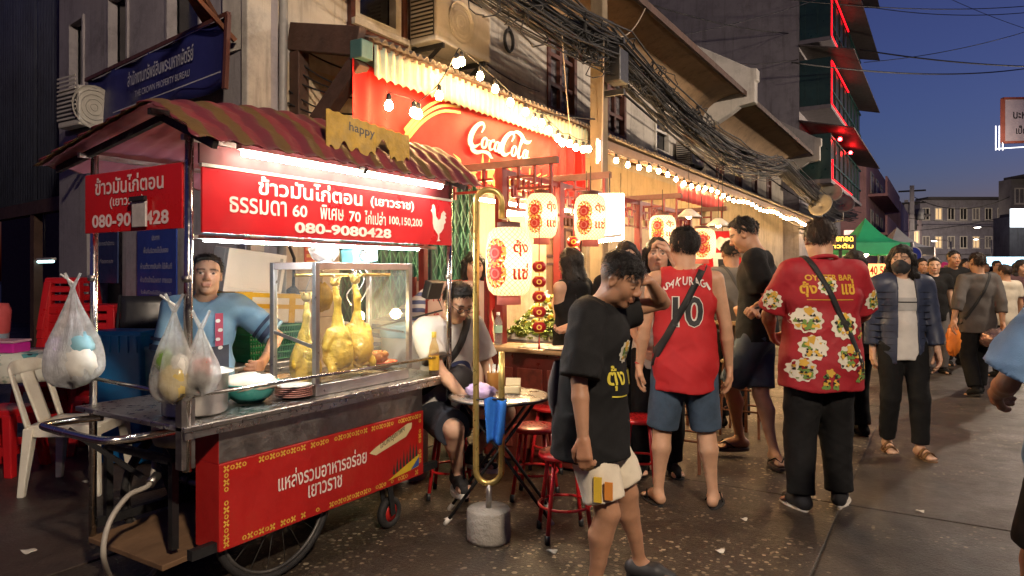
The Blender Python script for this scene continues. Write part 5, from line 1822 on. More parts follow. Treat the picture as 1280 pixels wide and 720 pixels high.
bag('cloudy_food_bag', 'cloudy bag of cabbage and soup on the front cart pole', (XF - .02, Y0 - .04, 1.265), .37, .085, .06, BAGC, [((0, 0, -.285), (.066, .045, .075), FY), ((-.035, -.005, -.21), (.035, .03, .04), FG), ((.025, -.01, -.235), (.04, .03, .05), FW)], 33)
bag('clear_meat_bag', 'clear bag with pink pieces and dark sauce beside the cloudy bag', (XF + .06, Y0 + .02, 1.2), .27, .075, .05, BAGC, [((.02 * math.cos(k * 2.4), .01 * math.sin(k * 1.7), -.15 - .008 * k), (.024, .02, .016), FP) for k in range(6)] + [((.0, 0, -.222), (.045, .028, .03), mat('dark sauce'))], 35)
ks = MB()
for s in ((XB - .03, Y0 - .03, 1.345), (XF - .02, Y0 - .04, 1.265)):
 a = Vector(s)
 q = thing('hook_stick', 'small white stick through the knot of a bag on the left pole' if s[0] < -3 else 'small white stick through the knot of the food bag', 'stick', a)
 MB().tube([a + side * .012, a - side * .055 + Vector((0, 0, .045))], .005, 6).build('stick', WHITEP, q)
# gas hose and valve
hs = thing('gas_hose', 'pale gas hose looping from the cart to the ground', 'hose', gnd(130, 716))
a = at(187, 605, 2.95)
MB().tube(catmull([tuple(p) for p in (Vector((-3.0, 1.78, .56)), a, at(160, 620, 2.85), at(136, 655, 2.75), at(130, 700, 2.72), gnd(150, 735, .02), gnd(185, 722, .02), gnd(205, 695, .03), gnd(215, 685, .12))], 6), .011, 8).build('hose', mat('pale rubber hose', (.36, .33, .28), .5), hs)
MB().cyl(a, a + Vector((-.03, .05, .02)), .02).build('valve', STEELD, hs)
# =================================================================== STREET LAMPS
def street_lamp(label, base, arm, z, watt, aim):
 base = Vector(base)
 t = thing('street_lamp', label, 'street lamp', base)
 MB().tube([base, base + Vector((0, 0, z * .5)), base + Vector((0, 0, z))], [.09, .075, .06], 12).build('mast', STEELD, t)
 arm = Vector(arm)
 h = base + arm + Vector((0, 0, z + .15))
 MB().tube(catmull([tuple(base + Vector((0, 0, z - .02))), tuple(base + arm * .4 + Vector((0, 0, z + .14))), tuple(h)], 5), .035, 8).build('arm', STEELD, t)
 MB().sphere(h, .2, 16, 8, (1.5, .8, .4), Matrix.Rotation(math.atan2(arm.y, arm.x), 3, 'Z')).build('lamp_head', mat('grey lamp head', (.3, .3, .3), .4, .5), t)
 MB().sphere(h - Vector((0, 0, .05)), .15, 14, 6, (1.4, .8, .4), Matrix.Rotation(math.atan2(arm.y, arm.x), 3, 'Z')).build('lens', glow('street lamp lens', (1., .93, .82), 14.), t)
 if watt:
  L = bpy.data.lights.new('street_lamp_light', 'AREA')
  L.shape = 'DISK'
  L.size = .35
  L.energy = watt
  L.color = (1., .8, .6)
  o = bpy.data.objects.new('street_lamp_light', L)
  col.objects.link(o)
  p = h - Vector((0, 0, .16))
  o.location = p
  o.rotation_euler = (Vector(aim) - p).to_track_quat('-Z', 'Y').to_euler()
  o.parent = t
  o.matrix_parent_inverse = wmat(t).inverted()
 return t
street_lamp('added unseen street lamp on the kerb behind the viewer', (4.4, -1.4, 0), (-1.3, .3, 0), 5.2, 640, (-3.5, 5, 2.4))  # these three unseen lamps are added to light backs and upper walls
street_lamp('added unseen street lamp on the far kerb right of the picture', (4.6, 10, 0), (-1.3, 0, 0), 5.2, 520, (-4, 11, 3.2))
street_lamp('added unseen street lamp further down the right hand kerb', (5.2, 26, 0), (-1.3, 0, 0), 5.2, 900, (-4, 24, 3.5))
for u, v, d in ((1222, 284, 48), (1168, 301, 60), (1220, 299, 66)):
 p = at(u, v, d)
 street_lamp('white street lamp shining over the far crossing' if d == 48 else ('small white street lamp before the end block' if d == 60 else 'dim street lamp below the brightest far one'), (p.x + 1.2, p.y, 0), (-1.2, 0, 0), p.z - .1, 600, (p.x - 2, p.y + 14, 4))
# =================================================================== SEATS AND TABLES
def poly_leg(mb, a, b, wa, wb, ta, tb):
 """tapered flat leg"""
 a, b = Vector(a), Vector(b)
 mb.add([a + Vector((sx * wa, sy * ta, 0)) for sx, sy in ((-1, -1), (1, -1), (1, 1), (-1, 1))] + [b + Vector((sx * wb, sy * tb, 0)) for sx, sy in ((-1, -1), (1, -1), (1, 1), (-1, 1))],
     [(3, 2, 1, 0), (4, 5, 6, 7), (0, 1, 5, 4), (1, 2, 6, 5), (2, 3, 7, 6), (3, 0, 4, 7)])
# white moulded chair
WCH = mat('grubby white moulded plastic', (.74, .69, .58), .45, 0, .1, 5, dirt=.45, dirtc=(.25, .18, .11), dscale=5)
def monobloc(label, loc, rz):
 t = thing('plastic_chair', label, 'chair', (0, 0, 0))
 MB().grid(lambda a, b: ((a - .5) * (.44 - .04 * b), (b - .5) * .42, .43 - .015 * math.sin(a * PI) * math.sin(b * PI) + .0), 10, 10).build('seat', WCH, t, solid=.012)
 sk = MB()
 for (x0, y0, x1, y1) in ((-.22, -.21, .22, -.21), (-.22, -.21, -.2, .21), (.22, -.21, .2, .21), (-.2, .21, .2, .21)):
  sk.add([(x0, y0, .432), (x1, y1, .432), (x1 * 1.02, y1 * 1.02, .37), (x0 * 1.02, y0 * 1.02, .37)], [(0, 1, 2, 3)])
 sk.build('apron', WCH, t, solid=.008)
 for x, y in ((-.2, -.19), (.2, -.19), (-.185, .19), (.185, .19)):
  l = MB()
  poly_leg(l, (x * 1.18, y * 1.2, 0), (x, y, .425), .018, .034, .02, .03)
  l.build('leg', WCH, t, bevel=.006)
 # open back: two side rails, centre splat, curved top
 back = lambda x, z: Vector((x, .205 + (z - .43) * .28 + .03 * (1 - (x / .22) ** 2) * ((z - .43) / .4), z))
 def strip(x0, x1, z0, z1, nx=6, nz=10, bend=0.):
  return MB().grid(lambda a, b: back((x0 + (x1 - x0) * a) * (1 + bend * b), z0 + (z1 - z0) * b), nx, nz)
 strip(-.215, -.165, .42, .76, bend=-.02).build('back_rail', WCH, t, solid=.014)
 strip(.165, .215, .42, .76, bend=-.02).build('back_rail', WCH, t, solid=.014)
 strip(-.07, .07, .42, .77, bend=.06).build('back_splat', WCH, t, solid=.01)
 MB().grid(lambda a, b: back((a - .5) * .42, .75 + .085 * b * (1 - (2 * a - 1) ** 4 * .55)), 16, 5).build('top_rail', WCH, t, solid=.014)
 t.location = loc
 t.rotation_euler = (0, 0, rz)
 return t
p = gnd(98, 607)
monobloc('white moulded plastic chair standing beside the cart handle', (p.x, p.y, 0), R(58) + PI / 2 - R(20))
# red moulded stools
def red_stool(label, loc, rz, sc=1.):
 t = thing('plastic_stool', label, 'stool', (0, 0, 0), 'red plastic stools at the left')
 MB().lathe([(.001, .45), (.1, .45), (.19, .447), (.2, .44), (.205, .4)], (0, 0, 0), 4, smooth=False, ax=Matrix.Rotation(PI / 4, 3, 'Z')).build('seat', REDP, t, solid=.008, bevel=.012)
 for sx in (-1, 1):
  for sy in (-1, 1):
   l = MB()
   poly_leg(l, (sx * .165, sy * .165, 0), (sx * .118, sy * .118, .42), .028, .034, .028, .034)
   l.build('leg', REDP, t, bevel=.008)
 for a in range(4):
  m_ = Matrix.Rotation(a * PI / 2, 3, 'Z')
  MB().box((-.12, -.152, .13), (.12, -.142, .2)).v
  q = MB().box((-.125, -.153, .14), (.125, -.143, .2))
  q.v = [tuple(m_ @ Vector(v)) for v in q.v]
  q.build('stretcher', REDP, t)
 t.location = loc
 t.rotation_euler = (0, 0, rz)
 t.scale = (sc,) * 3
 return t
s0 = red_stool('red plastic stool at the left edge under the flowered table', (*gnd(8, 588)[:2], 0), .5)
for u, v, rz, l in ((126, 562, .9, 'red plastic stool behind the white chair'), (52, 545, .2, 'red plastic stool in shadow between the white chair and table')):
 q = gnd(u, v)
 copy_tree(s0, (q.x, q.y, 0), rz, l)
def stool_stack(which, u, d, n, z0=0., sc=1.):
 b = at(u, 340, d)
 for k in range(n):
  c = copy_tree(s0, (b.x, b.y, z0 + k * .075), k * .02 + .35, '%s red plastic stool from the ground in the %s' % (ORD[k], which), 'red stools stacked against the wall')
  c.scale = (sc,) * 3
stool_stack('tall stack against the dark wall', 90, 6.15, 13)
stool_stack('short stack by the blue crate', 134, 5.9, 10)
# round red metal stools
def metal_stool(label, loc, rz):
 t = thing('metal_stool', label, 'stool', (0, 0, 0), 'round red metal stools')
 MB().lathe([(.001, .452), (.06, .452), (.125, .449), (.14, .442), (.142, .42), (.136, .42), (.134, .438), (.001, .443)], n=30).build('seat', REDP, t)
 d = MB()
 for rr, nn in ((.04, 8), (.075, 14), (.11, 20)):
  for k in range(nn):
   a = 2 * PI * k / nn
   d.lathe([(.0001, .4535), (.007, .4532)], (rr * math.cos(a), rr * math.sin(a), 0), 6)
 o = d.build('perforation', mat('dark holes', (.03, .004, .004), .7), t)
 o['kind'] = 'stuff'
 for k in range(4):
  a = PI / 4 + k * PI / 2
  e = MB().tube([(.1 * math.cos(a), .1 * math.sin(a), .43), (.165 * math.cos(a), .165 * math.sin(a), .02)], .0115, 10).build('leg', REDP, t)
  MB().tube([(.165 * math.cos(a), .165 * math.sin(a), .045), (.168 * math.cos(a), .168 * math.sin(a), .0)], .0145, 10).build('leg_tip', BLACKP, e)
 MB().tube([(.138 * math.cos(a), .138 * math.sin(a), .17) for a in np.linspace(0, 2 * PI, 32, endpoint=False)], .008, 8, closed=True).build('foot_ring', REDP, t)
 t.location = loc
 t.rotation_euler = (0, 0, rz)
 return t
q = gnd(669, 531, .45)
m0 = metal_stool('round red metal stool right of the folding table', (q.x, q.y, 0), .3)
SEATED = at(563, 340, 4.35)
for (x, y), l, rz in ((gnd(706, 563, .45)[:2], 'nearest red metal stool beside the man in white shorts', .7), (gnd(690, 506, .45)[:2], 'red metal stool half hidden behind the folding table', .1),
       ((SEATED.x, SEATED.y), 'red metal stool under the man who eats at the folding table', .5), (gnd(800, 520, .45)[:2], 'red metal stool hidden among the legs by the oyster stall', .2)):
 copy_tree(m0, (x, y, 0), rz, l)
# folding round table
tp = gnd(624, 493, .70)
ft_ = thing('folding_table', 'small round folding table with crossed black legs', 'table', (tp.x, tp.y, 0))
MB().lathe([(.001, .70), (.27, .70), (.283, .697), (.283, .684), (.275, .68), (.001, .68)], (tp.x, tp.y, 0), 44).build('table_top', mat('brushed table top', (.42, .38, .33), .3, .55, .15, 7, coat=.2, dirt=.3), ft_)
MB().tube([(tp.x + .284 * math.cos(a), tp.y + .284 * math.sin(a), .69) for a in np.linspace(0, 2 * PI, 44, endpoint=False)], .008, 6, closed=True).build('rim', BLACKP, ft_)
fwd = Vector((-SN, CS, 0))
for s in (-1, 1):
 for f in (-1, 1):
  a = tp.xy.to_3d() + side * (.3 * s) + fwd * (.12 * f) + Vector((0, 0, .0))
  b = tp.xy.to_3d() - side * (.2 * s) + fwd * (.12 * f + .01 * s) + Vector((0, 0, .68))
  l = MB().tube([a, b], .0095, 8).build('leg', BLACKM, ft_)
  MB().tube([a, a + (b - a) * .05], .0125, 8).build('foot_cap', mat('white foot cap', (.6, .56, .5), .5), l)
bc = gnd(617, 487, .705)
t = thing('chopstick_cup', 'bamboo coloured cup of spoons on the folding table', 'cup', bc)
MB().lathe([(.001, 0), (.036, 0), (.04, .1), (.041, .105), (.036, .104), (.033, .01), (.001, .008)], bc, 20).build('cup', mat('tan cup', (.42, .2, .05), .5), t)
for k in range(4):
 MB().tube([bc + Vector((.01 * k - .015, 0, .02)), bc + Vector((.02 * k - .03, .01 * (k % 2), .15))], .004, 6).build('spoon', mat('pale spoon', (.6, .65, .6), .3, .3), t)
bc = gnd(601, 496, .705)
t = thing('purple_bag', 'crumpled lilac plastic bag on the folding table', 'bag', bc)
crumple(MB(), bc + Vector((0, 0, .032)), .085, .06, .042, 77, 30, 16, .3).build('bag', mat('lilac film', (.5, .38, .62), .3, 0, .15, 10, .5, 30), t)
bc = gnd(641, 491, .705)
t = thing('snack_box', 'folded cream paper packet on the folding table', 'packet', bc)
MB().box((bc.x - .045, bc.y - .03, bc.z), (bc.x + .045, bc.y + .03, bc.z + .04), Matrix.Rotation(.4, 3, 'Z')).build('box', mat('cream card', (.6, .5, .3), .6), t, bevel=.006)
MB().box((bc.x - .045, bc.y + .005, bc.z + .041), (bc.x + .04, bc.y + .012, bc.z + .085), Matrix.Rotation(.4, 3, 'Z') @ Matrix.Rotation(-.3, 3, 'X')).build('flap', mat('cream card'), t)
# blue rag on the pipe
q = PO + side * .035 + Vector((0, 0, .62)) - fwd * .02
rg = thing('blue_rag', 'bright blue cloth hung on the lantern pole', 'cloth', q)
MB().grid(lambda a, b: q + side * ((a - .5) * .115 * (1 - .25 * b)) - fwd * (.018 * math.sin(a * 9 + b * 2)) + Vector((0, 0, .12 - .23 * b + .01 * math.sin(a * 6))), 16, 12).build('cloth', mat('blue towel', (.02, .16, .6), .85, 0, .15, 20, .4, 120), rg, solid=.006)
MB().tube([q - side * .1 + Vector((0, 0, .115)), q + side * .06 + Vector((0, 0, .118))], .004, 6).build('string', CAB, rg)
# =================================================================== LEFT: FLOWERED TABLE AND CLUTTER
FLW = None
def flowered():
 m, nt, b, out = _nodes('flowered oilcloth')
 tc = N(nt, 'ShaderNodeTexCoord')
 vo = N(nt, 'ShaderNodeTexVoronoi')
 vo.inputs['Scale'].default_value = 5.5
 nt.links.new(tc.outputs['Object'], vo.inputs['Vector'])
 f = ramp(nt, vo.outputs['Distance'], [(0, (.03, .05, .06)), (.12, (.1, .32, .33)), (.3, (.6, .6, .52)), (.36, (.6, .6, .52))], 'CONSTANT')
 f2 = ramp(nt, noise(nt, 9, 3), [(.56, (1, 1, 1)), (.62, (.42, .55, .52))])
 nt.links.new(mixc(nt, 1., f, f2, 'MULTIPLY'), b.inputs['Base Color'])
 b.inputs['Roughness'].default_value = .35
 return m
FLW = flowered()
A_, B_ = at(-60, 340, 5.0), at(172, 340, 5.45)
A_.z = B_.z = 0
dv = (B_ - A_).normalized()
nv = Vector((-dv.y, dv.x, 0))
tb = thing('flowered_table', 'long table under a teal flowered oilcloth at the left', 'table', (A_ + B_) / 2)
zt = .775
L_ = (B_ - A_).length
MB().grid(lambda a, b: A_ + dv * (L_ * a) + nv * (.55 * b) + Vector((0, 0, zt)), 4, 2).build('table_top', FLW, tb, solid=.02)
MB().grid(lambda a, b: A_ + dv * (L_ * a) - nv * (.012 + .012 * math.sin(a * 50) * b) + Vector((0, 0, zt - .2 * b)), 80, 4).build('cloth_drop', FLW, tb, solid=.002)
MB().grid(lambda a, b: B_ + dv * (.012 + .01 * math.sin(a * 12) * b) + nv * (.55 * a) + Vector((0, 0, zt - .2 * b)), 20, 4).build('cloth_drop', FLW, tb, solid=.002)
for s in (.08, .92):
 for f in (.06, .5):
  MB().tube([A_ + dv * (L_ * s) + nv * f, A_ + dv * (L_ * s) + nv * f + Vector((0, 0, zt - .02))], .014, 8).build('leg', BLACKM, tb)
q = at(5, 340, 5.3)
q.z = zt + .012
t = thing('magenta_box', 'magenta lidded plastic box on the flowered table', 'box', q)
MB().box((q.x - .16, q.y - .09, q.z), (q.x + .14, q.y + .09, q.z + .075), Matrix.Rotation(.5, 3, 'Z')).build('box', mat('magenta plastic', (.55, .02, .3), .4, coat=.2), t, bevel=.01)
MB().box((q.x - .165, q.y - .095, q.z + .076), (q.x + .145, q.y + .095, q.z + .095), Matrix.Rotation(.5, 3, 'Z')).build('lid', mat('pale pink lid', (.6, .35, .42), .35), t, bevel=.006)
q = at(-8, 340, 5.55)
q.z = zt + .012
t = thing('coral_jar', 'tall coral coloured plastic jar at the left edge', 'jar', q)
MB().lathe([(.001, 0), (.09, 0), (.1, .12), (.11, .14), (.12, .3), (.1, .36), (.001, .37)], q, 24).build('jar', mat('coral plastic', (.6, .1, .1), .4, coat=.2), t)
MB().lathe([(.101, .02), (.106, .12)], q, 24).build('blue_band', mat('grey blue band', (.25, .32, .38), .5), t)
# blue notice board and a darker one on the end wall
def board(name, label, a, b0, b1, w, m, lines, rot=0.):
 O = C0 + EL * a + NL * .03
 t = thing(name, label, 'notice', O + Vector((0, 0, b0)))
 MB().add([O + EL * (s * w / 2) + Vector((0, 0, z)) + NL * c for c in (0, .012) for s, z in ((-1, b0), (1, b0), (1, b1), (-1, b1))],
    [(0, 1, 2, 3), (7, 6, 5, 4), (0, 4, 5, 1), (1, 5, 6, 2), (2, 6, 7, 3), (3, 7, 4, 0)]).build('sheet', m, t)
 for i, (s, wd, zz, hh) in enumerate(lines):
  lay(fit_text(s, wd, hh), O + Vector((0, 0, zz)) + NL * .0135, -EL, (0, 0, 1)).build('lettering', LT, t)
 return t
BLU = mat('royal blue vinyl', (.02, .05, .26), .4, 0, .15, 3)
board('blue_notice', 'royal blue notice sheet with white lines of writing behind the seller', 1.32, 1.0, 1.78, .72, BLU,
   [('ประกาศ', .14, 1.68, .045), ('พื้นที่บริเวณนี้เป็นของ', .46, 1.58, .05), ('ห้ามตั้งวางสินค้า ใช้พื้นที่', .58, 1.45, .05), ('ห้ามติดป้ายโฆษณา ขายของ', .58, 1.34, .05), ('ในพื้นที่โดยไม่ได้รับอนุญาต', .56, 1.23, .045), ('ขอบคุณ', .2, 1.13, .04)])
board('dim_notice', 'dim blue notice in the shadow left of the royal blue one', 2.35, 1.3, 1.78, .5, mat('dim blue vinyl', (.015, .03, .1), .5), [('ประกาศสำนักงาน', .36, 1.66, .04), ('ที่จอดรถ', .3, 1.5, .04)])
# folded black chair and blue crate
q = at(172, 340, 5.35)
t = thing('folded_chair', 'folded black metal chair leaning by the wall', 'chair', (q.x, q.y, 0))
for s in (-1, 1):
 MB().tube([Vector((q.x, q.y, .35)) + dv * (.18 * s), Vector((q.x, q.y, 1.22)) + dv * (.2 * s + .06) + nv * .16], .012, 8).build('side_tube', BLACKM, t)
MB().grid(lambda a, b: Vector((q.x, q.y, .95 + .26 * b)) + dv * (.36 * (a - .5) + .05) + nv * (.1 + .05 * b - .02 * math.sin(a * PI)), 8, 4).build('back_panel', mat('black vinyl', (.02, .02, .022), .35), t, solid=.02)
MB().grid(lambda a, b: Vector((q.x, q.y, .5 + .36 * b)) + dv * (.36 * (a - .5)) + nv * (.02 + .05 * b), 8, 4).build('seat_panel', mat('black vinyl'), t, solid=.03)
q = at(160, 340, 5.1)
t = thing('blue_crate', 'blue plastic crate stood behind the flowered table', 'crate', (q.x, q.y, .1))
BLP = mat('blue plastic', (.01, .13, .34), .4, coat=.1)
MB().box((q.x - .18, q.y - .12, .02), (q.x + .18, q.y + .12, .955), Matrix.Rotation(.45, 3, 'Z')).build('body', BLP, t, bevel=.015)
for k in range(5):
 MB().box((q.x - .15 + k * .07, q.y - .132, .82), (q.x - .12 + k * .07, q.y - .122, .94), Matrix.Rotation(.45, 3, 'Z'), (q.x, q.y, 0)).build('rib', BLP, t)
MB().box((q.x - .19, q.y - .13, .94), (q.x + .19, q.y + .13, .975), Matrix.Rotation(.45, 3, 'Z')).build('rim', BLP, t, bevel=.006)
wh = at(200, 340, 5.2)
t = thing('blue_bucket', 'pale blue bucket half hidden behind the hanging bags', 'bucket', (wh.x, wh.y, 0))
MB().lathe([(.001, 0), (.15, 0), (.19, .82), (.2, .84), (.2, .86), (.18, .86), (.16, .05), (.001, .03)], (wh.x, wh.y, 0), 24).build('bucket', mat('pale blue plastic', (.1, .22, .36), .4), t)
# =================================================================== BEHIND THE CART
# stack: steel cabinet, green basket, taped foam box, open foam box
cx_, cy_ = -3.92, 2.95
cab = thing('steel_cabinet', 'low steel cabinet behind the seller under the green basket', 'cabinet', (cx_, cy_, 0))
MB().box((cx_ - .02, cy_ - .32, 0), (cx_ + .26, cy_ + .3, .82)).build('body', STEELD, cab, bevel=.01)
MB().box((cx_ + .262, cy_ - .3, .08), (cx_ + .27, cy_ - .02, .78)).build('door', STEEL, cab, bevel=.003)
MB().box((cx_ + .262, cy_ + .0, .08), (cx_ + .27, cy_ + .28, .78)).build('door', STEEL, cab, bevel=.003)
GRB = mat('green plastic basket', (.01, .2, .06), .4, 0, .1, 5)
bk = thing('green_basket', 'green slatted plastic basket under the taped foam box', 'basket', (cx_ + .12, cy_ + .05, .825))
def bwall(b):
 return .10 + .025 * b, .19 + .03 * b
for zi in range(6):
 z = .832 + zi * .043
 a, b = bwall(zi / 5)
 MB().tube([(cx_ + .12 + sx * a, cy_ + .06 + sy * b, z) for sx, sy in ((-1, -1), (1, -1), (1, 1), (-1, 1))], .007, 4, closed=True).build('hoop', GRB, bk)
rbm = MB()
for k in range(22):
 f = k / 21
 for (p0, p1) in (((1, -1 + 2 * f), None), ((-1 + 2 * f, -1), None), ((-1 + 2 * f, 1), None)):
  a0, b0 = bwall(0)
  a1, b1 = bwall(1)
  rbm.bar((cx_ + .12 + p0[0] * a0, cy_ + .06 + p0[1] * b0, .83), (cx_ + .12 + p0[0] * a1, cy_ + .06 + p0[1] * b1, 1.05), .006, .006)
o = rbm.build('ribs', GRB, bk)
o['kind'] = 'stuff'
MB().box((cx_ + .02, cy_ - .13, .829), (cx_ + .22, cy_ + .25, .836)).build('bottom', GRB, bk)
FOAM = mat('white foam', (.72, .64, .54), .75, 0, .07, 6, .2, 150, dirt=.12)
TAPE = mat('yellow tape', (.62, .36, .02), .35)
rot = Matrix.Rotation(-.06, 3, 'X')
f1 = thing('taped_foam_box', 'white foam box bound with yellow tape on the green basket', 'foam box', (cx_ + .1, cy_, 1.06))
c_ = Vector((cx_ + .1, cy_ - .0, 1.17))
MB().box(c_ - Vector((.15, .27, .095)), c_ + Vector((.15, .27, .095)), rot, c_).build('box', FOAM, f1, bevel=.012)
for yy in (-.17, .17):
 MB().box(c_ + Vector((-.152, yy - .025, -.097)), c_ + Vector((.152, yy + .025, .097)), rot, c_).build('tape', TAPE, f1)
for zz in (.015, .085):
 MB().box(c_ + Vector((-.1525, -.272, zz - .02)), c_ + Vector((.1525, .272, zz + .008)), rot, c_).build('tape', TAPE, f1)
f2 = thing('open_foam_box', 'white foam box tipped on its side above the taped one', 'foam box', c_ + Vector((0, 0, .1)))
c2 = c_ + Vector((.0, -.06, .235))
r2 = Matrix.Rotation(-.09, 3, 'X') @ Matrix.Rotation(.12, 3, 'Y')
MB().box(c2 - Vector((.07, .22, .135)), c2 + Vector((.055, .22, .135)), r2, c2).build('box', FOAM, f2, bevel=.01)
fr = MB()
for lo, hi in (((.056, -.22, -.135), (.085, .22, -.11)), ((.056, -.22, .11), (.085, .22, .135)), ((.056, -.22, -.1098), (.085, -.195, .1098)), ((.056, .195, -.1098), (.085, .22, .1098))):
 fr.box(c2 + Vector(lo), c2 + Vector(hi), r2, c2)
fr.build('raised_rim', FOAM, f2)
# dark bag and hook on the tiles, hanging yellow bag, red flyers
q = Vector((FX + .09, 3.42, 1.3))
t = thing('dark_hanging_bag', 'dark grey bag hung from a hook on the tiled wall', 'bag', q)
crumple(MB(), q + Vector((0, 0, -.14)), .05, .075, .12, 5, 20, 14, .2).build('bag', mat('charcoal cloth', (.03, .03, .035), .7), t)
MB().tube([q + Vector((0, 0, -.04)), q + Vector((.01, 0, .2)), q + Vector((-.05, 0, .3))], .012, 6).build('strap', BLACKP, t)
q = Vector((FX + .3, 3.5, 1.32))
t = thing('yellow_hanging_bag', 'yellow plastic bag hanging behind the glass case', 'bag', q)
crumple(MB(), q + Vector((0, 0, -.1)), .06, .09, .1, 6, 20, 14, .25).build('bag', filmm('yellow film', (.7, .5, .08), .8), t)
MB().tube([q, q + Vector((0, 0, .45))], .003, 5).build('string', CAB, t)
t = thing('red_flyer', 'small red and orange price flyer on the tiled wall', 'flyer', (FX + .03, 3.66, 1.55))
MB().box((FX + .022, 3.58, 1.42), (FX + .026, 3.76, 1.68)).build('sheet', mat('red flyer', (.5, .05, .03), .5), t)
for k in range(4):
 MB().box((FX + .0262, 3.6, 1.46 + k * .05), (FX + .0272, 3.74, 1.485 + k * .05)).build('printed_band', mat('orange print', (.65, .3, .1), .5), t)
t = thing('red_pennant', 'red sheet pinned above the flyer under the cart sign', 'sheet', (FX + .03, 3.6, 1.75))
MB().box((FX + .022, 3.5, 1.72), (FX + .027, 3.85, 2.0)).build('sheet', REDS, t)
# radio and clear fan on the case
q = Vector((-2.74, 2.72, 1.449))
t = thing('turquoise_radio', 'pale turquoise radio on top of the glass case', 'radio', q)
MB().box(q + Vector((-.05, -.02, 0)), q + Vector((.05, .17, .085)), Matrix.Rotation(.12, 3, 'X')).build('body', mat('pale turquoise plastic', (.22, .5, .52), .4), t, bevel=.01)
MB().lathe([(.001, 0), (.028, 0), (.03, .004)], q + Vector((.051, .05, .045)), 18, ax=Matrix.Rotation(PI / 2, 3, 'Y')).build('dial', STEEL, t)
MB().tube(catmull([tuple(q + Vector((.0, .12, .09))), tuple(q + Vector((.02, .1, .16))), tuple(q + Vector((.0, .02, .15))), tuple(q + Vector((.01, -.02, .07)))], 5), .004, 5).build('wire', BLACKP, t)
q = Vector((-2.74, 2.52, 1.449))
t = thing('wrapped_fan', 'small fan wrapped in clear film on the glass case', 'fan', q)
crumple(MB(), q + Vector((0, .02, .07)), .06, .085, .07, 8, 24, 14, .18).build('film', BAGC, t)
g = MB()
for rr in (.02, .04, .06):
 g.tube([q + Vector((.02, .02 + rr * math.cos(a), .07 + rr * math.sin(a))) for a in np.linspace(0, 2 * PI, 20, endpoint=False)], .0025, 4, closed=True)
g.build('guard', STEEL, t)
MB().lathe([(.001, 0), (.04, 0), (.03, .012), (.001, .014)], q + Vector((0, .02, 0)), 16).build('foot', WHITEP, t)
cwm = MB()
for k in range(3):
 cwm.tube(catmull([(-2.75, 2.72 + .05 * k, 1.44), (-2.7, 2.74 + .05 * k, 1.36), (-2.74, 2.7 + .07 * k, 1.28), (-2.78, 2.77 + .03 * k, 1.22)], 5), .0035, 5)
t = thing('lamp_flex', 'white electric cords dangling inside the glass case', 'cord', (-2.75, 2.77, 1.22))
cwm.build('cord', WHITEP, t)
# striped tarp, white tub, black flood lamp, menu board
t = thing('striped_tarp', 'blue and white striped tarp stretched behind the case', 'tarp', at(500, 390, 5.0))
TP = stripem('blue white stripes', (.06, .07, .16), (.5, .47, .44), 17, 2, .6, .1, .5, 0, wob=.5)
a0, a1, a2, a3 = at(448, 405, 5.1), at(532, 358, 5.1), at(530, 415, 5.0), at(450, 440, 5.0)
MB().grid(lambda a, b: a0.lerp(a1, a).lerp(a3.lerp(a2, a), b) + Vector((0, 0, -.05 * math.sin(a * PI) * (1 - b))) + fwd * (.03 * math.sin(a * 7 + b * 3)), 24, 10).build('cloth', TP, t, solid=.003)
q = at(507, 340, 4.75)
t = thing('white_tub', 'tall white plastic tub behind the counter end', 'tub', (q.x, q.y, 0))
MB().lathe([(.001, 0), (.15, 0), (.165, .95), (.17, .96), (.172, 1.02), (.001, 1.03)], (q.x, q.y, 0), 28).build('tub', WHITEP, t)
MB().lathe([(.174, .96), (.176, .965), (.176, 1.03), (.1, 1.05), (.001, 1.05)], (q.x, q.y, 0), 28).build('lid', mat('pale blue lid', (.3, .5, .6), .4), t)
MX, MY = at(564, 340, 5.35)[:2]
mbd = thing('menu_board', 'tall pale menu board reading OYSTER BAR behind the seated man', 'sign board', (MX, MY, 0))
MBO = Vector((MX, MY, 0))
PALE = mat('pale menu print', (.6, .4, .3), .5, 0, .12, 3)
MB().add([MBO + side * s + Vector((0, 0, z)) + fwd * c for c in (0, .02) for s, z in ((-.28, .25), (.27, .25), (.27, 1.33), (-.28, 1.33))],
   [(0, 1, 2, 3), (7, 6, 5, 4), (0, 4, 5, 1), (1, 5, 6, 2), (2, 6, 7, 3), (3, 7, 4, 0)]).build('panel', PALE, mbd)
for s in (-.285, .275):
 MB().bar(MBO + side * s + Vector((0, 0, 0)), MBO + side * s + Vector((0, 0, 1.36)), .03, .03).build('frame_post', RDW, mbd)
RT = mat('red menu lettering', (.4, .05, .035), .5)
lay(fit_text('OYSTER BAR', .44, .055, bold=.005), MBO + Vector((0, 0, 1.2)) - fwd * .003, side, (0, 0, 1)).build('lettering', RT, mbd)
lay(fit_text('ตุ้งแซ่', .44, .16, bold=.02, space=1.5), MBO + Vector((0, 0, 1.02)) - fwd * .003, side, (0, 0, 1)).build('lettering', RT, mbd)
q = at(541, 362, 4.6)
t = thing('flood_lamp', 'black square flood lamp clamped at the cart end', 'lamp', q)
MB().box(q - Vector((.03, .07, .06)), q + Vector((.03, .07, .06)), Matrix.Rotation(.3, 3, 'Y')).build('body', BLACKP, t, bevel=.008)
MB().tube([q + Vector((0, .05, -.05)), q + Vector((.02, .08, -.14)), Vector((XB + .0, Y1, 1.0))], .006, 6).build('cable', BLACKP, t)
MB().bar(q + Vector((-.02, 0, .05)), (q.x - .02, q.y, 1.6), .02, .02).build('bracket', BLACKM, t)
MB().bar((q.x - .02, q.y, 1.6), (XB, Y1, 1.6), .02, .02).build('bracket', BLACKM, t)
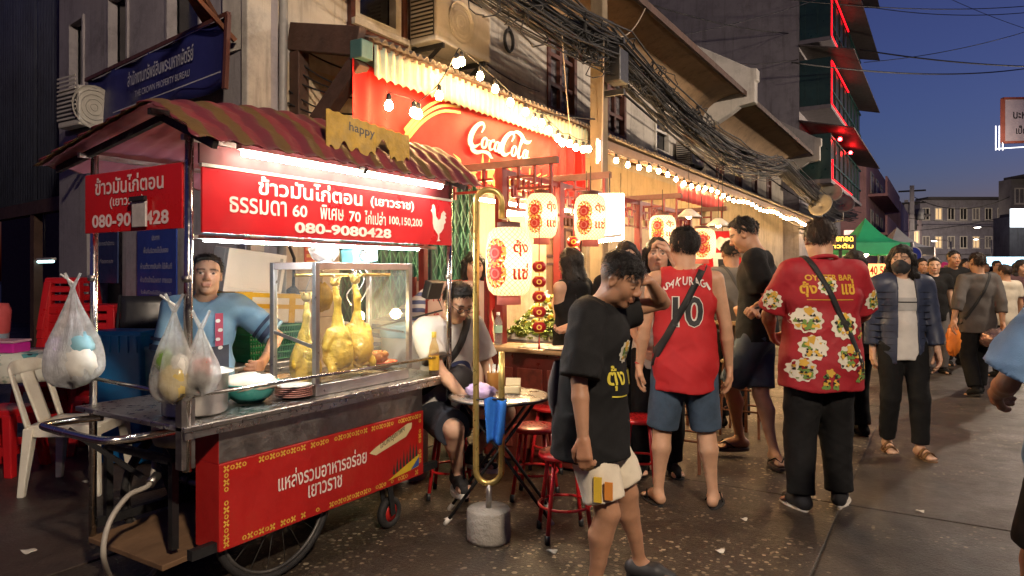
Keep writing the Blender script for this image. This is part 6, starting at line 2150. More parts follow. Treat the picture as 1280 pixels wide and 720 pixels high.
rp = thing('red_post', 'thin red post standing behind the counter end', 'post', at(529, 340, 5.3).xy.to_3d())
b_ = at(529, 340, 5.3)
MB().bar((b_.x, b_.y, 0), (b_.x, b_.y, 2.3), .05, .05).build('post', RDW, rp)
# =================================================================== OYSTER STALL
LAQ = mat('dark red lacquer', (.1, .016, .012), .35, 0, .4, 6, coat=.3)
os_ = thing('oyster_counter', 'dark red lacquered oyster stall counter with pale wooden top', 'counter', (-2.6, 4.6, 0))
WT = mat('pale worn table wood', (.42, .28, .14), .5, 0, .25, 5, .2, 30, coat=.15, stretch=(.3, 1, 1))
MB().box((-2.98, 4.26, .815), (-2.12, 4.62, .85)).build('top', WT, os_, bevel=.012)
MB().box((-2.93, 4.32, .02), (-2.16, 5.3, .814)).build('body', LAQ, os_, bevel=.01)
for k in range(3):
 MB().box((-2.90 + k * .25, 4.305, .12), (-2.69 + k * .25, 4.319, .7)).build('front_panel', mat('red mottled panel', (.14, .03, .02), .4, 0, .5, 14), os_, bevel=.004)
MB().box((-2.99, 4.62, .815), (-2.12, 5.35, .86)).build('bed_frame', STEELD, os_, bevel=.006)
def bed_z(y):
 return .87 + (y - 4.64) * .5
ic = MB()
ic.grid(lambda a, b: (-2.97 + .83 * a, 4.64 + .68 * b, bed_z(4.64 + .68 * b) + .012 * math.sin(a * 31) * math.sin(b * 23)), 30, 24)
ic.build('ice_bed', mat('crushed ice', (.7, .68, .58), .3, 0, .15, 40, .8, 90), os_)
MB().prism([(4.62, .86), (5.36, .86), (5.36, bed_z(5.34) + .02), (4.63, .875)], .012, (-2.985, 0, 0), (0, 1, 0), (0, 0, 1)).build('bed_side', GLASS_ if False else mat('clear acrylic', (.5, .48, .4), .2), os_)
random.seed(21)
le, lv, sh = MB(), MB(), MB()
for i in range(110):
 x, y = random.uniform(-2.93, -2.18), random.uniform(4.75, 5.3)
 z = bed_z(y)
 k = random.random()
 if k < .4:
  le.sphere((x, y, z + .022), .03, 10, 6, (1.25, 1, 1), Matrix.Rotation(random.random() * 6, 3, 'Z'))
 else:
  r = random.uniform(.03, .05)
  crumple(sh, (x, y, z + .012), r, r * .7, .014, i, 10, 5, .25)
def leaf(mb, c, r, a, tilt):
 n = 7
 pts = [Vector(c) + Matrix.Rotation(a, 3, 'Z') @ Matrix.Rotation(tilt, 3, 'X') @ Vector((r * .55 * math.sin(PI * i / n) * s * (1 + .25 * math.sin(i * 5)), r * (i / n), .012 * math.sin(i * 3))) for s in (-1, 1) for i in range(n + 1)]
 mb.add(pts, [(i, i + 1, n + 2 + i, n + 1 + i) for i in range(n)], True)
for i in range(420):
 e = i < 260
 x = random.uniform(-2.95, -2.16)
 y = random.uniform(4.64, 4.82) if e else random.uniform(4.8, 5.3)
 leaf(lv, (x, y, bed_z(y) + random.uniform(.005, .05 if e else .02)), random.uniform(.03, .065), random.random() * 6.28, random.uniform(-.3, 1.0))
for mb, nm, mm in ((le, 'lemons', mat('lemon peel', (.62, .45, .03), .4, 0, .15, 30)), (lv, 'lettuce', mat('lettuce', (.2, .27, .03), .5, 0, .4, 18)), (sh, 'oyster_shells', mat('oyster shell', (.5, .46, .36), .5, 0, .4, 30, .5, 60))):
 mb.build(nm, mm, os_)['kind'] = 'stuff'
pp = thing('paper_sheets', 'loose white paper sheets on the oyster counter', 'paper', (-2.5, 4.4, .852))
for k, (x, y, a) in enumerate(((-2.52, 4.42, .2), (-2.36, 4.45, -.3), (-2.28, 4.36, .1))):
 MB().grid(lambda p_, q_: Vector((x, y, .853 + k * .003 + .014 * math.sin(p_ * 3) * q_)) + Matrix.Rotation(a, 3, 'Z') @ Vector(((p_ - .5) * .28, (q_ - .5) * .19, 0)), 8, 6).build('sheet', mat('white paper', (.74, .7, .6), .7), pp, solid=.001)
q = Vector((-2.86, 4.38, .852))
t = thing('water_bottle', 'clear water bottle with green label on the oyster counter', 'bottle', q)
MB().lathe([(.001, 0), (.03, 0), (.032, .01), (.032, .16), (.028, .18), (.013, .215), (.013, .23), (.001, .231)], q, 20).build('bottle', glassm('pet bottle', (.93, .96, .93), 1., .25), t)
MB().lathe([(.0325, .09), (.0325, .145)], q, 20).build('label', mat('green white label', (.35, .55, .4), .5), t)
MB().lathe([(.0145, .222), (.0145, .245), (.001, .246)], q, 14).build('cap', WHITEP, t)
# bar table and chairs behind the customers
q = at(905, 340, 6.4)
t = thing('bar_table', 'small wooden bar table on thin metal legs behind the customers', 'table', (q.x, q.y, 0))
MB().box((q.x - .3, q.y - .3, .93), (q.x + .3, q.y + .3, .965)).build('top', WT, t, bevel=.006)
for sx in (-.26, .26):
 for sy in (-.26, .26):
  MB().bar((q.x + sx, q.y + sy, 0), (q.x + sx, q.y + sy, .93), .022, .022).build('leg', RUST, t)
MB().bar((q.x - .26, q.y - .262, .3), (q.x + .26, q.y - .262, .3), .018, .018).build('stretcher', RUST, t)
def bar_stool(label, u, d, rz):
 q = at(u, 340, d)
 t = thing('bar_stool', label, 'stool', (q.x, q.y, 0), 'thin legged wooden bar stools')
 MB().box((q.x - .16, q.y - .16, .62), (q.x + .16, q.y + .16, .65)).build('seat', WT, t, bevel=.008)
 for sx in (-.14, .14):
  for sy in (-.14, .14):
   MB().bar((q.x + sx * 1.15, q.y + sy * 1.15, 0), (q.x + sx, q.y + sy, .62), .018, .018).build('leg', RUST, t)
 for zz in (.22, .4):
  MB().tube([(q.x + sx * .15, q.y + sy * .15, zz) for sx, sy in ((-1, -1), (1, -1), (1, 1), (-1, 1))], .008, 4, closed=True).build('rung', RUST, t)
bar_stool('wooden bar stool seen between the legs of the red jersey man', 855, 5.0, 0)
bar_stool('wooden bar stool beside the calf of the tall man', 930, 6.0, 0)
# red poster on the far wall of the stall, plain white cloud and dark cup on it
q = onx(903, 316, FX + .35)
ps = thing('red_poster', 'red promotional poster with white and dark shapes under the cone lamp', 'poster', q)
PX_ = at(903, 318, 8.9)
MB().add([PX_ + side * s + Vector((0, 0, z)) + fwd * c for c in (0, .015) for s, z in ((-.24, -.32), (.24, -.32), (.24, .3), (-.24, .3))],
   [(0, 1, 2, 3), (7, 6, 5, 4), (0, 4, 5, 1), (1, 5, 6, 2), (2, 6, 7, 3), (3, 7, 4, 0)]).build('sheet', REDS, ps)
pm_ = MB()
lay(([(.13 * (1 + .14 * math.cos(7 * a)) * math.cos(a), .08 * (1 + .14 * math.cos(7 * a)) * math.sin(a)) for a in np.linspace(0, 2 * PI, 42, endpoint=False)], [tuple(range(42))]), PX_ - fwd * .003 + Vector((0, 0, .14)), side, (0, 0, 1), pm_)
lay(([(-.11, -.2), (.11, -.2), (.13, .02), (-.13, .02)], [(0, 1, 2, 3)]), PX_ - fwd * .003, side, (0, 0, 1), pm_)
pm_.build('white_print', SIGNW, ps)
pd_ = MB()
lay(([(-.05, -.2), (.05, -.2), (.06, -.06), (-.06, -.06)], [(0, 1, 2, 3)]), PX_ - fwd * .005, side, (0, 0, 1), pd_)
pd_.build('dark_print', BLACKP, ps)
MB().tube([PX_ + Vector((0, 0, .3)), (PX_.x, PX_.y, 2.9)], .004, 5).build('hanger', CAB, ps)
# litter on the ground
SCR = mat('scrap paper', (.6, .57, .5), .8)
for i, (u, v, w, wh) in enumerate(((107, 603, .03, 'under the white chair'), (152, 636, .045, 'between the chair and the gas hose'), (36, 690, .05, 'at the lower left corner'), (560, 650, .03, 'left of the concrete foot'), (690, 690, .035, 'in front of the nearest stool'),
           (900, 690, .03, 'on the pebbled asphalt in front'), (1010, 560, .035, 'behind the lion print shirt'), (1150, 640, .03, 'on the open road at right'), (930, 650, .025, 'between the two red shirts'))):
 q = gnd(u, v)
 t = thing('paper_scrap', 'small torn paper scrap lying ' + wh, 'litter', q, 'litter on the ground')
 MB().grid(lambda a, b: q + Vector(((a - .5) * w * 1.4, (b - .5) * w, .004 + .006 * math.sin(a * 4 + i) * math.sin(b * 3 + i) + .003)), 5, 4).build('scrap', SCR, t, solid=.001)
# =================================================================== PEOPLE
def rotm(yaw=0., pitch=0., roll=0.):
 """head / chest frame: yaw left +, pitch forward(down) +, roll to own left +"""
 return np.array(Matrix.Rotation(yaw, 3, 'Z') @ Matrix.Rotation(pitch, 3, 'X') @ Matrix.Rotation(roll, 3, 'Y'))
def ik(a, b, l1, l2, hint):
 a, b, hint = (np.array(q, float) for q in (a, b, hint))
 d = b - a
 L = np.linalg.norm(d)
 if L > (l1 + l2) * .995:
  b = a + d / L * (l1 + l2) * .995
  d = b - a
  L = np.linalg.norm(d)
 u = d / L
 x = (L * L + l1 * l1 - l2 * l2) / (2 * L)
 h = math.sqrt(max(1e-6, l1 * l1 - x * x))
 v = hint - u * (hint @ u)
 v = v / (np.linalg.norm(v) or 1)
 return a + u * x + v * h, b
def skin_mat(tone):
 nm = 'skin %.2f %.2f' % (tone[0], tone[1])
 if nm in MATS:
  return MATS[nm]
 m = mat(nm, tone, .5, 0, .1, 22, .12, 160, attr='Col', spec=.4)
 b = m.node_tree.nodes['Principled BSDF']
 b.inputs['Subsurface Weight'].default_value = .12
 b.inputs['Subsurface Radius'].default_value = (.02, .008, .004)
 b.inputs['Subsurface Scale'].default_value = .4
 return m
HAIRM = mat('black hair', (.009, .007, .006), .5, 0, .5, 60, .8, 220, stretch=(1, 1, .25), spec=.35)
HAIRB = mat('brown black hair', (.025, .014, .009), .5, 0, .5, 60, .8, 220, stretch=(1, 1, .25), spec=.35)
def cloth(name, c=(.5, .5, .5), rough=.85, var=.12, bump=.25, bs=300., sheen=.0, **kw):
 return mat(name, c, rough, 0, var, 9, bump, bs, sheen=sheen, **kw)
def capcut(P_, end, d, r, L):
 """cut away only the tube beyond a sleeve or trouser end"""
 w = P_ - end
 t = w @ d
 return np.minimum(np.minimum(t, L - t), r - np.linalg.norm(w - t[:, None] * d, axis=1))
class Person:
 def __init__(s, label, u, d, a, H, name='person', group=None, z=0., off=None):
  """u,d: where the person stands; a: turned (0 away from the viewer, 90 to the left, 180 towards)"""
  p = at(u, HORIZ, d)
  s.t = thing(name, label, 'person', (p.x, p.y, z), group)
  s.rz = YAW + R(90) + R(a) + R(90)
  s.t.rotation_euler = (0, 0, s.rz)
  s.inv = (Matrix.Translation(s.t.location) @ Matrix.Rotation(s.rz, 4, 'Z')).inverted()
  s.H = H
 def L(s, u, v, d):
  """a photograph position at depth d in the person's own frame"""
  return np.array(s.inv @ at(u, v, d))
 def part(s, name, V, Q, m, cols=None, parent=None):
  o = np_obj(name, V, Q, m, None, cols)
  o.parent = parent or s.t
  return o
 def raw(s, name, V, Q, m):
  o = MB().add(V, Q.tolist(), True).build(name, m)
  o.parent = s.t
  return o
 def mesh(s, mb, name, m, parent=None, **kw):
  o = mb.build(name, m, **kw)
  o.parent = parent or s.t
  return o
 def pose(s, hip=None, pitch=0., side_=0., twist=0., hyaw=0., hpitch=0., hroll=0., lw=None, rw=None, le=(.3, .6, -.3), re=(-.3, .6, -.3), la=None, ra=None,
    lk=(0.1, -1, 0), rk=(-.1, -1, 0), lyaw=.2, ryaw=-.2, lfp=0., rfp=0., build=1., neckf=0., belly=0., hs=1.):
  H = s.H
  s.build = build
  s.belly = belly
  J = {}
  hip = np.array(hip if hip is not None else (0, 0, .525 * H), float)
  J['hip'] = hip
  M = rotm(twist, pitch, side_)
  Mp = rotm(twist * .25, pitch * .3, side_ * .3)
  s.M, s.Mp = M, Mp
  up = M @ np.array([0, 0, 1.])
  Mm = rotm(twist * .6, pitch * .7, side_ * .7)
  J['waist'] = hip + Mp @ np.array([0, 0, .085 * H])
  J['chest'] = J['waist'] + Mm @ np.array([0, .004 * H, .12 * H])
  J['nb'] = J['chest'] + M @ np.array([0, .012 * H, .105 * H])
  sw = .105 * H * (.9 + .1 * build)
  J['ls'] = J['chest'] + M @ np.array([sw, .008 * H, .083 * H])
  J['rs'] = J['chest'] + M @ np.array([-sw, .008 * H, .083 * H])
  J['lh'] = hip + Mp @ np.array([.052 * H, 0, -.02 * H])
  J['rh'] = hip + Mp @ np.array([-.052 * H, 0, -.02 * H])
  la = np.array(la if la is not None else (.06 * H, .0, .045 * H), float)
  ra = np.array(ra if ra is not None else (-.06 * H, .0, .045 * H), float)
  J['lk'], J['la'] = ik(J['lh'], la, .24 * H, .225 * H, lk)
  J['rk'], J['ra'] = ik(J['rh'], ra, .24 * H, .225 * H, rk)
  lw = np.array(lw if lw is not None else J['ls'] + np.array([.05 * H, -.03 * H, -.31 * H]), float)
  rw = np.array(rw if rw is not None else J['rs'] + np.array([-.05 * H, -.03 * H, -.31 * H]), float)
  J['le'], J['lw'] = ik(J['ls'], lw, .172 * H, .148 * H, le)
  J['re'], J['rw'] = ik(J['rs'], rw, .172 * H, .148 * H, re)
  s.hh = .141 * H * hs
  s.MH = rotm(twist * .5 + hyaw, hpitch, hroll)
  nd = M @ np.array([0, -neckf - .01 * H, .04 * H])
  J['nt'] = J['nb'] + nd
  J['hc'] = J['nt'] + s.MH @ np.array([0, -.012 * H, .052 * H])
  s.J = J
  s.foot = {'l': (lyaw, lfp), 'r': (ryaw, rfp)}
  return s
 def hp(s, x, y, z):
  return s.J['hc'] + s.MH @ (np.array([x, y, z]) * s.hh)
 # ---------------------------------------------------------------- body
 def torso_prims(s, q, e=0., k=.04):
  H, J, b = s.H, s.J, s.build
  q.ell(J['hip'] + s.Mp @ np.array([0, .006 * H, -.01 * H]), ((.092 * b) * H + e, (.066 * b) * H + e, .07 * H + e), s.Mp, k)
  q.ell(J['waist'] + s.Mp @ np.array([0, -.01 * H * s.belly * 2, .01 * H]), ((.078 * b + .012 * s.belly) * H + e, (.058 * b + .03 * s.belly) * H + e, .085 * H + e), s.Mp, k)
  q.ell(J['chest'] + s.M @ np.array([0, 0, .0]), ((.094 * b) * H + e, (.064 * b) * H + e, .1 * H + e), s.M, k)
  a = J['ls'] * .86 + J['rs'] * .14
  c = J['rs'] * .86 + J['ls'] * .14
  q.cone(a, c, .032 * H + e, .032 * H + e, k=k)
  q.cone(J['nb'] + s.M @ np.array([0, .01 * H, -.02 * H]), J['ls'] * .7 + J['rs'] * .3, .03 * H + e, .028 * H + e, k=k)
  q.cone(J['nb'] + s.M @ np.array([0, .01 * H, -.02 * H]), J['rs'] * .7 + J['ls'] * .3, .03 * H + e, .028 * H + e, k=k)
 def arm_prims(s, q, c, e=0., k=.025, fr=1., upto=9):
  H, J, b = s.H, s.J, .6 + .4 * s.build
  S, E, W = J[c + 's'], J[c + 'e'], J[c + 'w']
  q.cone(S, S + (E - S) * fr, .029 * H * b + e, (.029 + (.0215 - .029) * fr) * H * b + e, k=k)
  if upto > 1:
   m_ = E + (W - E) * .3
   q.cone(E, m_, .0215 * H * b + e, .0228 * H * b + e, k=.008)
   q.cone(m_, W, .0228 * H * b + e, .0148 * H + e, k=.008)
 def leg_prims(s, q, c, e=0., k=.045, fr=2., e2=None):
  H, J, b = s.H, s.J, .55 + .45 * s.build
  A, K, B = J[c + 'h'], J[c + 'k'], J[c + 'a']
  e2 = e if e2 is None else e2
  f = min(1, fr)
  q.cone(A, A + (K - A) * f, .052 * H * b + e, (.052 + (.0335 - .052) * f) * H * b + e + (e2 - e) * f, k=k)
  if fr > 1:
   c1 = K + (B - K) * .3
   bk = s.Mp @ np.array([0, .008 * H, 0])
   q.cone(K, c1 + bk, .0325 * H * b + e2, .0335 * H * b + e2, k=.01)
   q.cone(c1 + bk, K + (B - K) * .62, .0335 * H * b + e2, .0225 * H * b + e2, k=.01)
   q.cone(K + (B - K) * .62, B, .0225 * H * b + e2, .0175 * H + e2, k=.008)
 def foot_frame(s, c):
  yw, fp = s.foot[c]
  return np.array(Matrix.Rotation(yw, 3, 'Z') @ Matrix.Rotation(fp, 3, 'X'))
 def foot_prims(s, q, c, e=0.):
  H, B, F = s.H, s.J[c + 'a'], s.foot_frame(c)
  dn = -.034 * H
  P_ = lambda x, y, z: B + F @ np.array([x * H, y * H, z * H])
  q.cone(P_(0, .02, -.022), P_(0, -.05, -.022), .02 * H + e, .018 * H + e, k=.02)
  q.cone(P_(0, .0, -.005), P_(0.003, -.07, -.026), .019 * H + e, .012 * H + e, k=.02)
  q.cone(P_(-.012, -.075, -.03), P_(-.014, -.098, -.032), .0125 * H + e, .009 * H + e, k=.01)
  for i in range(4):
   q.cone(P_(.0 + i * .0085, -.07, -.03), P_(.002 + i * .009, -.099 + i * .006, -.034), .009 * H + e, .0065 * H + e, k=.006)
 def hand_prims(s, q, c, curl=.5, dirv=None, palm=None, spread=1., thumb=.6):
  """palm, four fingers of unequal length with knuckles, thumb from the side"""
  H, J = s.H, s.J
  W, E = J[c + 'w'], J[c + 'e']
  d = (W - E) / np.linalg.norm(W - E) if dirv is None else np.array(dirv, float) / np.linalg.norm(dirv)
  n = np.array(palm if palm is not None else ((-1, 0, 0) if c == 'l' else (1, 0, 0)), float)
  n = n - d * (n @ d)
  n /= np.linalg.norm(n)
  t = np.cross(d, n) * (1 if c == 'l' else -1)      # thumb side
  u = .0105 * H
  q.cone(W - (W - E) * .12, W + d * u * .5, .0155 * H, .0145 * H, k=.01)
  for o in (-1.0, -.35, .35, 1.0):
   q.cone(W + d * u * .6 + t * (o * u * .8), W + d * u * 4.6 + t * (o * u * 1.15), .0105 * H, .0098 * H, k=.008)
  lens = (1.0, 1.12, 1.02, .8)
  for i, o in enumerate((1.25, .42, -.42, -1.2)):
   b = W + d * u * 4.7 + t * (o * u)
   ang = 0.
   for j, (l, r) in enumerate(((2.3, .0078), (1.6, .0072), (1.2, .0064))):
    ang += curl * (.55, .75, .5)[j] * (1 + .08 * i)
    dv_ = d * math.cos(ang) + n * math.sin(ang) + t * (o * .06 * spread)
    e = b + dv_ * u * l * lens[i]
    q.cone(b, e, r * H, (r - .0006) * H, k=.004)
    b = e
  b = W + d * u * 1.4 + t * u * 1.2
  m1 = b + (d * .8 + t * .75 + n * thumb * .5) * u * 1.9
  m2 = m1 + (d * .9 + t * .2 + n * thumb * .8) * u * 1.7
  m3 = m2 + (d * .9 + n * thumb) * u * 1.2
  q.cone(b, m1, .0105 * H, .009 * H, k=.007)
  q.cone(m1, m2, .009 * H, .008 * H, k=.004)
  q.cone(m2, m3, .008 * H, .0068 * H, k=.004)
 def head_prims(s, q, detail=True):
  u, M = s.hh, s.MH
  E_ = lambda x, y, z, a, b, c, k=.06, op='u': q.ell(s.hp(x, y, z), (a * u, b * u, c * u), M, k * u, op)
  C_ = lambda a, b, ra, rb, k=.05: q.cone(s.hp(*a), s.hp(*b), ra * u, rb * u, k=k * u)
  E_(0, .06, .13, .335, .40, .36)
  E_(0, -.08, -.13, .265, .265, .33, .12)
  E_(0, -.22, -.40, .115, .09, .08, .1)
  for x in (-1, 1):
   E_(x * .16, -.19, -.1, .11, .11, .13, .1)
   E_(x * .2, -.02, -.28, .08, .12, .12, .1)
  if detail:
   C_((-.17, -.31, .085), (.17, -.31, .085), .04, .04, .07)
   for x in (-1, 1):
    E_(x * .14, -.385, .02, .085, .06, .05, .05, 's')
    E_(x * .14, -.295, .012, .068, .062, .05, .02)
    E_(x * .045, -.37, -.13, .045, .045, .035, .03)
   C_((0, -.325, .06), (0, -.41, -.1), .03, .052, .05)
   C_((-.085, -.335, -.235), (.085, -.335, -.235), .024, .024, .025)
   C_((-.07, -.335, -.285), (.07, -.335, -.285), .03, .03, .025)
   E_(0, -.4, -.26, .15, .035, .006, .012, 's')
  for x in (-1, 1):
   E_(x * .335, .04, -.02, .038, .075, .12, .03)
   E_(x * .372, .025, -.01, .03, .04, .065, .02, 's')
  q.cone(s.hp(0, .1, -.22), s.J['nb'] - s.M @ np.array([0, 0, .02 * s.H]), .033 * s.H, .037 * s.H, k=.03)
 def head_cols(s, V, tone, beard=0., buzz=0., lash=True):
  p = (V - s.J['hc']) @ s.MH / s.hh
  c = np.ones((len(V), 3))
  x, y, z = np.abs(p[:, 0]), p[:, 1], p[:, 2]
  fr = y < -.12
  def put(mask, cc, f=1.):
   mask = np.clip(mask, 0, 1)[:, None] * f
   c[:] = c * (1 - mask) + np.array(cc) * mask
  g = lambda d, w: np.exp(-(d / w) ** 2)
  lip = g(np.maximum(0, x - .09), .03) * g(z + .262, .05) * fr * (y < -.27)
  put(lip, (.85, .5, .48), .7)
  put(g(np.maximum(0, x - .2), .06) * g(z + .08, .1) * fr, (1.05, .88, .82), .5)
  brow = g(np.maximum(0, np.abs(x - .155) - .085), .025) * g(z - (.115 - .12 * np.abs(x - .13)), .026) * fr * (y < -.2)
  put(brow * 1.25, (.09, .07, .06), .92)
  ex_ = (np.abs(x - .14) / .075) ** 2 + ((z - .012) / .034) ** 2
  eye = np.clip((1.35 - ex_) * 3, 0, 1) * fr * (y < -.26)
  put(eye, (1.5, 1.7, 1.9), .8)
  iris = np.clip((.34 - (((x - .14) / .075) ** 2 + ((z - .012) / .045) ** 2)) * 6, 0, 1) * fr * (y < -.26)
  put(iris, (.03, .025, .02), 1.)
  lid = g(np.maximum(0, np.abs(x - .14) - .06), .02) * g(z - .045, .016) * fr * (y < -.24)
  put(lid, (.12, .09, .08), .8 if lash else .5)
  if beard:
   put(g(np.maximum(0, x - .12), .08) * np.clip((-.2 - z) * 6, 0, 1) * fr, (.5, .45, .43), beard)
  if buzz:
   put(np.clip((z - (.06 - .74 * y)) * 9 + .5, 0, 1), (.16, .14, .13), buzz)
  return c
 def make_body(s, tone, h=.009, hands=True, feet=True, curlL=.6, curlR=.6, pl=None, pr=None, dl=None, dr=None, detail=True, beard=0., buzz=0., thumb=.6):
  q = SDF(h, .03)
  s.torso_prims(q)
  for c in 'lr':
   s.arm_prims(q, c)
   s.leg_prims(q, c)
   if feet:
    s.foot_prims(q, c)
  q.cone(s.J['nb'], s.J['nt'], .035 * s.H, .032 * s.H)
  F = q.field()
  V, Q = surfnets(F, q.lo, h)
  cols = np.ones((len(V), 3))
  parts = [(V, Q, cols)]
  hh_ = min(h * .55, .0062) if detail else h * .7
  q = SDF(hh_, .01)
  s.head_prims(q, detail)
  F = q.field(pad=.02)
  V, Q = surfnets(F, q.lo, hh_)
  parts.append((V, Q, s.head_cols(V, tone, beard, buzz) if detail or True else np.ones((len(V), 3))))
  if hands:
   for c, cu, pm, dd in (('l', curlL, pl, dl), ('r', curlR, pr, dr)):
    q = SDF(min(.0048, h * .55), .005)
    s.hand_prims(q, c, cu, dd, pm, thumb=thumb)
    F = q.field(pad=.015)
    V, Q = surfnets(F, q.lo, q.h)
    parts.append((V, Q, np.tile(np.array([[1.0, .93, .9]]), (len(V), 1))))
  o = 0
  VV, QQ, CC = [], [], []
  for V, Q, C in parts:
   VV.append(V)
   QQ.append(Q + o)
   CC.append(C)
   o += len(V)
  s.body = s.part('body', np.concatenate(VV), np.concatenate(QQ), skin_mat(tone), np.concatenate(CC))
  return s
 # ---------------------------------------------------------------- hair
 def hair(s, style='short', m=None, h=.007, seed=1, amp=.008, length=.9, line=.02, strands=1500):
  m = m or HAIRM
  u = s.hh
  q = SDF(h, .02)
  q.ell(s.hp(0, .075, .14), (.355 * u, .415 * u, .37 * u), s.MH)
  q.ell(s.hp(0, .02, .24), (.30 * u, .37 * u, .29 * u), s.MH)
  if style == 'top':
   q.p.clear()
   q.ell(s.hp(0, .05, .25), (.335 * u, .405 * u, .275 * u), s.MH)
  if style in ('long', 'bob'):
   L = length
   for x, y in ((-.26, .22), (.26, .22), (0, .34), (-.34, .02), (.34, .02)):
    a = s.hp(x, y, .1)
    b_ = s.hp(x * 1.12, y + .02, -.5)
    e = s.J['chest'] + s.M @ np.array([x * u * 1.25, .055 * s.H + y * u * .12, (.07 - .24 * L) * s.H]) if style == 'long' else s.hp(x * 1.05, y * .9, -.62)
    q.cone(a, b_, .13 * u, .13 * u, k=.03)
    if style == 'long':
     q.cone(b_, e, .13 * u, .08 * u, k=.03)
  if style == 'bun':
   q.ell(s.hp(0, .5, .12), (.17 * u, .15 * u, .17 * u), s.MH)
  F = q.field(pad=.03)
  X = np.argwhere(np.abs(F) < .05)
  P_ = (X * h + q.lo).astype(np.float32)
  pl = (P_ - s.J['hc']) @ s.MH / u
  n = amp * vnoise(pl.astype(np.float32), (9, 9, 5), seed) + amp * .8 * vnoise(pl.astype(np.float32), (26, 26, 9), seed + 1)
  f = F[X[:, 0], X[:, 1], X[:, 2]] + n
  x, y, z = pl[:, 0], pl[:, 1], pl[:, 2]
  w = .018 * vnoise(pl.astype(np.float32), (19, 19, 3), seed + 2)
  if style in ('short', 'bun'):
   sb = np.where((np.abs(x) > .27) & (y > -.14) & (y < .02), .16, 0)
   cut = (line + .07 - .85 * y - z + w * 1.4 - sb) * u * .7
   cut = np.maximum(cut, (-.32 - z) * u)
  elif style == 'top':
   cut = (.14 - .25 * y - z + w) * u
  else:
   face = 1 - np.sqrt((x / .25) ** 2 + ((z + .15) / .40) ** 2)
   cut = np.where(y < .0, np.minimum(face, -y * 3 + .15) * u * .5 + w * u, -.05)
  F[X[:, 0], X[:, 1], X[:, 2]] = np.maximum(f, cut)
  V, Q = surfnets(F, q.lo, h)
  V = relax(V, Q, 1)
  # loose strands lying on and lifting off the surface
  rs = np.random.RandomState(seed)
  k = rs.randint(0, len(V), strands)
  v = V[k]
  n = v - s.hp(0, .03, .0)
  if style == 'long':
   n = n * np.array([1, 1, .25])
  n /= np.linalg.norm(n, axis=1)[:, None]
  fl = s.MH @ np.array([0, .55 if style != 'long' else .05, -1.])
  t = fl[None] + rs.normal(0, .35, v.shape)
  t -= n * (t * n).sum(1)[:, None]
  t /= np.linalg.norm(t, axis=1)[:, None]
  b = np.cross(n, t)
  L = rs.uniform(.012, .03 if style != 'long' else .06, (strands, 1))
  w = .0016
  lift = rs.uniform(.001, .007, (strands, 1))
  p0, p1, p2 = v - n * .002, v + t * L * .5 + n * lift, v + t * L + n * lift * rs.uniform(-.2, 1.3, (strands, 1))
  X = np.stack([p0 - b * w, p0 + b * w, p1 - b * w, p1 + b * w, p2 - b * w * .3, p2 + b * w * .3], 1).reshape(-1, 3)
  o = len(V) + 6 * np.arange(strands)[:, None]
  Q2 = np.concatenate([o + np.array([[0, 1, 3, 2]]), o + np.array([[2, 3, 5, 4]])])
  s.raw('hair', np.concatenate([V, X]), np.concatenate([Q, Q2]), m)
  return s
 # ---------------------------------------------------------------- clothes
 def shell(s, q, F, t, cuts, amp, seed, freq=(10, 10, 5), Ft=None, local=()):
  lo, h = q.lo, q.h
  X = np.argwhere(np.abs(F) < .06)
  P_ = (X * h + lo).astype(np.float32)
  f = F[X[:, 0], X[:, 1], X[:, 2]]
  if amp:
   sk = P_ @ np.array([[1, 0, .25], [0, 1, -.2], [.3, .2, 1]], np.float32)
   f = f + amp * vnoise(sk, freq, seed) + amp * .5 * vnoise(P_ @ np.array([[.8, .3, .5], [-.3, .9, .4], [-.5, -.3, .8]], np.float32), (17, 17, 9), seed + 3)
   for k_, A_ in ((5, [[.8, .2, .55], [-.2, .97, 0], [-.6, -.1, .8]]), (6, [[.8, -.2, -.55], [.2, .97, 0], [.6, -.1, .8]])):
    rd = 1 - 2.4 * np.abs(vnoise(P_ @ np.array(A_, np.float32), (4, 4, 12), seed + k_))
    f = f - amp * .4 * np.clip(rd, 0, 1) ** 2
  if Ft is not None:
   ft = Ft[X[:, 0], X[:, 1], X[:, 2]] + (f - F[X[:, 0], X[:, 1], X[:, 2]])
   for fn in local:
    f = np.maximum(f, fn(P_))
   f = np.minimum(f, ft)
  for fn in cuts:
   f = np.maximum(f, fn(P_))
  G = np.where(F < 0, -.05, .05).astype(np.float32)
  D_ = np.argwhere(F <= -.06)
  if len(D_):
   P2_ = (D_ * h + lo).astype(np.float32)
   g_ = np.full(len(D_), -.06, np.float32)
   for fn in cuts:
    g_ = np.maximum(g_, fn(P2_))
   G[D_[:, 0], D_[:, 1], D_[:, 2]] = g_
  G[X[:, 0], X[:, 1], X[:, 2]] = f
  return surfnets(G, lo, h)
 def top(s, m, sleeve=.55, hem=.44, ease=.014, h=.009, amp=.007, seed=3, tank=False, name='shirt', flare=.0, open_front=0., neck=.043, t=.014, sl_ease=.018, collar=False):
  H, J = s.H, s.J
  q = SDF(h, .03)
  s.torso_prims(q, ease)
  hz = J['hip'] + s.Mp @ np.array([0, 0, (hem - .525) * H])
  b = s.build
  q.cone(J['waist'], hz - np.array([0, 0, .03]), (.088 * b + .01 * s.belly) * H + ease, (.094 * b + flare) * H + ease, flat=.74 + .12 * s.belly, fax=s.Mp @ np.array([0, 1, 0]), k=.05)
  cuts = [lambda P_: (hz[2] - P_[:, 2]) + .006 * np.sin(P_[:, 0] * 22 + seed) + .004 * np.sin(P_[:, 1] * 31)]
  nk = J['nb'] + s.M @ np.array([0, -.006 * H, .034 * H])
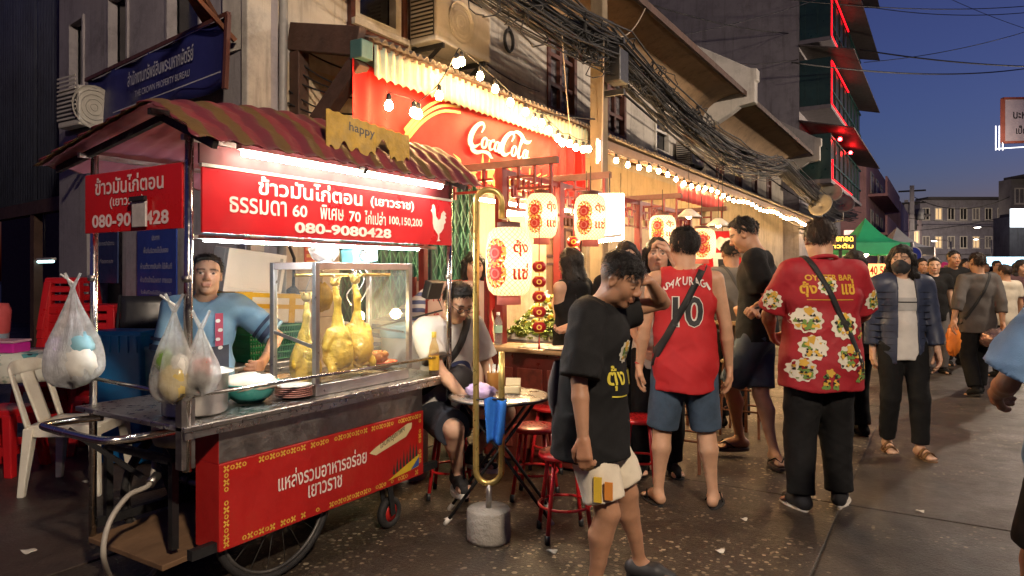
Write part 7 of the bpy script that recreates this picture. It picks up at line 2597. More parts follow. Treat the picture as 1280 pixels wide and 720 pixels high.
  cuts.append(lambda P_: (neck * H - np.linalg.norm((P_ - nk) @ s.M * np.array([1, .92, .9]), axis=1)))
  sl_ = sleeve
  local = []
  np_t = len(q.p)
  for c in 'lr':
   S, E, W = J[c + 's'], J[c + 'e'], J[c + 'w']
   sleeve = sl_ if not isinstance(sl_, tuple) else sl_[c == 'r']
   if tank:
    o = np.array([1. if c == 'l' else -1., 0, 0])
    ctr = S + s.M @ (o * .012 * H)
    cuts.append(lambda P_, ctr=ctr, o=o: np.minimum(.058 * H - np.linalg.norm((P_ - ctr) @ s.M * np.array([1., .95, .8]), axis=1), ((P_ - ctr) @ s.M)[:, 0] * o[0] + .03 * H))
    continue
   fr = min(1., sleeve)
   e2 = sl_ease
   if sleeve <= 1:
    end = S + (E - S) * sleeve
    d = (E - S) / np.linalg.norm(E - S)
    q.cone(S, end + d * .03, .034 * H + ease * .6, .031 * H + e2, k=.03)
   else:
    q.cone(S, E, .034 * H + ease * .6, .026 * H + e2, k=.03)
    end = E + (W - E) * (sleeve - 1)
    d = (W - E) / np.linalg.norm(W - E)
    q.cone(E, end + d * .03, .026 * H + e2, .021 * H + e2, k=.008)
   local.append(lambda P_, end=end, d=d: capcut(P_, end, d, .033 * H + max(e2, ease) + .012, .13))
  if open_front:
   w = open_front
   def fcut(P_):
    l = (P_ - J['chest']) @ s.M
    return np.minimum(w * (1 + .4 * (-l[:, 2] + .1)) - np.abs(l[:, 0]), -l[:, 1] - .01)
   cuts.append(fcut)
  F = q.field(pad=.03)
  qt = SDF(h, .03)
  qt.p = q.p[:np_t]
  Ft = qt.field(q.lo, q.lo + (q.n - 1) * h)
  if Ft.shape != F.shape:
   Ft = qt.field(q.lo, q.lo + (q.n - 1.01) * h)
  V, Q = s.shell(q, F, t, cuts, amp, seed, Ft=Ft if Ft.shape == F.shape else None, local=local)
  o = s.part(name, V, Q, m)
  s.topV, s.topQ, s.topo = V, Q, o
  s.bvh = BVHTree.FromPolygons([tuple(v) for v in V], [tuple(x) for x in Q])
  return o
 def bottom(s, m, length=.95, ease=.012, e2=.03, h=.009, amp=.006, seed=5, name='shorts', t=.013):
  """length: 1 to the knee, 2 to the ankle"""
  H, J = s.H, s.J
  q = SDF(h, .03)
  b = s.build
  q.ell(J['hip'] + s.Mp @ np.array([0, .006 * H, -.012 * H]), (.0935 * b * H + ease * .7, .0675 * b * H + ease * .7, .072 * H + ease), s.Mp)
  q.ell(J['waist'], ((.078 * b + .012 * s.belly) * H + ease, (.06 * b + .025 * s.belly) * H + ease, .05 * H), s.Mp)
  cuts = [lambda P_: P_[:, 2] - (J['hip'][2] + .045 * H)]
  for c in 'lr':
   A, K, B = J[c + 'h'], J[c + 'k'], J[c + 'a']
   if length <= 1:
    end = A + (K - A) * length
    d = (K - A) / np.linalg.norm(K - A)
    q.cone(A, end + d * .03, .054 * H * (.55 + .45 * b) + ease, .042 * H + e2, k=.03)
   else:
    q.cone(A, K, .054 * H * (.55 + .45 * b) + ease, .037 * H + e2, k=.03)
    end = K + (B - K) * (length - 1)
    d = (B - K) / np.linalg.norm(B - K)
    q.cone(K, end + d * .03, .037 * H + e2, .028 * H + e2, k=.01)
   cuts.append(lambda P_, end=end, d=d: capcut(P_, end, d, .046 * H + max(e2, ease) + .014, .15))
  F = q.field(pad=.03)
  V, Q = s.shell(q, F, t, cuts, amp, seed, (12, 12, 5))
  return s.part(name, V, Q, m)
 def shoes(s, m, sole, kind='sneaker', h=.007):
  H = s.H
  for c in 'lr':
   B, F = s.J[c + 'a'], s.foot_frame(c)
   P_ = lambda x, y, z: B + F @ np.array([x * H, y * H, z * H])
   n = 28
   ol = []
   for i in range(n):
    a = 2 * PI * i / n
    y = -.037 - .075 * math.cos(a)
    wdt = .027 + .007 * math.cos(a)
    ol.append((wdt * math.sin(a) + (.004 if c == 'l' else -.004), y))
   th = .016 if kind != 'flip' else .012
   z1 = -.0405
   mb = MB()
   mb.add([P_(x * 1.08, y, z1) for x, y in ol] + [P_(x * 1.08, y, z1 - th) for x, y in ol],
       [tuple(range(n)), tuple(range(2 * n - 1, n - 1, -1))] + [(i, n + i, n + (i + 1) % n, (i + 1) % n) for i in range(n)])
   so = s.mesh(mb, 'sandal' if kind in ('flip', 'slide') else 'shoe', sole, bevel=.003)
   if kind == 'flip':
    st = MB()
    for x in (-.03, .03):
     st.tube([P_(0, -.09, -.028), P_(x * .55, -.068, -.012), P_(x, -.03, -.034)], .0045 * H / 1.7, 6)
    s.mesh(st, 'strap', m, so)
   elif kind == 'slide':
    for y0, y1 in ((-.085, -.062), (-.05, -.03)):
     g = MB().grid(lambda a, b: P_((-.031 + .062 * a), y0 + (y1 - y0) * b, -.036 + .03 * math.sin(a * PI) * (1 + (.3 if y0 > -.06 else 0))), 10, 3)
     s.mesh(g, 'strap', m, so, solid=.006)
   else:
    q = SDF(h, .015)
    e = .007
    q.cone(P_(0, .018, -.02), P_(0, -.05, -.022), .022 * H + e, .02 * H + e, k=.02)
    q.cone(P_(0, -.05, -.024), P_(0, -.095, -.03), .021 * H + e, .012 * H + e, k=.02)
    if kind == 'sneaker':
     q.cone(P_(0, .004, -.0), P_(0, .0, .012), .022 * H + e, .021 * H + e, k=.015)
    Fd = q.field(pad=.02)
    X = q.coords()
    loc = np.stack(np.broadcast_arrays(*X), -1) - B
    lz = loc @ F[:, 2]
    Fd = np.maximum(Fd, (-.041 * H - lz)).astype(np.float32)
    if kind == 'clog':
     pass
    V, Q = surfnets(Fd, q.lo, h)
    s.part('upper', V, Q, m, parent=so)
  return s
 # ---------------------------------------------------------------- prints, straps
 def decal(s, geo, o, ux, uy, n, off=.004, edge=.014, bvh=None):
  v, f = geo
  o, ux, uy, n = (np.array(q, float) for q in (o, ux, uy, n))
  bm = bmesh.new()
  vs = [bm.verts.new((x, y, 0)) for x, y in v]
  for q in f:
   try:
    bm.faces.new([vs[i] for i in q])
   except ValueError:
    pass
  for it in range(5):
   es = [e for e in bm.edges if e.calc_length() > edge]
   if not es:
    break
   bmesh.ops.subdivide_edges(bm, edges=es, cuts=1)
   bmesh.ops.triangulate(bm, faces=[q for q in bm.faces if len(q.verts) > 4])
  bm.verts.index_update()
  V, ok = [], []
  b = bvh or s.bvh
  for q in bm.verts:
   st = o + ux * q.co.x + uy * q.co.y + n * .35
   hit = b.ray_cast(Vector(st), Vector(-n))
   if hit[0] is None:
    V.append(tuple(st - n * .35))
    ok.append(False)
   else:
    V.append(tuple(hit[0] + Vector(n) * off))
    ok.append(True)
  F = [[q.index for q in fc.verts] for fc in bm.faces if all(ok[q.index] for q in fc.verts)]
  bm.free()
  return MB().add(V, F, True)
 def strap(s, m, shoulder='l', w=.035, z0=.0, hipz=.5, name='bag_strap', off=.006, ang0=0., ang1=2 * PI):
  """cross-body strap over one shoulder and under the other arm"""
  J, H = s.J, s.H
  sg_ = 1 if shoulder == 'l' else -1
  top_ = J[shoulder + 's'] * .62 + J['nb'] * .38 + s.M @ np.array([0, 0, .05 * H])
  low = J['hip'] + s.Mp @ np.array([-sg_ * .1 * H, 0, (hipz - .525) * H])
  ctr = (top_ + low) / 2
  ax = (top_ - low) / np.linalg.norm(top_ - low)
  fr_ = s.M @ np.array([0, -1, 0])
  fr_ = fr_ - ax * (fr_ @ ax)
  fr_ /= np.linalg.norm(fr_)
  nn = np.cross(ax, fr_)
  hl = np.linalg.norm(top_ - low) / 2
  vs, fs = [], []
  n = 46
  for i in range(n + 1):
   a = ang0 + (ang1 - ang0) * i / n
   d = ax * math.cos(a) + fr_ * math.sin(a)
   rows = []
   for sx in (-1, 1):
    st = ctr + d * .8 + nn * (sx * w / 2)
    hit = s.bvh.ray_cast(Vector(st), Vector(-d))
    p = np.array(hit[0]) + d * off if hit[0] is not None else ctr + d * hl
    rows.append(p)
   vs += [tuple(r) for r in rows]
  for i in range(n):
   fs.append((2 * i, 2 * i + 1, 2 * i + 3, 2 * i + 2))
  return s.mesh(MB().add(vs, fs, True), name, m, solid=.004)
T1, T2, T3, T4 = (.50, .29, .18), (.43, .235, .14), (.36, .19, .11), (.56, .35, .24)
BLKT = cloth('black cotton', (.0095, .0095, .01), spec=.2)
# ------------------------------------------------ man in the red basketball jersey, seen from behind
J1 = Person('man in a red basketball vest with number 10 seen from behind', 856, 4.15, -6, 1.67)
J1.pose(la=(.155, -.02, .075), ra=(-.165, 0, .075), lyaw=.3, ryaw=-.3, hyaw=.12, build=1.06, belly=.25, lw=(.27, -.05, .80), rw=(-.27, -.04, .80), le=(.4, .7, 0), re=(-.4, .7, 0))
J1.make_body(T1, .009, curlL=.5, curlR=.5)
J1.hair('short', seed=4, line=-.02, amp=.008)
JRED = cloth('red mesh jersey', (.5, .014, .018), .6, .08, .5, 420)
J1.top(JRED, tank=True, hem=.415, ease=.02, amp=.009, seed=12, name='vest', neck=.05)
J1.bottom(cloth('blue denim', (.045, .075, .12), .9, .3, .3, 260), .97, e2=.02, seed=14)
J1.shoes(BLKT, RUBBER, 'flip')
JW = cloth('white jersey trim', (.72, .68, .62), .7)
JB = cloth('black jersey number', (.03, .03, .032), .7)
bk = np.array([0, 1., 0])
# seen from behind the wearer's left is on the left: x runs to the viewer's right = own right (-x)
def bprint(P, geo, x, z, m, name, off=.004, edge=.014, roll=0.):
 o = P.J['chest'] + P.M @ np.array([-x, 0, z])
 ux, uy = P.M @ np.array([-math.cos(roll), 0, math.sin(roll)]), P.M @ np.array([math.sin(roll), 0, math.cos(roll)])
 return P.mesh(P.decal(geo, o, ux, uy, P.M @ np.array([0, 1., 0]), off, edge), name, m)
bprint(J1, fit_text('10', .185, .185, bold=.055), 0, -.05, JW, 'jersey_number', .004)
bprint(J1, fit_text('10', .175, .175, bold=.02), 0, -.05, JB, 'jersey_number', .007)
arc = 'SAKURAGI'
for i, ch in enumerate(arc):
 a = (i - 3.5) * .15
 bprint(J1, fit_text(ch, .027 if ch != 'I' else .012, .05, bold=.02), .235 * math.sin(a), -.135 + .235 * math.cos(a) + .03, JW, 'jersey_letter', .006, .012, a)
J1.strap(cloth('black webbing', (.014, .014, .015), .7), 'r', .04, hipz=.56)
W_r = J1.J['lw']
J1.mesh(MB().tube([W_r + np.array([.024 * math.cos(a), .024 * math.sin(a), .01]) for a in np.linspace(0, 2 * PI, 14, endpoint=False)], .005, 6, closed=True), 'bracelet', REDP)
# ------------------------------------------------ man in the patterned red shirt
P2 = Person('heavy man in a red short sleeved shirt printed with lion heads seen from behind', 1026, 4.12, -4, 1.72)
P2.pose(la=(.12, .03, .075), ra=(-.13, -.06, .075), lyaw=.25, ryaw=-.45, hpitch=.18, hyaw=-.06, build=1.22, belly=.35, lw=(.2, -.3, 1.02), rw=(-.2, -.3, 1.03), le=(.6, .5, -.3), re=(-.6, .5, -.3))
P2.make_body(T1, .01, curlL=.9, curlR=.9)
P2.hair('short', HAIRB, seed=8, line=.0)
PRED = cloth('dark red shirt', (.3, .008, .016), .7, .12, .2)
P2.top(PRED, sleeve=.88, hem=.415, ease=.026, amp=.008, seed=22, flare=.012, sl_ease=.03, neck=.045)
P2.bottom(BLKT, 1.97, e2=.03, amp=.008, seed=24, name='trousers')
P2.shoes(cloth('black shoe canvas', (.02, .02, .022)), mat('white sole', (.6, .56, .5), .6), 'sneaker')
PGOLD = cloth('gold shirt print', (.62, .34, .03), .7)
bprint(P2, fit_text('OYSTER BAR', .27, .035, bold=.03), 0, .112, PGOLD, 'shirt_lettering', .004)
bprint(P2, fit_text('ตุ้ง', .085, .09, bold=.03), -.12, .045, PGOLD, 'shirt_lettering', .004)
bprint(P2, fit_text('แซ่', .085, .09, bold=.03), .1, .06, PGOLD, 'shirt_lettering', .004)
bprint(P2, ([(-.13, -.002), (.13, -.002), (.13, .002), (-.13, .002)], [(0, 1, 2, 3)]), 0, -.015, PGOLD, 'shirt_rule', .004)
LWH, LGR, LBK, LYE = cloth('lion white print', (.66, .62, .5)), cloth('lion green print', (.14, .24, .05)), cloth('lion black print', (.02, .02, .016)), cloth('lion gold print', (.6, .36, .05))
def lion(P, fn, sc, seed):
 """a roundish printed mask: white mane, green cheeks, gold horn, dark eyes and mouth"""
 rr = random.Random(seed)
 blob = lambda r, n, k, am, ph=0: ([(r * (1 + am * math.cos(k * a + ph)) * math.cos(a), r * .95 * (1 + am * math.cos(k * a + ph)) * math.sin(a)) for a in np.linspace(0, 2 * PI, n, endpoint=False)], [tuple(range(n))])
 sh = lambda g, dx, dy, k=1.: ([((x * k + dx) * sc, (y * k + dy) * sc) for x, y in g[0]], g[1])
 fn(sh(blob(1, 44, 11, .09, rr.random()), 0, 0), LWH, 'lion_mane', .0035)
 fn(sh(blob(.42, 18, 5, .22), rr.uniform(-.1, .1), .62, .8), LYE, 'lion_horn', .0045)
 i = 0
 for m_, nm, cnt, r0, r1 in ((LGR, 'lion_curl', 4, .16, .26), (LYE, 'lion_scroll', 3, .1, .18), (LBK, 'lion_line', 5, .06, .12)):
  for j in range(cnt):
   i += 1
   x, y, r = rr.uniform(.12, .62), rr.uniform(-.6, .4), rr.uniform(r0, r1)
   for sx in (-1, 1):
    fn(sh(blob(r, 10, 3, .28, rr.random() * 6), sx * x + rr.uniform(-.06, .06), y), m_, nm, .0046 + .0003 * i)
k = 0
for x, z, sc in ((-.02, .065, .052), (-.125, -.13, .078), (.075, -.165, .078), (-.1, -.29, .074), (.105, -.345, .078), (-.155, -.42, .07), (-.01, -.475, .072), (.2, -.44, .07), (.2, -.2, .06)):
 k += 1
 lion(P2, lambda g, m_, nm, off, x=x, z=z: bprint(P2, g, x, z, m_, nm, off, .016), sc, k)
for c, sg_ in (('l', 1), ('r', -1)):       # prints on the sleeves
 S, E = P2.J[c + 's'], P2.J[c + 'e']
 dn = (E - S) / np.linalg.norm(E - S)
 nrm = P2.M @ np.array([sg_ * .55, .85, .1])
 nrm -= dn * (nrm @ dn)
 nrm /= np.linalg.norm(nrm)
 ux = np.cross(dn, nrm)
 o = S + (E - S) * .6
 lion(P2, lambda g, m_, nm, off, o=o, ux=ux, dn=dn, nrm=nrm: P2.mesh(P2.decal(g, o, -ux if False else ux, -dn, nrm, off, .014), nm, m_), .06, 40 + sg_)
P2.strap(cloth('black webbing'), 'l', .03, hipz=.53)
P2.mesh(MB().tube([P2.J['nb'] + P2.M @ np.array([.074 * math.cos(a), .068 * math.sin(a) + .004, .036 + .022 * math.sin(a)]) for a in np.linspace(0, 2 * PI, 24, endpoint=False)], .013, 8, closed=True), 'collar', PRED)
# ------------------------------------------------ tall man in black looking down to the left
P3 = Person('tall young man in a black T-shirt and navy shorts looking down to the left', 946, 5.15, 62, 1.83)
P3.pose(la=P3.L(925, 547, 5.28), ra=P3.L(968, 568, 5.0), lyaw=.45, ryaw=2.0, hpitch=.42, hyaw=.1, pitch=.06, build=.97, lw=P3.L(930, 386, 5.25), rw=P3.L(944, 386, 4.95), le=(.5, .8, -.2), re=(-.6, .8, -.3), neckf=.02)
P3.make_body(T2, .0095, curlL=1.0, curlR=.8)
P3.hair('short', seed=15, line=.08, amp=.011)
P3.top(BLKT, sleeve=.75, hem=.49, ease=.022, amp=.009, seed=32, sl_ease=.035)
P3.bottom(cloth('navy shorts', (.035, .055, .085), .8), .9, e2=.026, seed=34)
P3.shoes(BLKT, mat('dark brown sandal', (.05, .03, .022), .7), 'flip')
wv = P3.J['rw']
P3.mesh(MB().tube([wv + np.array([.03 * math.cos(a), .026 * math.sin(a), .012 * math.sin(a)]) for a in np.linspace(0, 2 * PI, 16, endpoint=False)], .009, 6, closed=True), 'wrist_watch', BLACKP)
# ------------------------------------------------ man in front, hand on his head
P4 = Person('man in a black T-shirt and white shorts scratching his head in front', 748, 2.95, -114, 1.50)
P4.pose(hip=(0, .03, .785), pitch=.17, hpitch=.42, hyaw=-.12, hroll=-.05, neckf=.03, build=1.04, belly=.3, hs=1.06,
  la=P4.L(800, 703, 3.12), ra=P4.L(741, 737, 2.88), lyaw=.1, ryaw=-.15, lfp=.06,
  rw=P4.L(728, 578, 2.68), lw=P4.L(812, 352, 2.96), re=(-.5, .9, 0), le=P4.L(850, 400, 3.1) - P4.L(800, 395, 2.98))
P4.make_body(T3, .0085, curlL=.55, curlR=.9, dl=P4.L(778, 330, 2.9) - P4.L(812, 352, 2.96), pl=P4.L(780, 360, 2.95) - P4.L(784, 330, 2.9), beard=.35, buzz=.85)
P4.hair('top', seed=18, amp=.006)
P4.top(cloth('faded black cotton', (.0105, .0105, .011), spec=.2), sleeve=(.5, .95), hem=.415, ease=.03, amp=.012, seed=42, sl_ease=.036, flare=.022, neck=.045)
P4.bottom(cloth('cream shorts', (.62, .55, .43), .85), .84, e2=.03, ease=.006, amp=.007, seed=44)
P4.shoes(mat('black clog', (.02, .02, .022), .6), mat('black clog'), 'clog')
ch_ = lambda P, geo, x, z, m, name, off=.005: P.mesh(P.decal(geo, P.J['chest'] + P.M @ np.array([x, 0, z]), P.M @ np.array([1., 0, 0]), P.M @ np.array([0, 0, 1.]), P.M @ np.array([0, -1., 0]), off, .014), name, m)
YP = cloth('yellow shirt print', (.6, .5, .05), .7)
ch_(P4, fit_text('ตุ้ง', .1, .1, bold=.02), -.085, -.105, YP, 'shirt_lettering')
ch_(P4, fit_text('แซ่', .08, .09, bold=.02), .07, -.1, YP, 'shirt_lettering')
lion(P4, lambda g, m_, nm, off: ch_(P4, g, -.02, -.0, m_, nm, off), .05, 77)
gv = ([(-.05, -.003), (.05, -.003), (.05, .003), (-.05, .003)], [(0, 1, 2, 3)])
ch_(P4, gv, -.06, -.18, YP, 'print_rule')
hem_ = P4.J['rh'] * .35 + P4.J['rk'] * .65
for dx, hh, mm in ((.0, .1, cloth('yellow badge', (.6, .4, .03))), (-.045, .07, cloth('orange badge', (.62, .22, .03)))):
 pts = hem_ + np.array([-.098, -.02 + dx, -.0])
 P4.mesh(MB().box((pts[0] - .004, pts[1] - .016, pts[2] - hh / 2), (pts[0] + .004, pts[1] + .016, pts[2] + hh / 2)), 'shorts_badge', mm)
# grey shoulder bag at his back
bgp = P4.J['hip'] + np.array([-.02, .165, .1])
P4.mesh(MB().grid(lambda a, b: bgp + np.array([.075 * math.sin(a * PI * 2) * (.5 + .5 * math.sin(b * PI)), -.02 + .04 * math.cos(a * PI * 2) * (.35 + .65 * math.sin(b * PI)), .13 - .26 * b]), 20, 10), 'shoulder_bag', cloth('grey canvas', (.12, .11, .1), .9))
# ------------------------------------------------ woman with a mask
P5 = Person('woman in a navy quilted jacket and black face mask walking towards the viewer', 1128, 5.35, 172, 1.61)
P5.pose(la=(.085, -.1, .07), ra=(-.075, .1, .08), lyaw=.15, ryaw=-.1, rfp=.12, hyaw=-.5, hpitch=.02, build=.9, lw=(.24, -.05, .75), rw=(-.2, .05, .78))
P5.make_body(T4, .010, curlL=.5, curlR=.5)
P5.hair('long', seed=25, length=.6)
P5.top(cloth('white tee', (.62, .6, .56)), sleeve=.5, hem=.45, ease=.012, amp=.006, seed=52, name='t_shirt')
ch_(P5, ([(-.07, -.05), (.07, -.05), (.07, .05), (-.07, .05)], [(0, 1, 2, 3)]), 0, -.02, cloth('grey print patch', (.42, .42, .41)), 'shirt_print')
ch_(P5, ([(-.07, .012), (.07, .012), (.07, .02), (-.07, .02)], [(0, 1, 2, 3)]), 0, -.02, BLKT, 'print_line', .008)
NVY = cloth('navy quilted nylon', (.03, .04, .075), .5, .15, .1)
P5.top(NVY, sleeve=1.85, hem=.43, ease=.027, amp=.009, seed=54, name='jacket', open_front=.062, sl_ease=.022, t=.02, neck=.05)
q = Person.__new__(Person)
qs = MB()
for i in range(11):       # quilting lines
 z = P5.J['hip'][2] - .1 + i * .05
 for sg_ in (-1, 1):
  pts = []
  for a in np.linspace(.35, 2.6, 12):
   d = np.array([sg_ * math.sin(a), -math.cos(a), 0])
   h_ = P5.bvh.ray_cast(Vector((d[0] * .6, d[1] * .6, z)), Vector(-d))
   if h_[0] is not None and (h_[0] - Vector((0, 0, z))).length < .26:
    pts.append(np.array(h_[0]) - d * .002)
  if len(pts) > 3:
   qs.tube(pts, .005, 4)
o = P5.mesh(qs, 'quilting', cloth('navy seam', (.012, .016, .03)))
o['kind'] = 'stuff'
P5.bottom(BLKT, 1.93, e2=.012, seed=56, name='trousers')
P5.shoes(mat('brown leather', (.11, .05, .014), .6), mat('cork sole', (.2, .12, .06), .8), 'slide')
q = SDF(.006, .01)
u_ = P5.hh
q.ell(P5.hp(0, -.1, -.2), (.30 * u_, .335 * u_, .30 * u_), P5.MH)
q.cone(P5.hp(0, -.30, .03), P5.hp(0, -.43, -.12), .06 * u_, .06 * u_, k=.02)
Fm = q.field(pad=.02)
X = np.argwhere(np.abs(Fm) < .05)
pl_ = ((X * q.h + q.lo) - P5.J['hc']) @ P5.MH / u_
cut = np.maximum(pl_[:, 1] + .02, np.maximum(pl_[:, 2] - .025 + .1 * np.abs(pl_[:, 0]), -.52 - pl_[:, 2])) * u_
Fm[X[:, 0], X[:, 1], X[:, 2]] = np.maximum(Fm[X[:, 0], X[:, 1], X[:, 2]], cut)
V, Q = surfnets(Fm, q.lo, q.h)
P5.part('face_mask', V, Q, cloth('black mask', (.03, .032, .036), .8))
# ------------------------------------------------ the seller
P6 = Person('seller in a blue T-shirt and patterned apron strap standing behind the cart', 258, 3.9, 196, 1.6)
P6.pose(hip=(0, .0, .74), pitch=.16, hyaw=.12, hpitch=-.1, hroll=.05, twist=.1, lw=P6.L(332, 446, 3.75), rw=P6.L(246, 474, 3.72), le=(.7, .5, -.2), re=(-.8, .4, -.2), build=.88)
P6.make_body(T2, .0095, curlL=.9, curlR=.8)
P6.hair('short', seed=31, line=.08, amp=.009)
BLUT = cloth('blue grey tee', (.17, .29, .38))
P6.top(BLUT, sleeve=.9, hem=.46, ease=.02, amp=.012, seed=62, sl_ease=.03)
for f_, w_s in ((.6, .018), (.74, .03)):       # dark sleeve bands
 for c in 'lr':
  S, E = P6.J[c + 's'], P6.J[c + 'e']
  a_, b_ = S + (E - S) * f_, S + (E - S) * (f_ + w_s / np.linalg.norm(E - S))
  P6.mesh(MB().tube([a_, b_], .031 * P6.H + .0345, 24, cap=False), 'sleeve_band', cloth('dark navy band', (.02, .03, .06)))
P6.bottom(BLKT, 1.9, seed=64, name='trousers')
P6.shoes(BLKT, RUBBER, 'flip')
ap = lambda x, z: P6.J['chest'] + P6.M @ np.array([x, 0, z])
st_geo = ([(-.02, -.1), (.02, -.1), (.02, .12), (-.02, .12)], [(0, 1, 2, 3)])
P6.mesh(P6.decal(st_geo, ap(.07, .0), P6.M @ np.array([1., 0, 0]), P6.M @ np.array([0, 0, 1.]), P6.M @ np.array([0, -1., 0]), .008, .03), 'apron_strap', mat('dotted red cloth', (.42, .06, .1), .8))
dots = MB()
for i in range(4):
 dm = P6.decal(ring(0, 0, .006, .006, .012, 8), ap(.07 + .006 * (-1) ** i, -.07 + i * .05), P6.M @ np.array([1., 0, 0]), P6.M @ np.array([0, 0, 1.]), P6.M @ np.array([0, -1., 0]), .011, .05)
 P6.mesh(dm, 'strap_dot', JW)
P6.mesh(P6.decal(([(-.12, -.28), (.12, -.28), (.12, -.06), (-.12, -.06)], [(0, 1, 2, 3)]), ap(.0, .0), P6.M @ np.array([1., 0, 0]), P6.M @ np.array([0, 0, 1.]), P6.M @ np.array([0, -1., 0]), .01, .03), 'apron', cloth('dark apron', (.03, .03, .04)))
# ------------------------------------------------ man eating at the folding table
P7 = Person('man with glasses in a white T-shirt sitting at the folding table', 556, 4.35, -146, 1.7)
P7.pose(hip=(0, 0, .56), pitch=.22, hpitch=.5, hyaw=.05, neckf=.02, la=P7.L(592, 566, 4.3), ra=P7.L(572, 592, 4.15), lk=(.3, -1, .4), rk=(-.3, -1, .4),
  lw=P7.L(622, 503, 4.25), rw=P7.L(583, 500, 3.95), le=(.5, .3, -.6), re=(-.5, .3, -.6), build=1.05, belly=.3, lyaw=.3, ryaw=-.3)
P7.make_body(T4, .0095, curlL=.7, curlR=.7)
P7.hair('short', seed=37, line=.05, amp=.009)
P7.top(cloth('white cotton', (.5, .48, .45)), sleeve=.72, hem=.5, ease=.022, amp=.01, seed=72, sl_ease=.03)
P7.bottom(cloth('dark navy shorts', (.018, .022, .035)), .93, e2=.035, seed=74)
P7.shoes(cloth('black runner', (.015, .015, .016)), mat('white sole'), 'sneaker')
ch_(P7, ring(.02, .0, .075, .075, .03, 26), .0, -.1, cloth('navy print', (.03, .04, .11)), 'shirt_print')
P7.strap(cloth('black webbing'), 'l', .045, hipz=.62, ang0=0, ang1=PI)
P7.mesh(crumple(MB(), P7.J['waist'] + P7.Mp @ np.array([-.02, -.2, .06]), .1, .055, .085, 61, 22, 14, .15), 'chest_bag', cloth('black nylon', (.015, .015, .017), .5))
gl = MB()
for x in (-.14, .14):
 gl.tube([P7.hp(x + .1 * math.cos(a), -.40, .005 + .065 * math.sin(a)) for a in np.linspace(0, 2 * PI, 18, endpoint=False)], .0022, 5, closed=True)
 gl.tube([P7.hp(x * 1.72, -.39, .02), P7.hp(x * 2.5, .02, .03)], .0022, 5)
gl.tube([P7.hp(-.045, -.41, .02), P7.hp(.045, -.41, .02)], .0022, 5)
P7.mesh(gl, 'glasses', BLACKP)
# ------------------------------------------------ people at the oyster stall and in the street
def simple(label, u, d, a, H, tone, hair, topc, botc, sleeve=.6, hem=.45, length=1.95, h=.012, shoes=True, bag=None, **pose):
 hk = pose.pop('hairkw', {})
 tank = pose.pop('tank', False)
 far = d > 8
 mk = {k_: pose.pop(k_) for k_ in ('curlL', 'curlR', 'dl', 'dr', 'pl', 'pr') if k_ in pose}
 P = Person(label, u, d, a, H)
 for k_ in ('lw', 'rw', 'la', 'ra'):
  v = pose.get(k_)
  if v is not None and len(v) == 4:
   pose[k_] = P.L(*v[:3])
 P.pose(**pose)
 P.make_body(tone, h, hands=d < 12, detail=d < 12, **mk)
 P.hair(hair, h=min(.012, h), seed=int(u), strands=900 if d < 8 else 250, **hk)
 P.top(topc, sleeve=sleeve, hem=hem, h=h, seed=int(u) % 90, ease=.018, tank=tank, sl_ease=.024)
 P.bottom(botc, length, h=h, e2=.024, seed=int(u) % 70, name='trousers' if length > 1.2 else 'shorts')
 if shoes:
  P.shoes(BLKT, RUBBER, 'sneaker', h=.012)
 return P
GREYS = cloth('dark grey shirt', (.085, .075, .07), .85)
G1 = simple('man in a dark grey shirt walking away with an orange bag', 1222, 7.9, -4, 1.62, T2, 'short', GREYS, BLKT, sleeve=1.5, hem=.44, h=.012, build=1.12, belly=.2, la=(.09, .12, .09), ra=(-.09, -.12, .075), lfp=.3,
   lw=(1190, 408, 7.75, 0), rw=(1254, 408, 7.7, 0), hairkw={'line': .02, 'm': HAIRB})
G1.strap(cloth('black webbing'), 'r', .03, hipz=.56)
wq = G1.J['lw']
G1b = thing('orange_bag', 'orange plastic bag in the hand of the grey shirted man', 'bag', tuple(wmat(G1.t) @ Vector(wq) - Vector((0, 0, .3))))
c_ = wmat(G1.t) @ Vector(wq)
crumple(MB(), c_ - Vector((0, 0, .22)), .055, .045, .14, 51, 26, 16, .42).build('bag', mat('orange film', (.7, .2, .03), .4), G1b)
MB().tube([c_ - Vector((0, 0, .06)), c_ - Vector((0, 0, .12))], [.02, .04], 8).build('bag_neck', mat('orange film'), G1b)
c_ = wmat(G1.t) @ Vector(G1.J['rw'])
G1c = thing('foil_bag', 'shiny silver and brown bag held low by the grey shirted man', 'bag', tuple(c_ - Vector((0, 0, .3))))
crumple(MB(), c_ - Vector((.06, .05, .17)), .14, .09, .1, 52, 24, 14, .3).build('bag', mat('silver brown foil', (.36, .24, .22), .22, .7, .5, 9), G1c)
MB().tube([c_ - Vector((0, 0, .05)), c_ - Vector((.03, .02, .1))], [.015, .03], 8).build('bag_neck', mat('silver brown foil'), G1c)
simple('woman with long black hair in a black top at the oyster counter', 716, 5.15, 42, 1.58, T4, 'long', BLKT, BLKT, sleeve=.1, hem=.5, h=.011, tank=True, hpitch=.15, hyaw=.2, lw=(694, 381, 5.35, 0), rw=(712, 408, 4.95, 0), le=(.3, .5, -1), re=(-.6, .6, -.3), hairkw={'length': .75}, curlL=1.1)
simple('woman half hidden behind the raised elbow beside the pergola post', 783, 5.0, 175, 1.62, T4, 'long', BLKT, BLKT, h=.012, hyaw=.15)
simple('woman holding a phone up behind the red vest', 822, 4.85, 170, 1.64, T4, 'long', cloth('cream blouse', (.55, .48, .4)), BLKT, h=.011, lw=(838, 318, 4.55, 0), rw=(800, 430, 4.7, 0), le=(.6, 0, -1), curlL=1.2, sleeve=.3)
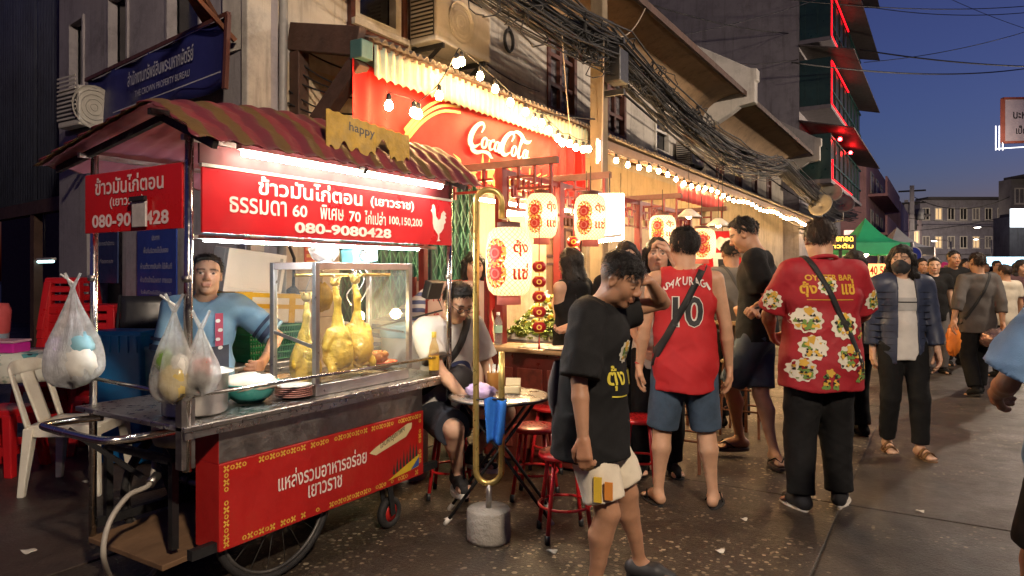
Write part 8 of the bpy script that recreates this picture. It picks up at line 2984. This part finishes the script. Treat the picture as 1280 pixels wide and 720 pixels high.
simple('man in a grey tee with a strap standing behind the tall man', 914, 6.3, 8, 1.69, T3, 'short', cloth('stone grey tee', (.15, .135, .12)), BLKT, h=.012, hpitch=.2, hyaw=-.3, hairkw={'line': .1}).strap(cloth('grey strap', (.08, .075, .07)), 'l', .025, hipz=.56)
simple('person in a red top half hidden behind the largest lantern', 592, 5.6, 200, 1.56, T4, 'bob', cloth('bright red tee', (.5, .02, .02)), BLKT, h=.012)
simple('woman with dark hair just behind the lion print shirt', 1068, 5.9, 20, 1.58, T4, 'long', cloth('olive top', (.09, .085, .06)), BLKT, h=.013)
simple('woman in a low cut black top walking in the crowd', 1168, 9.6, 172, 1.6, T4, 'bun', BLKT, cloth('grey trousers', (.13, .12, .12)), h=.014, sleeve=.5, hyaw=-.3)
simple('tall man in black behind the woman in the low cut top', 1192, 10.4, 182, 1.72, T2, 'short', BLKT, BLKT, h=.015)
simple('young man in black at the left of the crowd', 1152, 11.2, 180, 1.62, T2, 'short', cloth('charcoal tee', (.03, .03, .033)), BLKT, h=.015)
simple('person in a pale cream shirt walking away at the right', 1256, 9.2, 10, 1.5, T2, 'short', cloth('pale cream shirt', (.5, .45, .36)), BLKT, h=.014, hairkw={'m': HAIRB})
simple('woman with long hair at the right end of the crowd', 1277, 9.9, 180, 1.58, T4, 'long', cloth('dark wine top', (.06, .025, .03)), BLKT, h=.014)
simple('person with a magenta hat far down the street', 1181, 15.5, 180, 1.62, T2, 'bob', cloth('plum top', (.14, .05, .1)), BLKT, h=.018, hairkw={'m': mat('magenta hat', (.6, .03, .25), .7)})
simple('person in white far down the street beside the blue sign', 1139, 14.5, 175, 1.6, T2, 'short', cloth('off white tee', (.5, .48, .46)), BLKT, h=.018)
simple('person in dark blue far behind the crowd', 1232, 17.0, 180, 1.62, T2, 'short', cloth('dark blue tee', (.03, .04, .09)), BLKT, h=.018)
simple('person in grey far behind the crowd near the left stalls', 1112, 13.0, 170, 1.58, T2, 'short', cloth('mid grey tee', (.16, .15, .15)), BLKT, h=.018)
far_tops = [('ochre', (.3, .2, .07)), ('white', (.5, .48, .45)), ('teal', (.04, .16, .17)), ('black', (.02, .02, .022)), ('pink', (.45, .18, .2)), ('khaki', (.2, .17, .11)), ('blue', (.05, .09, .22)), ('green', (.05, .14, .06))]
for i, (u, d, a, H) in enumerate(((1100, 16, 175, 1.6), (1128, 18, 5, 1.66), (1160, 20, 182, 1.6), (1206, 13.2, 176, 1.66), (1216, 21, 4, 1.6), (1246, 14.5, 182, 1.64), (1270, 16.5, 3, 1.62), (1176, 24, 180, 1.6))):
 n_, c_ = far_tops[i]
 simple('distant person in %s %s' % (n_, ('near the tents', 'walking away past the tents', 'in mid street', 'over the shoulder of the grey shirt', 'far off in mid street', 'right of the grey shirt', 'at the right edge by the van', 'farthest down the street')[i]), u, d, a, H, T2, 'short' if i % 3 else 'long', cloth(n_ + ' far top', c_), BLKT, h=.02, shoes=False)
# passer-by cut off by the right edge
P8 = Person('passer-by in a blue shirt and dark shorts cut off by the right edge', 1362, 2.25, 10, 1.56)
P8.pose(la=P8.L(1288, 850, 2.35), ra=P8.L(1410, 860, 2.15), lw=P8.L(1246, 492, 2.5), rw=(-.3, -.1, .8), le=(.7, .6, -.1), build=1.08)
P8.make_body(T3, .009, curlL=.8)
P8.hair('short', seed=3)
P8.top(cloth('washed blue shirt', (.13, .24, .42)), sleeve=.85, hem=.42, ease=.03, amp=.018, seed=82, sl_ease=.034)
P8.bottom(BLKT, .85, e2=.02, seed=84)
P8.shoes(BLKT, RUBBER, 'flip')
# =================================================================== FAR STREET
def tent(label, u0, u1, d, m, zt=2.45, ze=1.95):
 a, b = at(u0, 340, d), at(u1, 340, d)
 c = (a + b) / 2
 t = thing('market_tent', label, 'tent', (c.x, c.y, 0))
 w = (b - a).length / 2
 z0 = Vector((0, 0, 1))
 P_ = [Vector((c.x, c.y, 0)) + side * (sx * w) + fwd * (sy * w) for sx, sy in ((-1, -1), (1, -1), (1, 1), (-1, 1))]
 ap_ = Vector((c.x, c.y, zt))
 for i in range(4):
  p, q = P_[i] + z0 * ze, P_[(i + 1) % 4] + z0 * ze
  MB().grid(lambda x, y: p.lerp(q, x).lerp(ap_, y) - z0 * (.14 * math.sin(y * PI)), 8, 8).build('canopy', m, t)
  MB().grid(lambda x, y: p.lerp(q, x) - z0 * (.22 * y), 8, 1).build('valance', m, t)
  MB().tube([P_[i], P_[i] + z0 * ze], .025, 6).build('leg', STEELD, t)
 MB().sphere(ap_ - z0 * .7, .06, 8, 6).build('lamp', BULB, t)
 return t
tent('green market tent beside the lit stall boards', 1045, 1118, 13.5, mat('green tarpaulin', (.02, .3, .14), .5, 0, .2, 2))
tent('grey blue market tent behind the green one', 1092, 1150, 20, mat('blue grey tarpaulin', (.2, .22, .26), .5, 0, .2, 2), 2.7, 2.1)
# lit stall boards
def board_box(label, u, v, d, w, h, m, txt, ink, rows=1):
 p = at(u, v, d)
 t = thing('lit_stall_sign', label, 'sign', p)
 MB().add([p + side * s + Vector((0, 0, z)) + fwd * c for c in (0, .08) for s, z in ((-w, -h), (w, -h), (w, h), (-w, h))],
    [(0, 1, 2, 3), (7, 6, 5, 4), (0, 4, 5, 1), (1, 5, 6, 2), (2, 6, 7, 3), (3, 7, 4, 0)]).build('panel', m, t)
 for i, s in enumerate(txt):
  lay(fit_text(s, w * 1.6, h * 1.3 / len(txt), bold=.02), p - fwd * .012 + Vector((0, 0, h * (.45 if len(txt) > 1 else 0) - i * h * .9)), side, (0, 0, 1)).build('lettering', ink, t)
 MB().bar((p.x, p.y + .05, 0), (p.x, p.y + .05, p.z - h), .05, .05).build('post', BLACKM, t)
 return t
YIN = glow('yellow lit ink', (1., .6, .08), 2.2)
board_box('dark stall board with glowing yellow writing', 1050, 303, 12, .28, .13, mat('dark board', (.03, .02, .02), .4), ('หอยทอด', 'ข้าวต้ม'), YIN)
board_box('pink and white lit stall board left of the green tent', 1066, 300, 14, .14, .2, glow('pink lit board', (.9, .5, .45), 1.2), ('ผัดไทย',), REDS)
board_box('small cyan lit stall board above the mask wearer', 1103, 305, 22, .4, .12, glow('cyan lit board', (.3, .85, .9), 2.), ('TEA',), NAVY)
board_box('row of orange lit price boards behind the lion print shirt', 1092, 338, 12.5, .3, .12, glow('orange lit board', (1., .45, .15), 1.6), ('30 40 50',), REDS)
# blue round traffic sign on a post
p = at(1140, 319, 16)
t = thing('traffic_sign', 'round blue traffic sign on a grey post', 'traffic sign', (p.x, p.y, 0))
MB().tube([(p.x, p.y, 0), (p.x, p.y, p.z + .3)], .03, 8).build('post', STEELD, t)
ax_ = Matrix.Rotation(YAW, 3, 'Z') @ Matrix.Rotation(PI / 2, 3, 'X')
MB().lathe([(.001, .03), (.17, .03), (.19, .025), (.19, .0), (.001, .0)], p - fwd * .03, 28, ax=ax_).build('disc', mat('traffic blue', (.03, .05, .35), .4), t)
MB().lathe([(.18, .032), (.2, .032), (.2, .028), (.18, .028)], p - fwd * .03, 28, ax=ax_).build('rim', WHITEP, t)
MB().add([p - fwd * .03 + side * s + Vector((0, 0, z)) for s, z in ((-.16, -.62), (.16, -.62), (.16, -.26), (-.16, -.26))], [(0, 1, 2, 3)]).build('plate', mat('white sign plate', (.5, .5, .52), .5), t, solid=.01)
# far electric poles
for u, v0, d, l in ((1140, 232, 52, 'tall electric pole at the left of the far crossing'), (1133, 250, 60, 'second electric pole just left of the tall one')):
 p = at(u, v0, d)
 t = thing('electric_pole', l, 'pole', (p.x, p.y, 0))
 MB().bar((p.x, p.y, 0), (p.x, p.y, p.z), .3, .3).build('shaft', PLG, t)
 for k in range(3):
  MB().bar((p.x - .9, p.y, p.z - .4 - k * .9), (p.x + .9, p.y, p.z - .4 - k * .9), .12, .12).build('crossarm', BLACKM, t)
 MB().lathe([(.001, 0), (.3, 0), (.3, .8), (.001, .85)], (p.x + .5, p.y, p.z - 2.6), 14).build('transformer', mat('transformer grey', (.12, .12, .13), .5), t)
# white lit advertising panel and hanging sign at the right
p = at(1276, 273, 42)
t = thing('white_sign', 'blank white lit sign on the right hand house', 'sign', p)
MB().box((p.x - .75, p.y - .1, p.z - .55), (p.x + 2.2, p.y + .1, p.z + .55), Matrix.Rotation(YAW, 3, 'Z')).build('panel', glow('white lit sign', (.86, .94, 1.), 2.6), t)
MB().bar((p.x + .4, p.y + .2, 0), (p.x + .4, p.y + .2, p.z - .5), .2, .2).build('post', BLACKM, t)
p = at(1288, 150, 24)
t = thing('bracket_sign', 'framed hanging sign with faded writing at the upper right edge', 'sign', p)
MB().add([p + side * s + Vector((0, 0, z)) + fwd * c for c in (0, .12) for s, z in ((-.95, -.76), (.9, -.72), (.9, .74), (-.95, .72))],
   [(0, 1, 2, 3), (7, 6, 5, 4), (0, 4, 5, 1), (1, 5, 6, 2), (2, 6, 7, 3), (3, 7, 4, 0)]).build('panel', mat('faded sign face', (.3, .25, .27), .5, emit=(.5, .38, .45), estr=.12), t)
fr = MB()
for a, b in (((-.97, -.78), (.9, -.74)), ((-.97, .74), (.9, .76)), ((-.96, -.78), (-.96, .74))):
 fr.bar(p + side * a[0] + Vector((0, 0, a[1])), p + side * b[0] + Vector((0, 0, b[1])), .14, .07)
fr.build('frame', mat('rust red frame', (.25, .06, .04), .6), t)
lay(fit_text('บะหมี่เกี๊ยว', 1.3, .36, bold=.02), p - fwd * .005 + Vector((0, 0, .22)) + side * .05, side, (0, 0, 1)).build('lettering', BLACKP, t)
lay(fit_text('เป็ดย่าง', .8, .3, bold=.02), p - fwd * .005 + Vector((0, 0, -.34)) - side * .1, side, (0, 0, 1)).build('lettering', BLACKP, t)
lt_ = MB()
for k in range(3):
 lt_.tube([p - side * (1.2 - k * .12) + Vector((0, 0, -.2)), p - side * (1.2 - k * .12) + Vector((0, 0, -1.05))], .02, 6)
lt_.tube([p - side * 1.2 + Vector((0, 0, -1.0)), p + side * .9 + Vector((0, 0, -.86))], .02, 6)
lt_.build('neon_edge', glow('pale neon', (.9, .92, 1.), 1.4), t)
MB().bar(p + side * .5 + Vector((0, 0, .7)), p + side * 4 + Vector((0, 0, 1.0)), .08, .08).build('bracket', BLACKM, t)
# tuk-tuk like van with a lit blue roof board
p = at(1262, 340, 19)
t = thing('lit_roof_van', 'small dark van with a glowing blue white roof board', 'van', (p.x, p.y, 0))
bx = lambda s0, s1, f0, f1, z0, z1: [Vector((p.x, p.y, 0)) + side * s + fwd * f + Vector((0, 0, z)) for z in (z0, z1) for s, f in ((s0, f0), (s1, f0), (s1, f1), (s0, f1))]
BF = [(3, 2, 1, 0), (4, 5, 6, 7), (0, 1, 5, 4), (1, 2, 6, 5), (2, 3, 7, 6), (3, 0, 4, 7)]
MB().add(bx(-.8, .85, 0, 3.2, .3, 1.1), BF).build('body', mat('dark blue car paint', (.02, .025, .06), .25, .2, coat=.6), t, bevel=.08)
MB().add(bx(-.72, .77, .15, 2.6, 1.1, 1.5), BF).build('cabin', GLD, t, bevel=.06)
MB().add(bx(-.8, .85, .1, 2.8, 1.5, 1.56), BF).build('roof', mat('dark blue car paint'), t, bevel=.02)
MB().add(bx(-.72, .8, .3, .5, 1.57, 1.82), BF).build('roof_board', glow('ice blue board', (.45, .8, 1.), 2.4), t, bevel=.05)
for s in (-.6, .65):
 for f in (.5, 2.6):
  MB().lathe([(.001, -.1), (.3, -.1), (.3, .1), (.001, .1)], Vector((p.x, p.y, .3)) + side * s + fwd * f, 18, ax=Matrix.Rotation(YAW, 3, 'Z') @ Matrix.Rotation(PI / 2, 3, 'Y')).build('wheel', RUBBER, t)
 MB().sphere(Vector((p.x, p.y, .7)) + side * s - fwd * .02, .09, 10, 6).build('headlight', mat('lamp lens', (.5, .5, .5), .15), t)
# satellite dishes and junk on the far canopy
for u, v, d, l in ((1038, 242, 21, 'pale satellite dish at the end of the long canopy'), (1027, 258, 19, 'yellowish satellite dish tilted over the canopy'), (1054, 256, 22, 'dark satellite dish beside the pale one')):
 p = at(u, v, d)
 t = thing('satellite_dish', l, 'satellite dish', p)
 axd = Matrix.Rotation(-.6 if 'tilted' in l else .5, 3, 'Y') @ Matrix.Rotation(1.1, 3, 'X')
 MB().lathe([(.001, .0), (.12, .012), (.22, .045), (.32, .1)], p, 24, ax=axd).build('dish', mat('dish pale' if 'dark' not in l else 'dish dark', (.42, .38, .3) if 'dark' not in l else (.1, .1, .12), .5), t, solid=.01)
 MB().tube([p, p - Vector((0, 0, .5)), (p.x - .6, p.y, p.z - .6)], .025, 6).build('mast', STEELD, t)
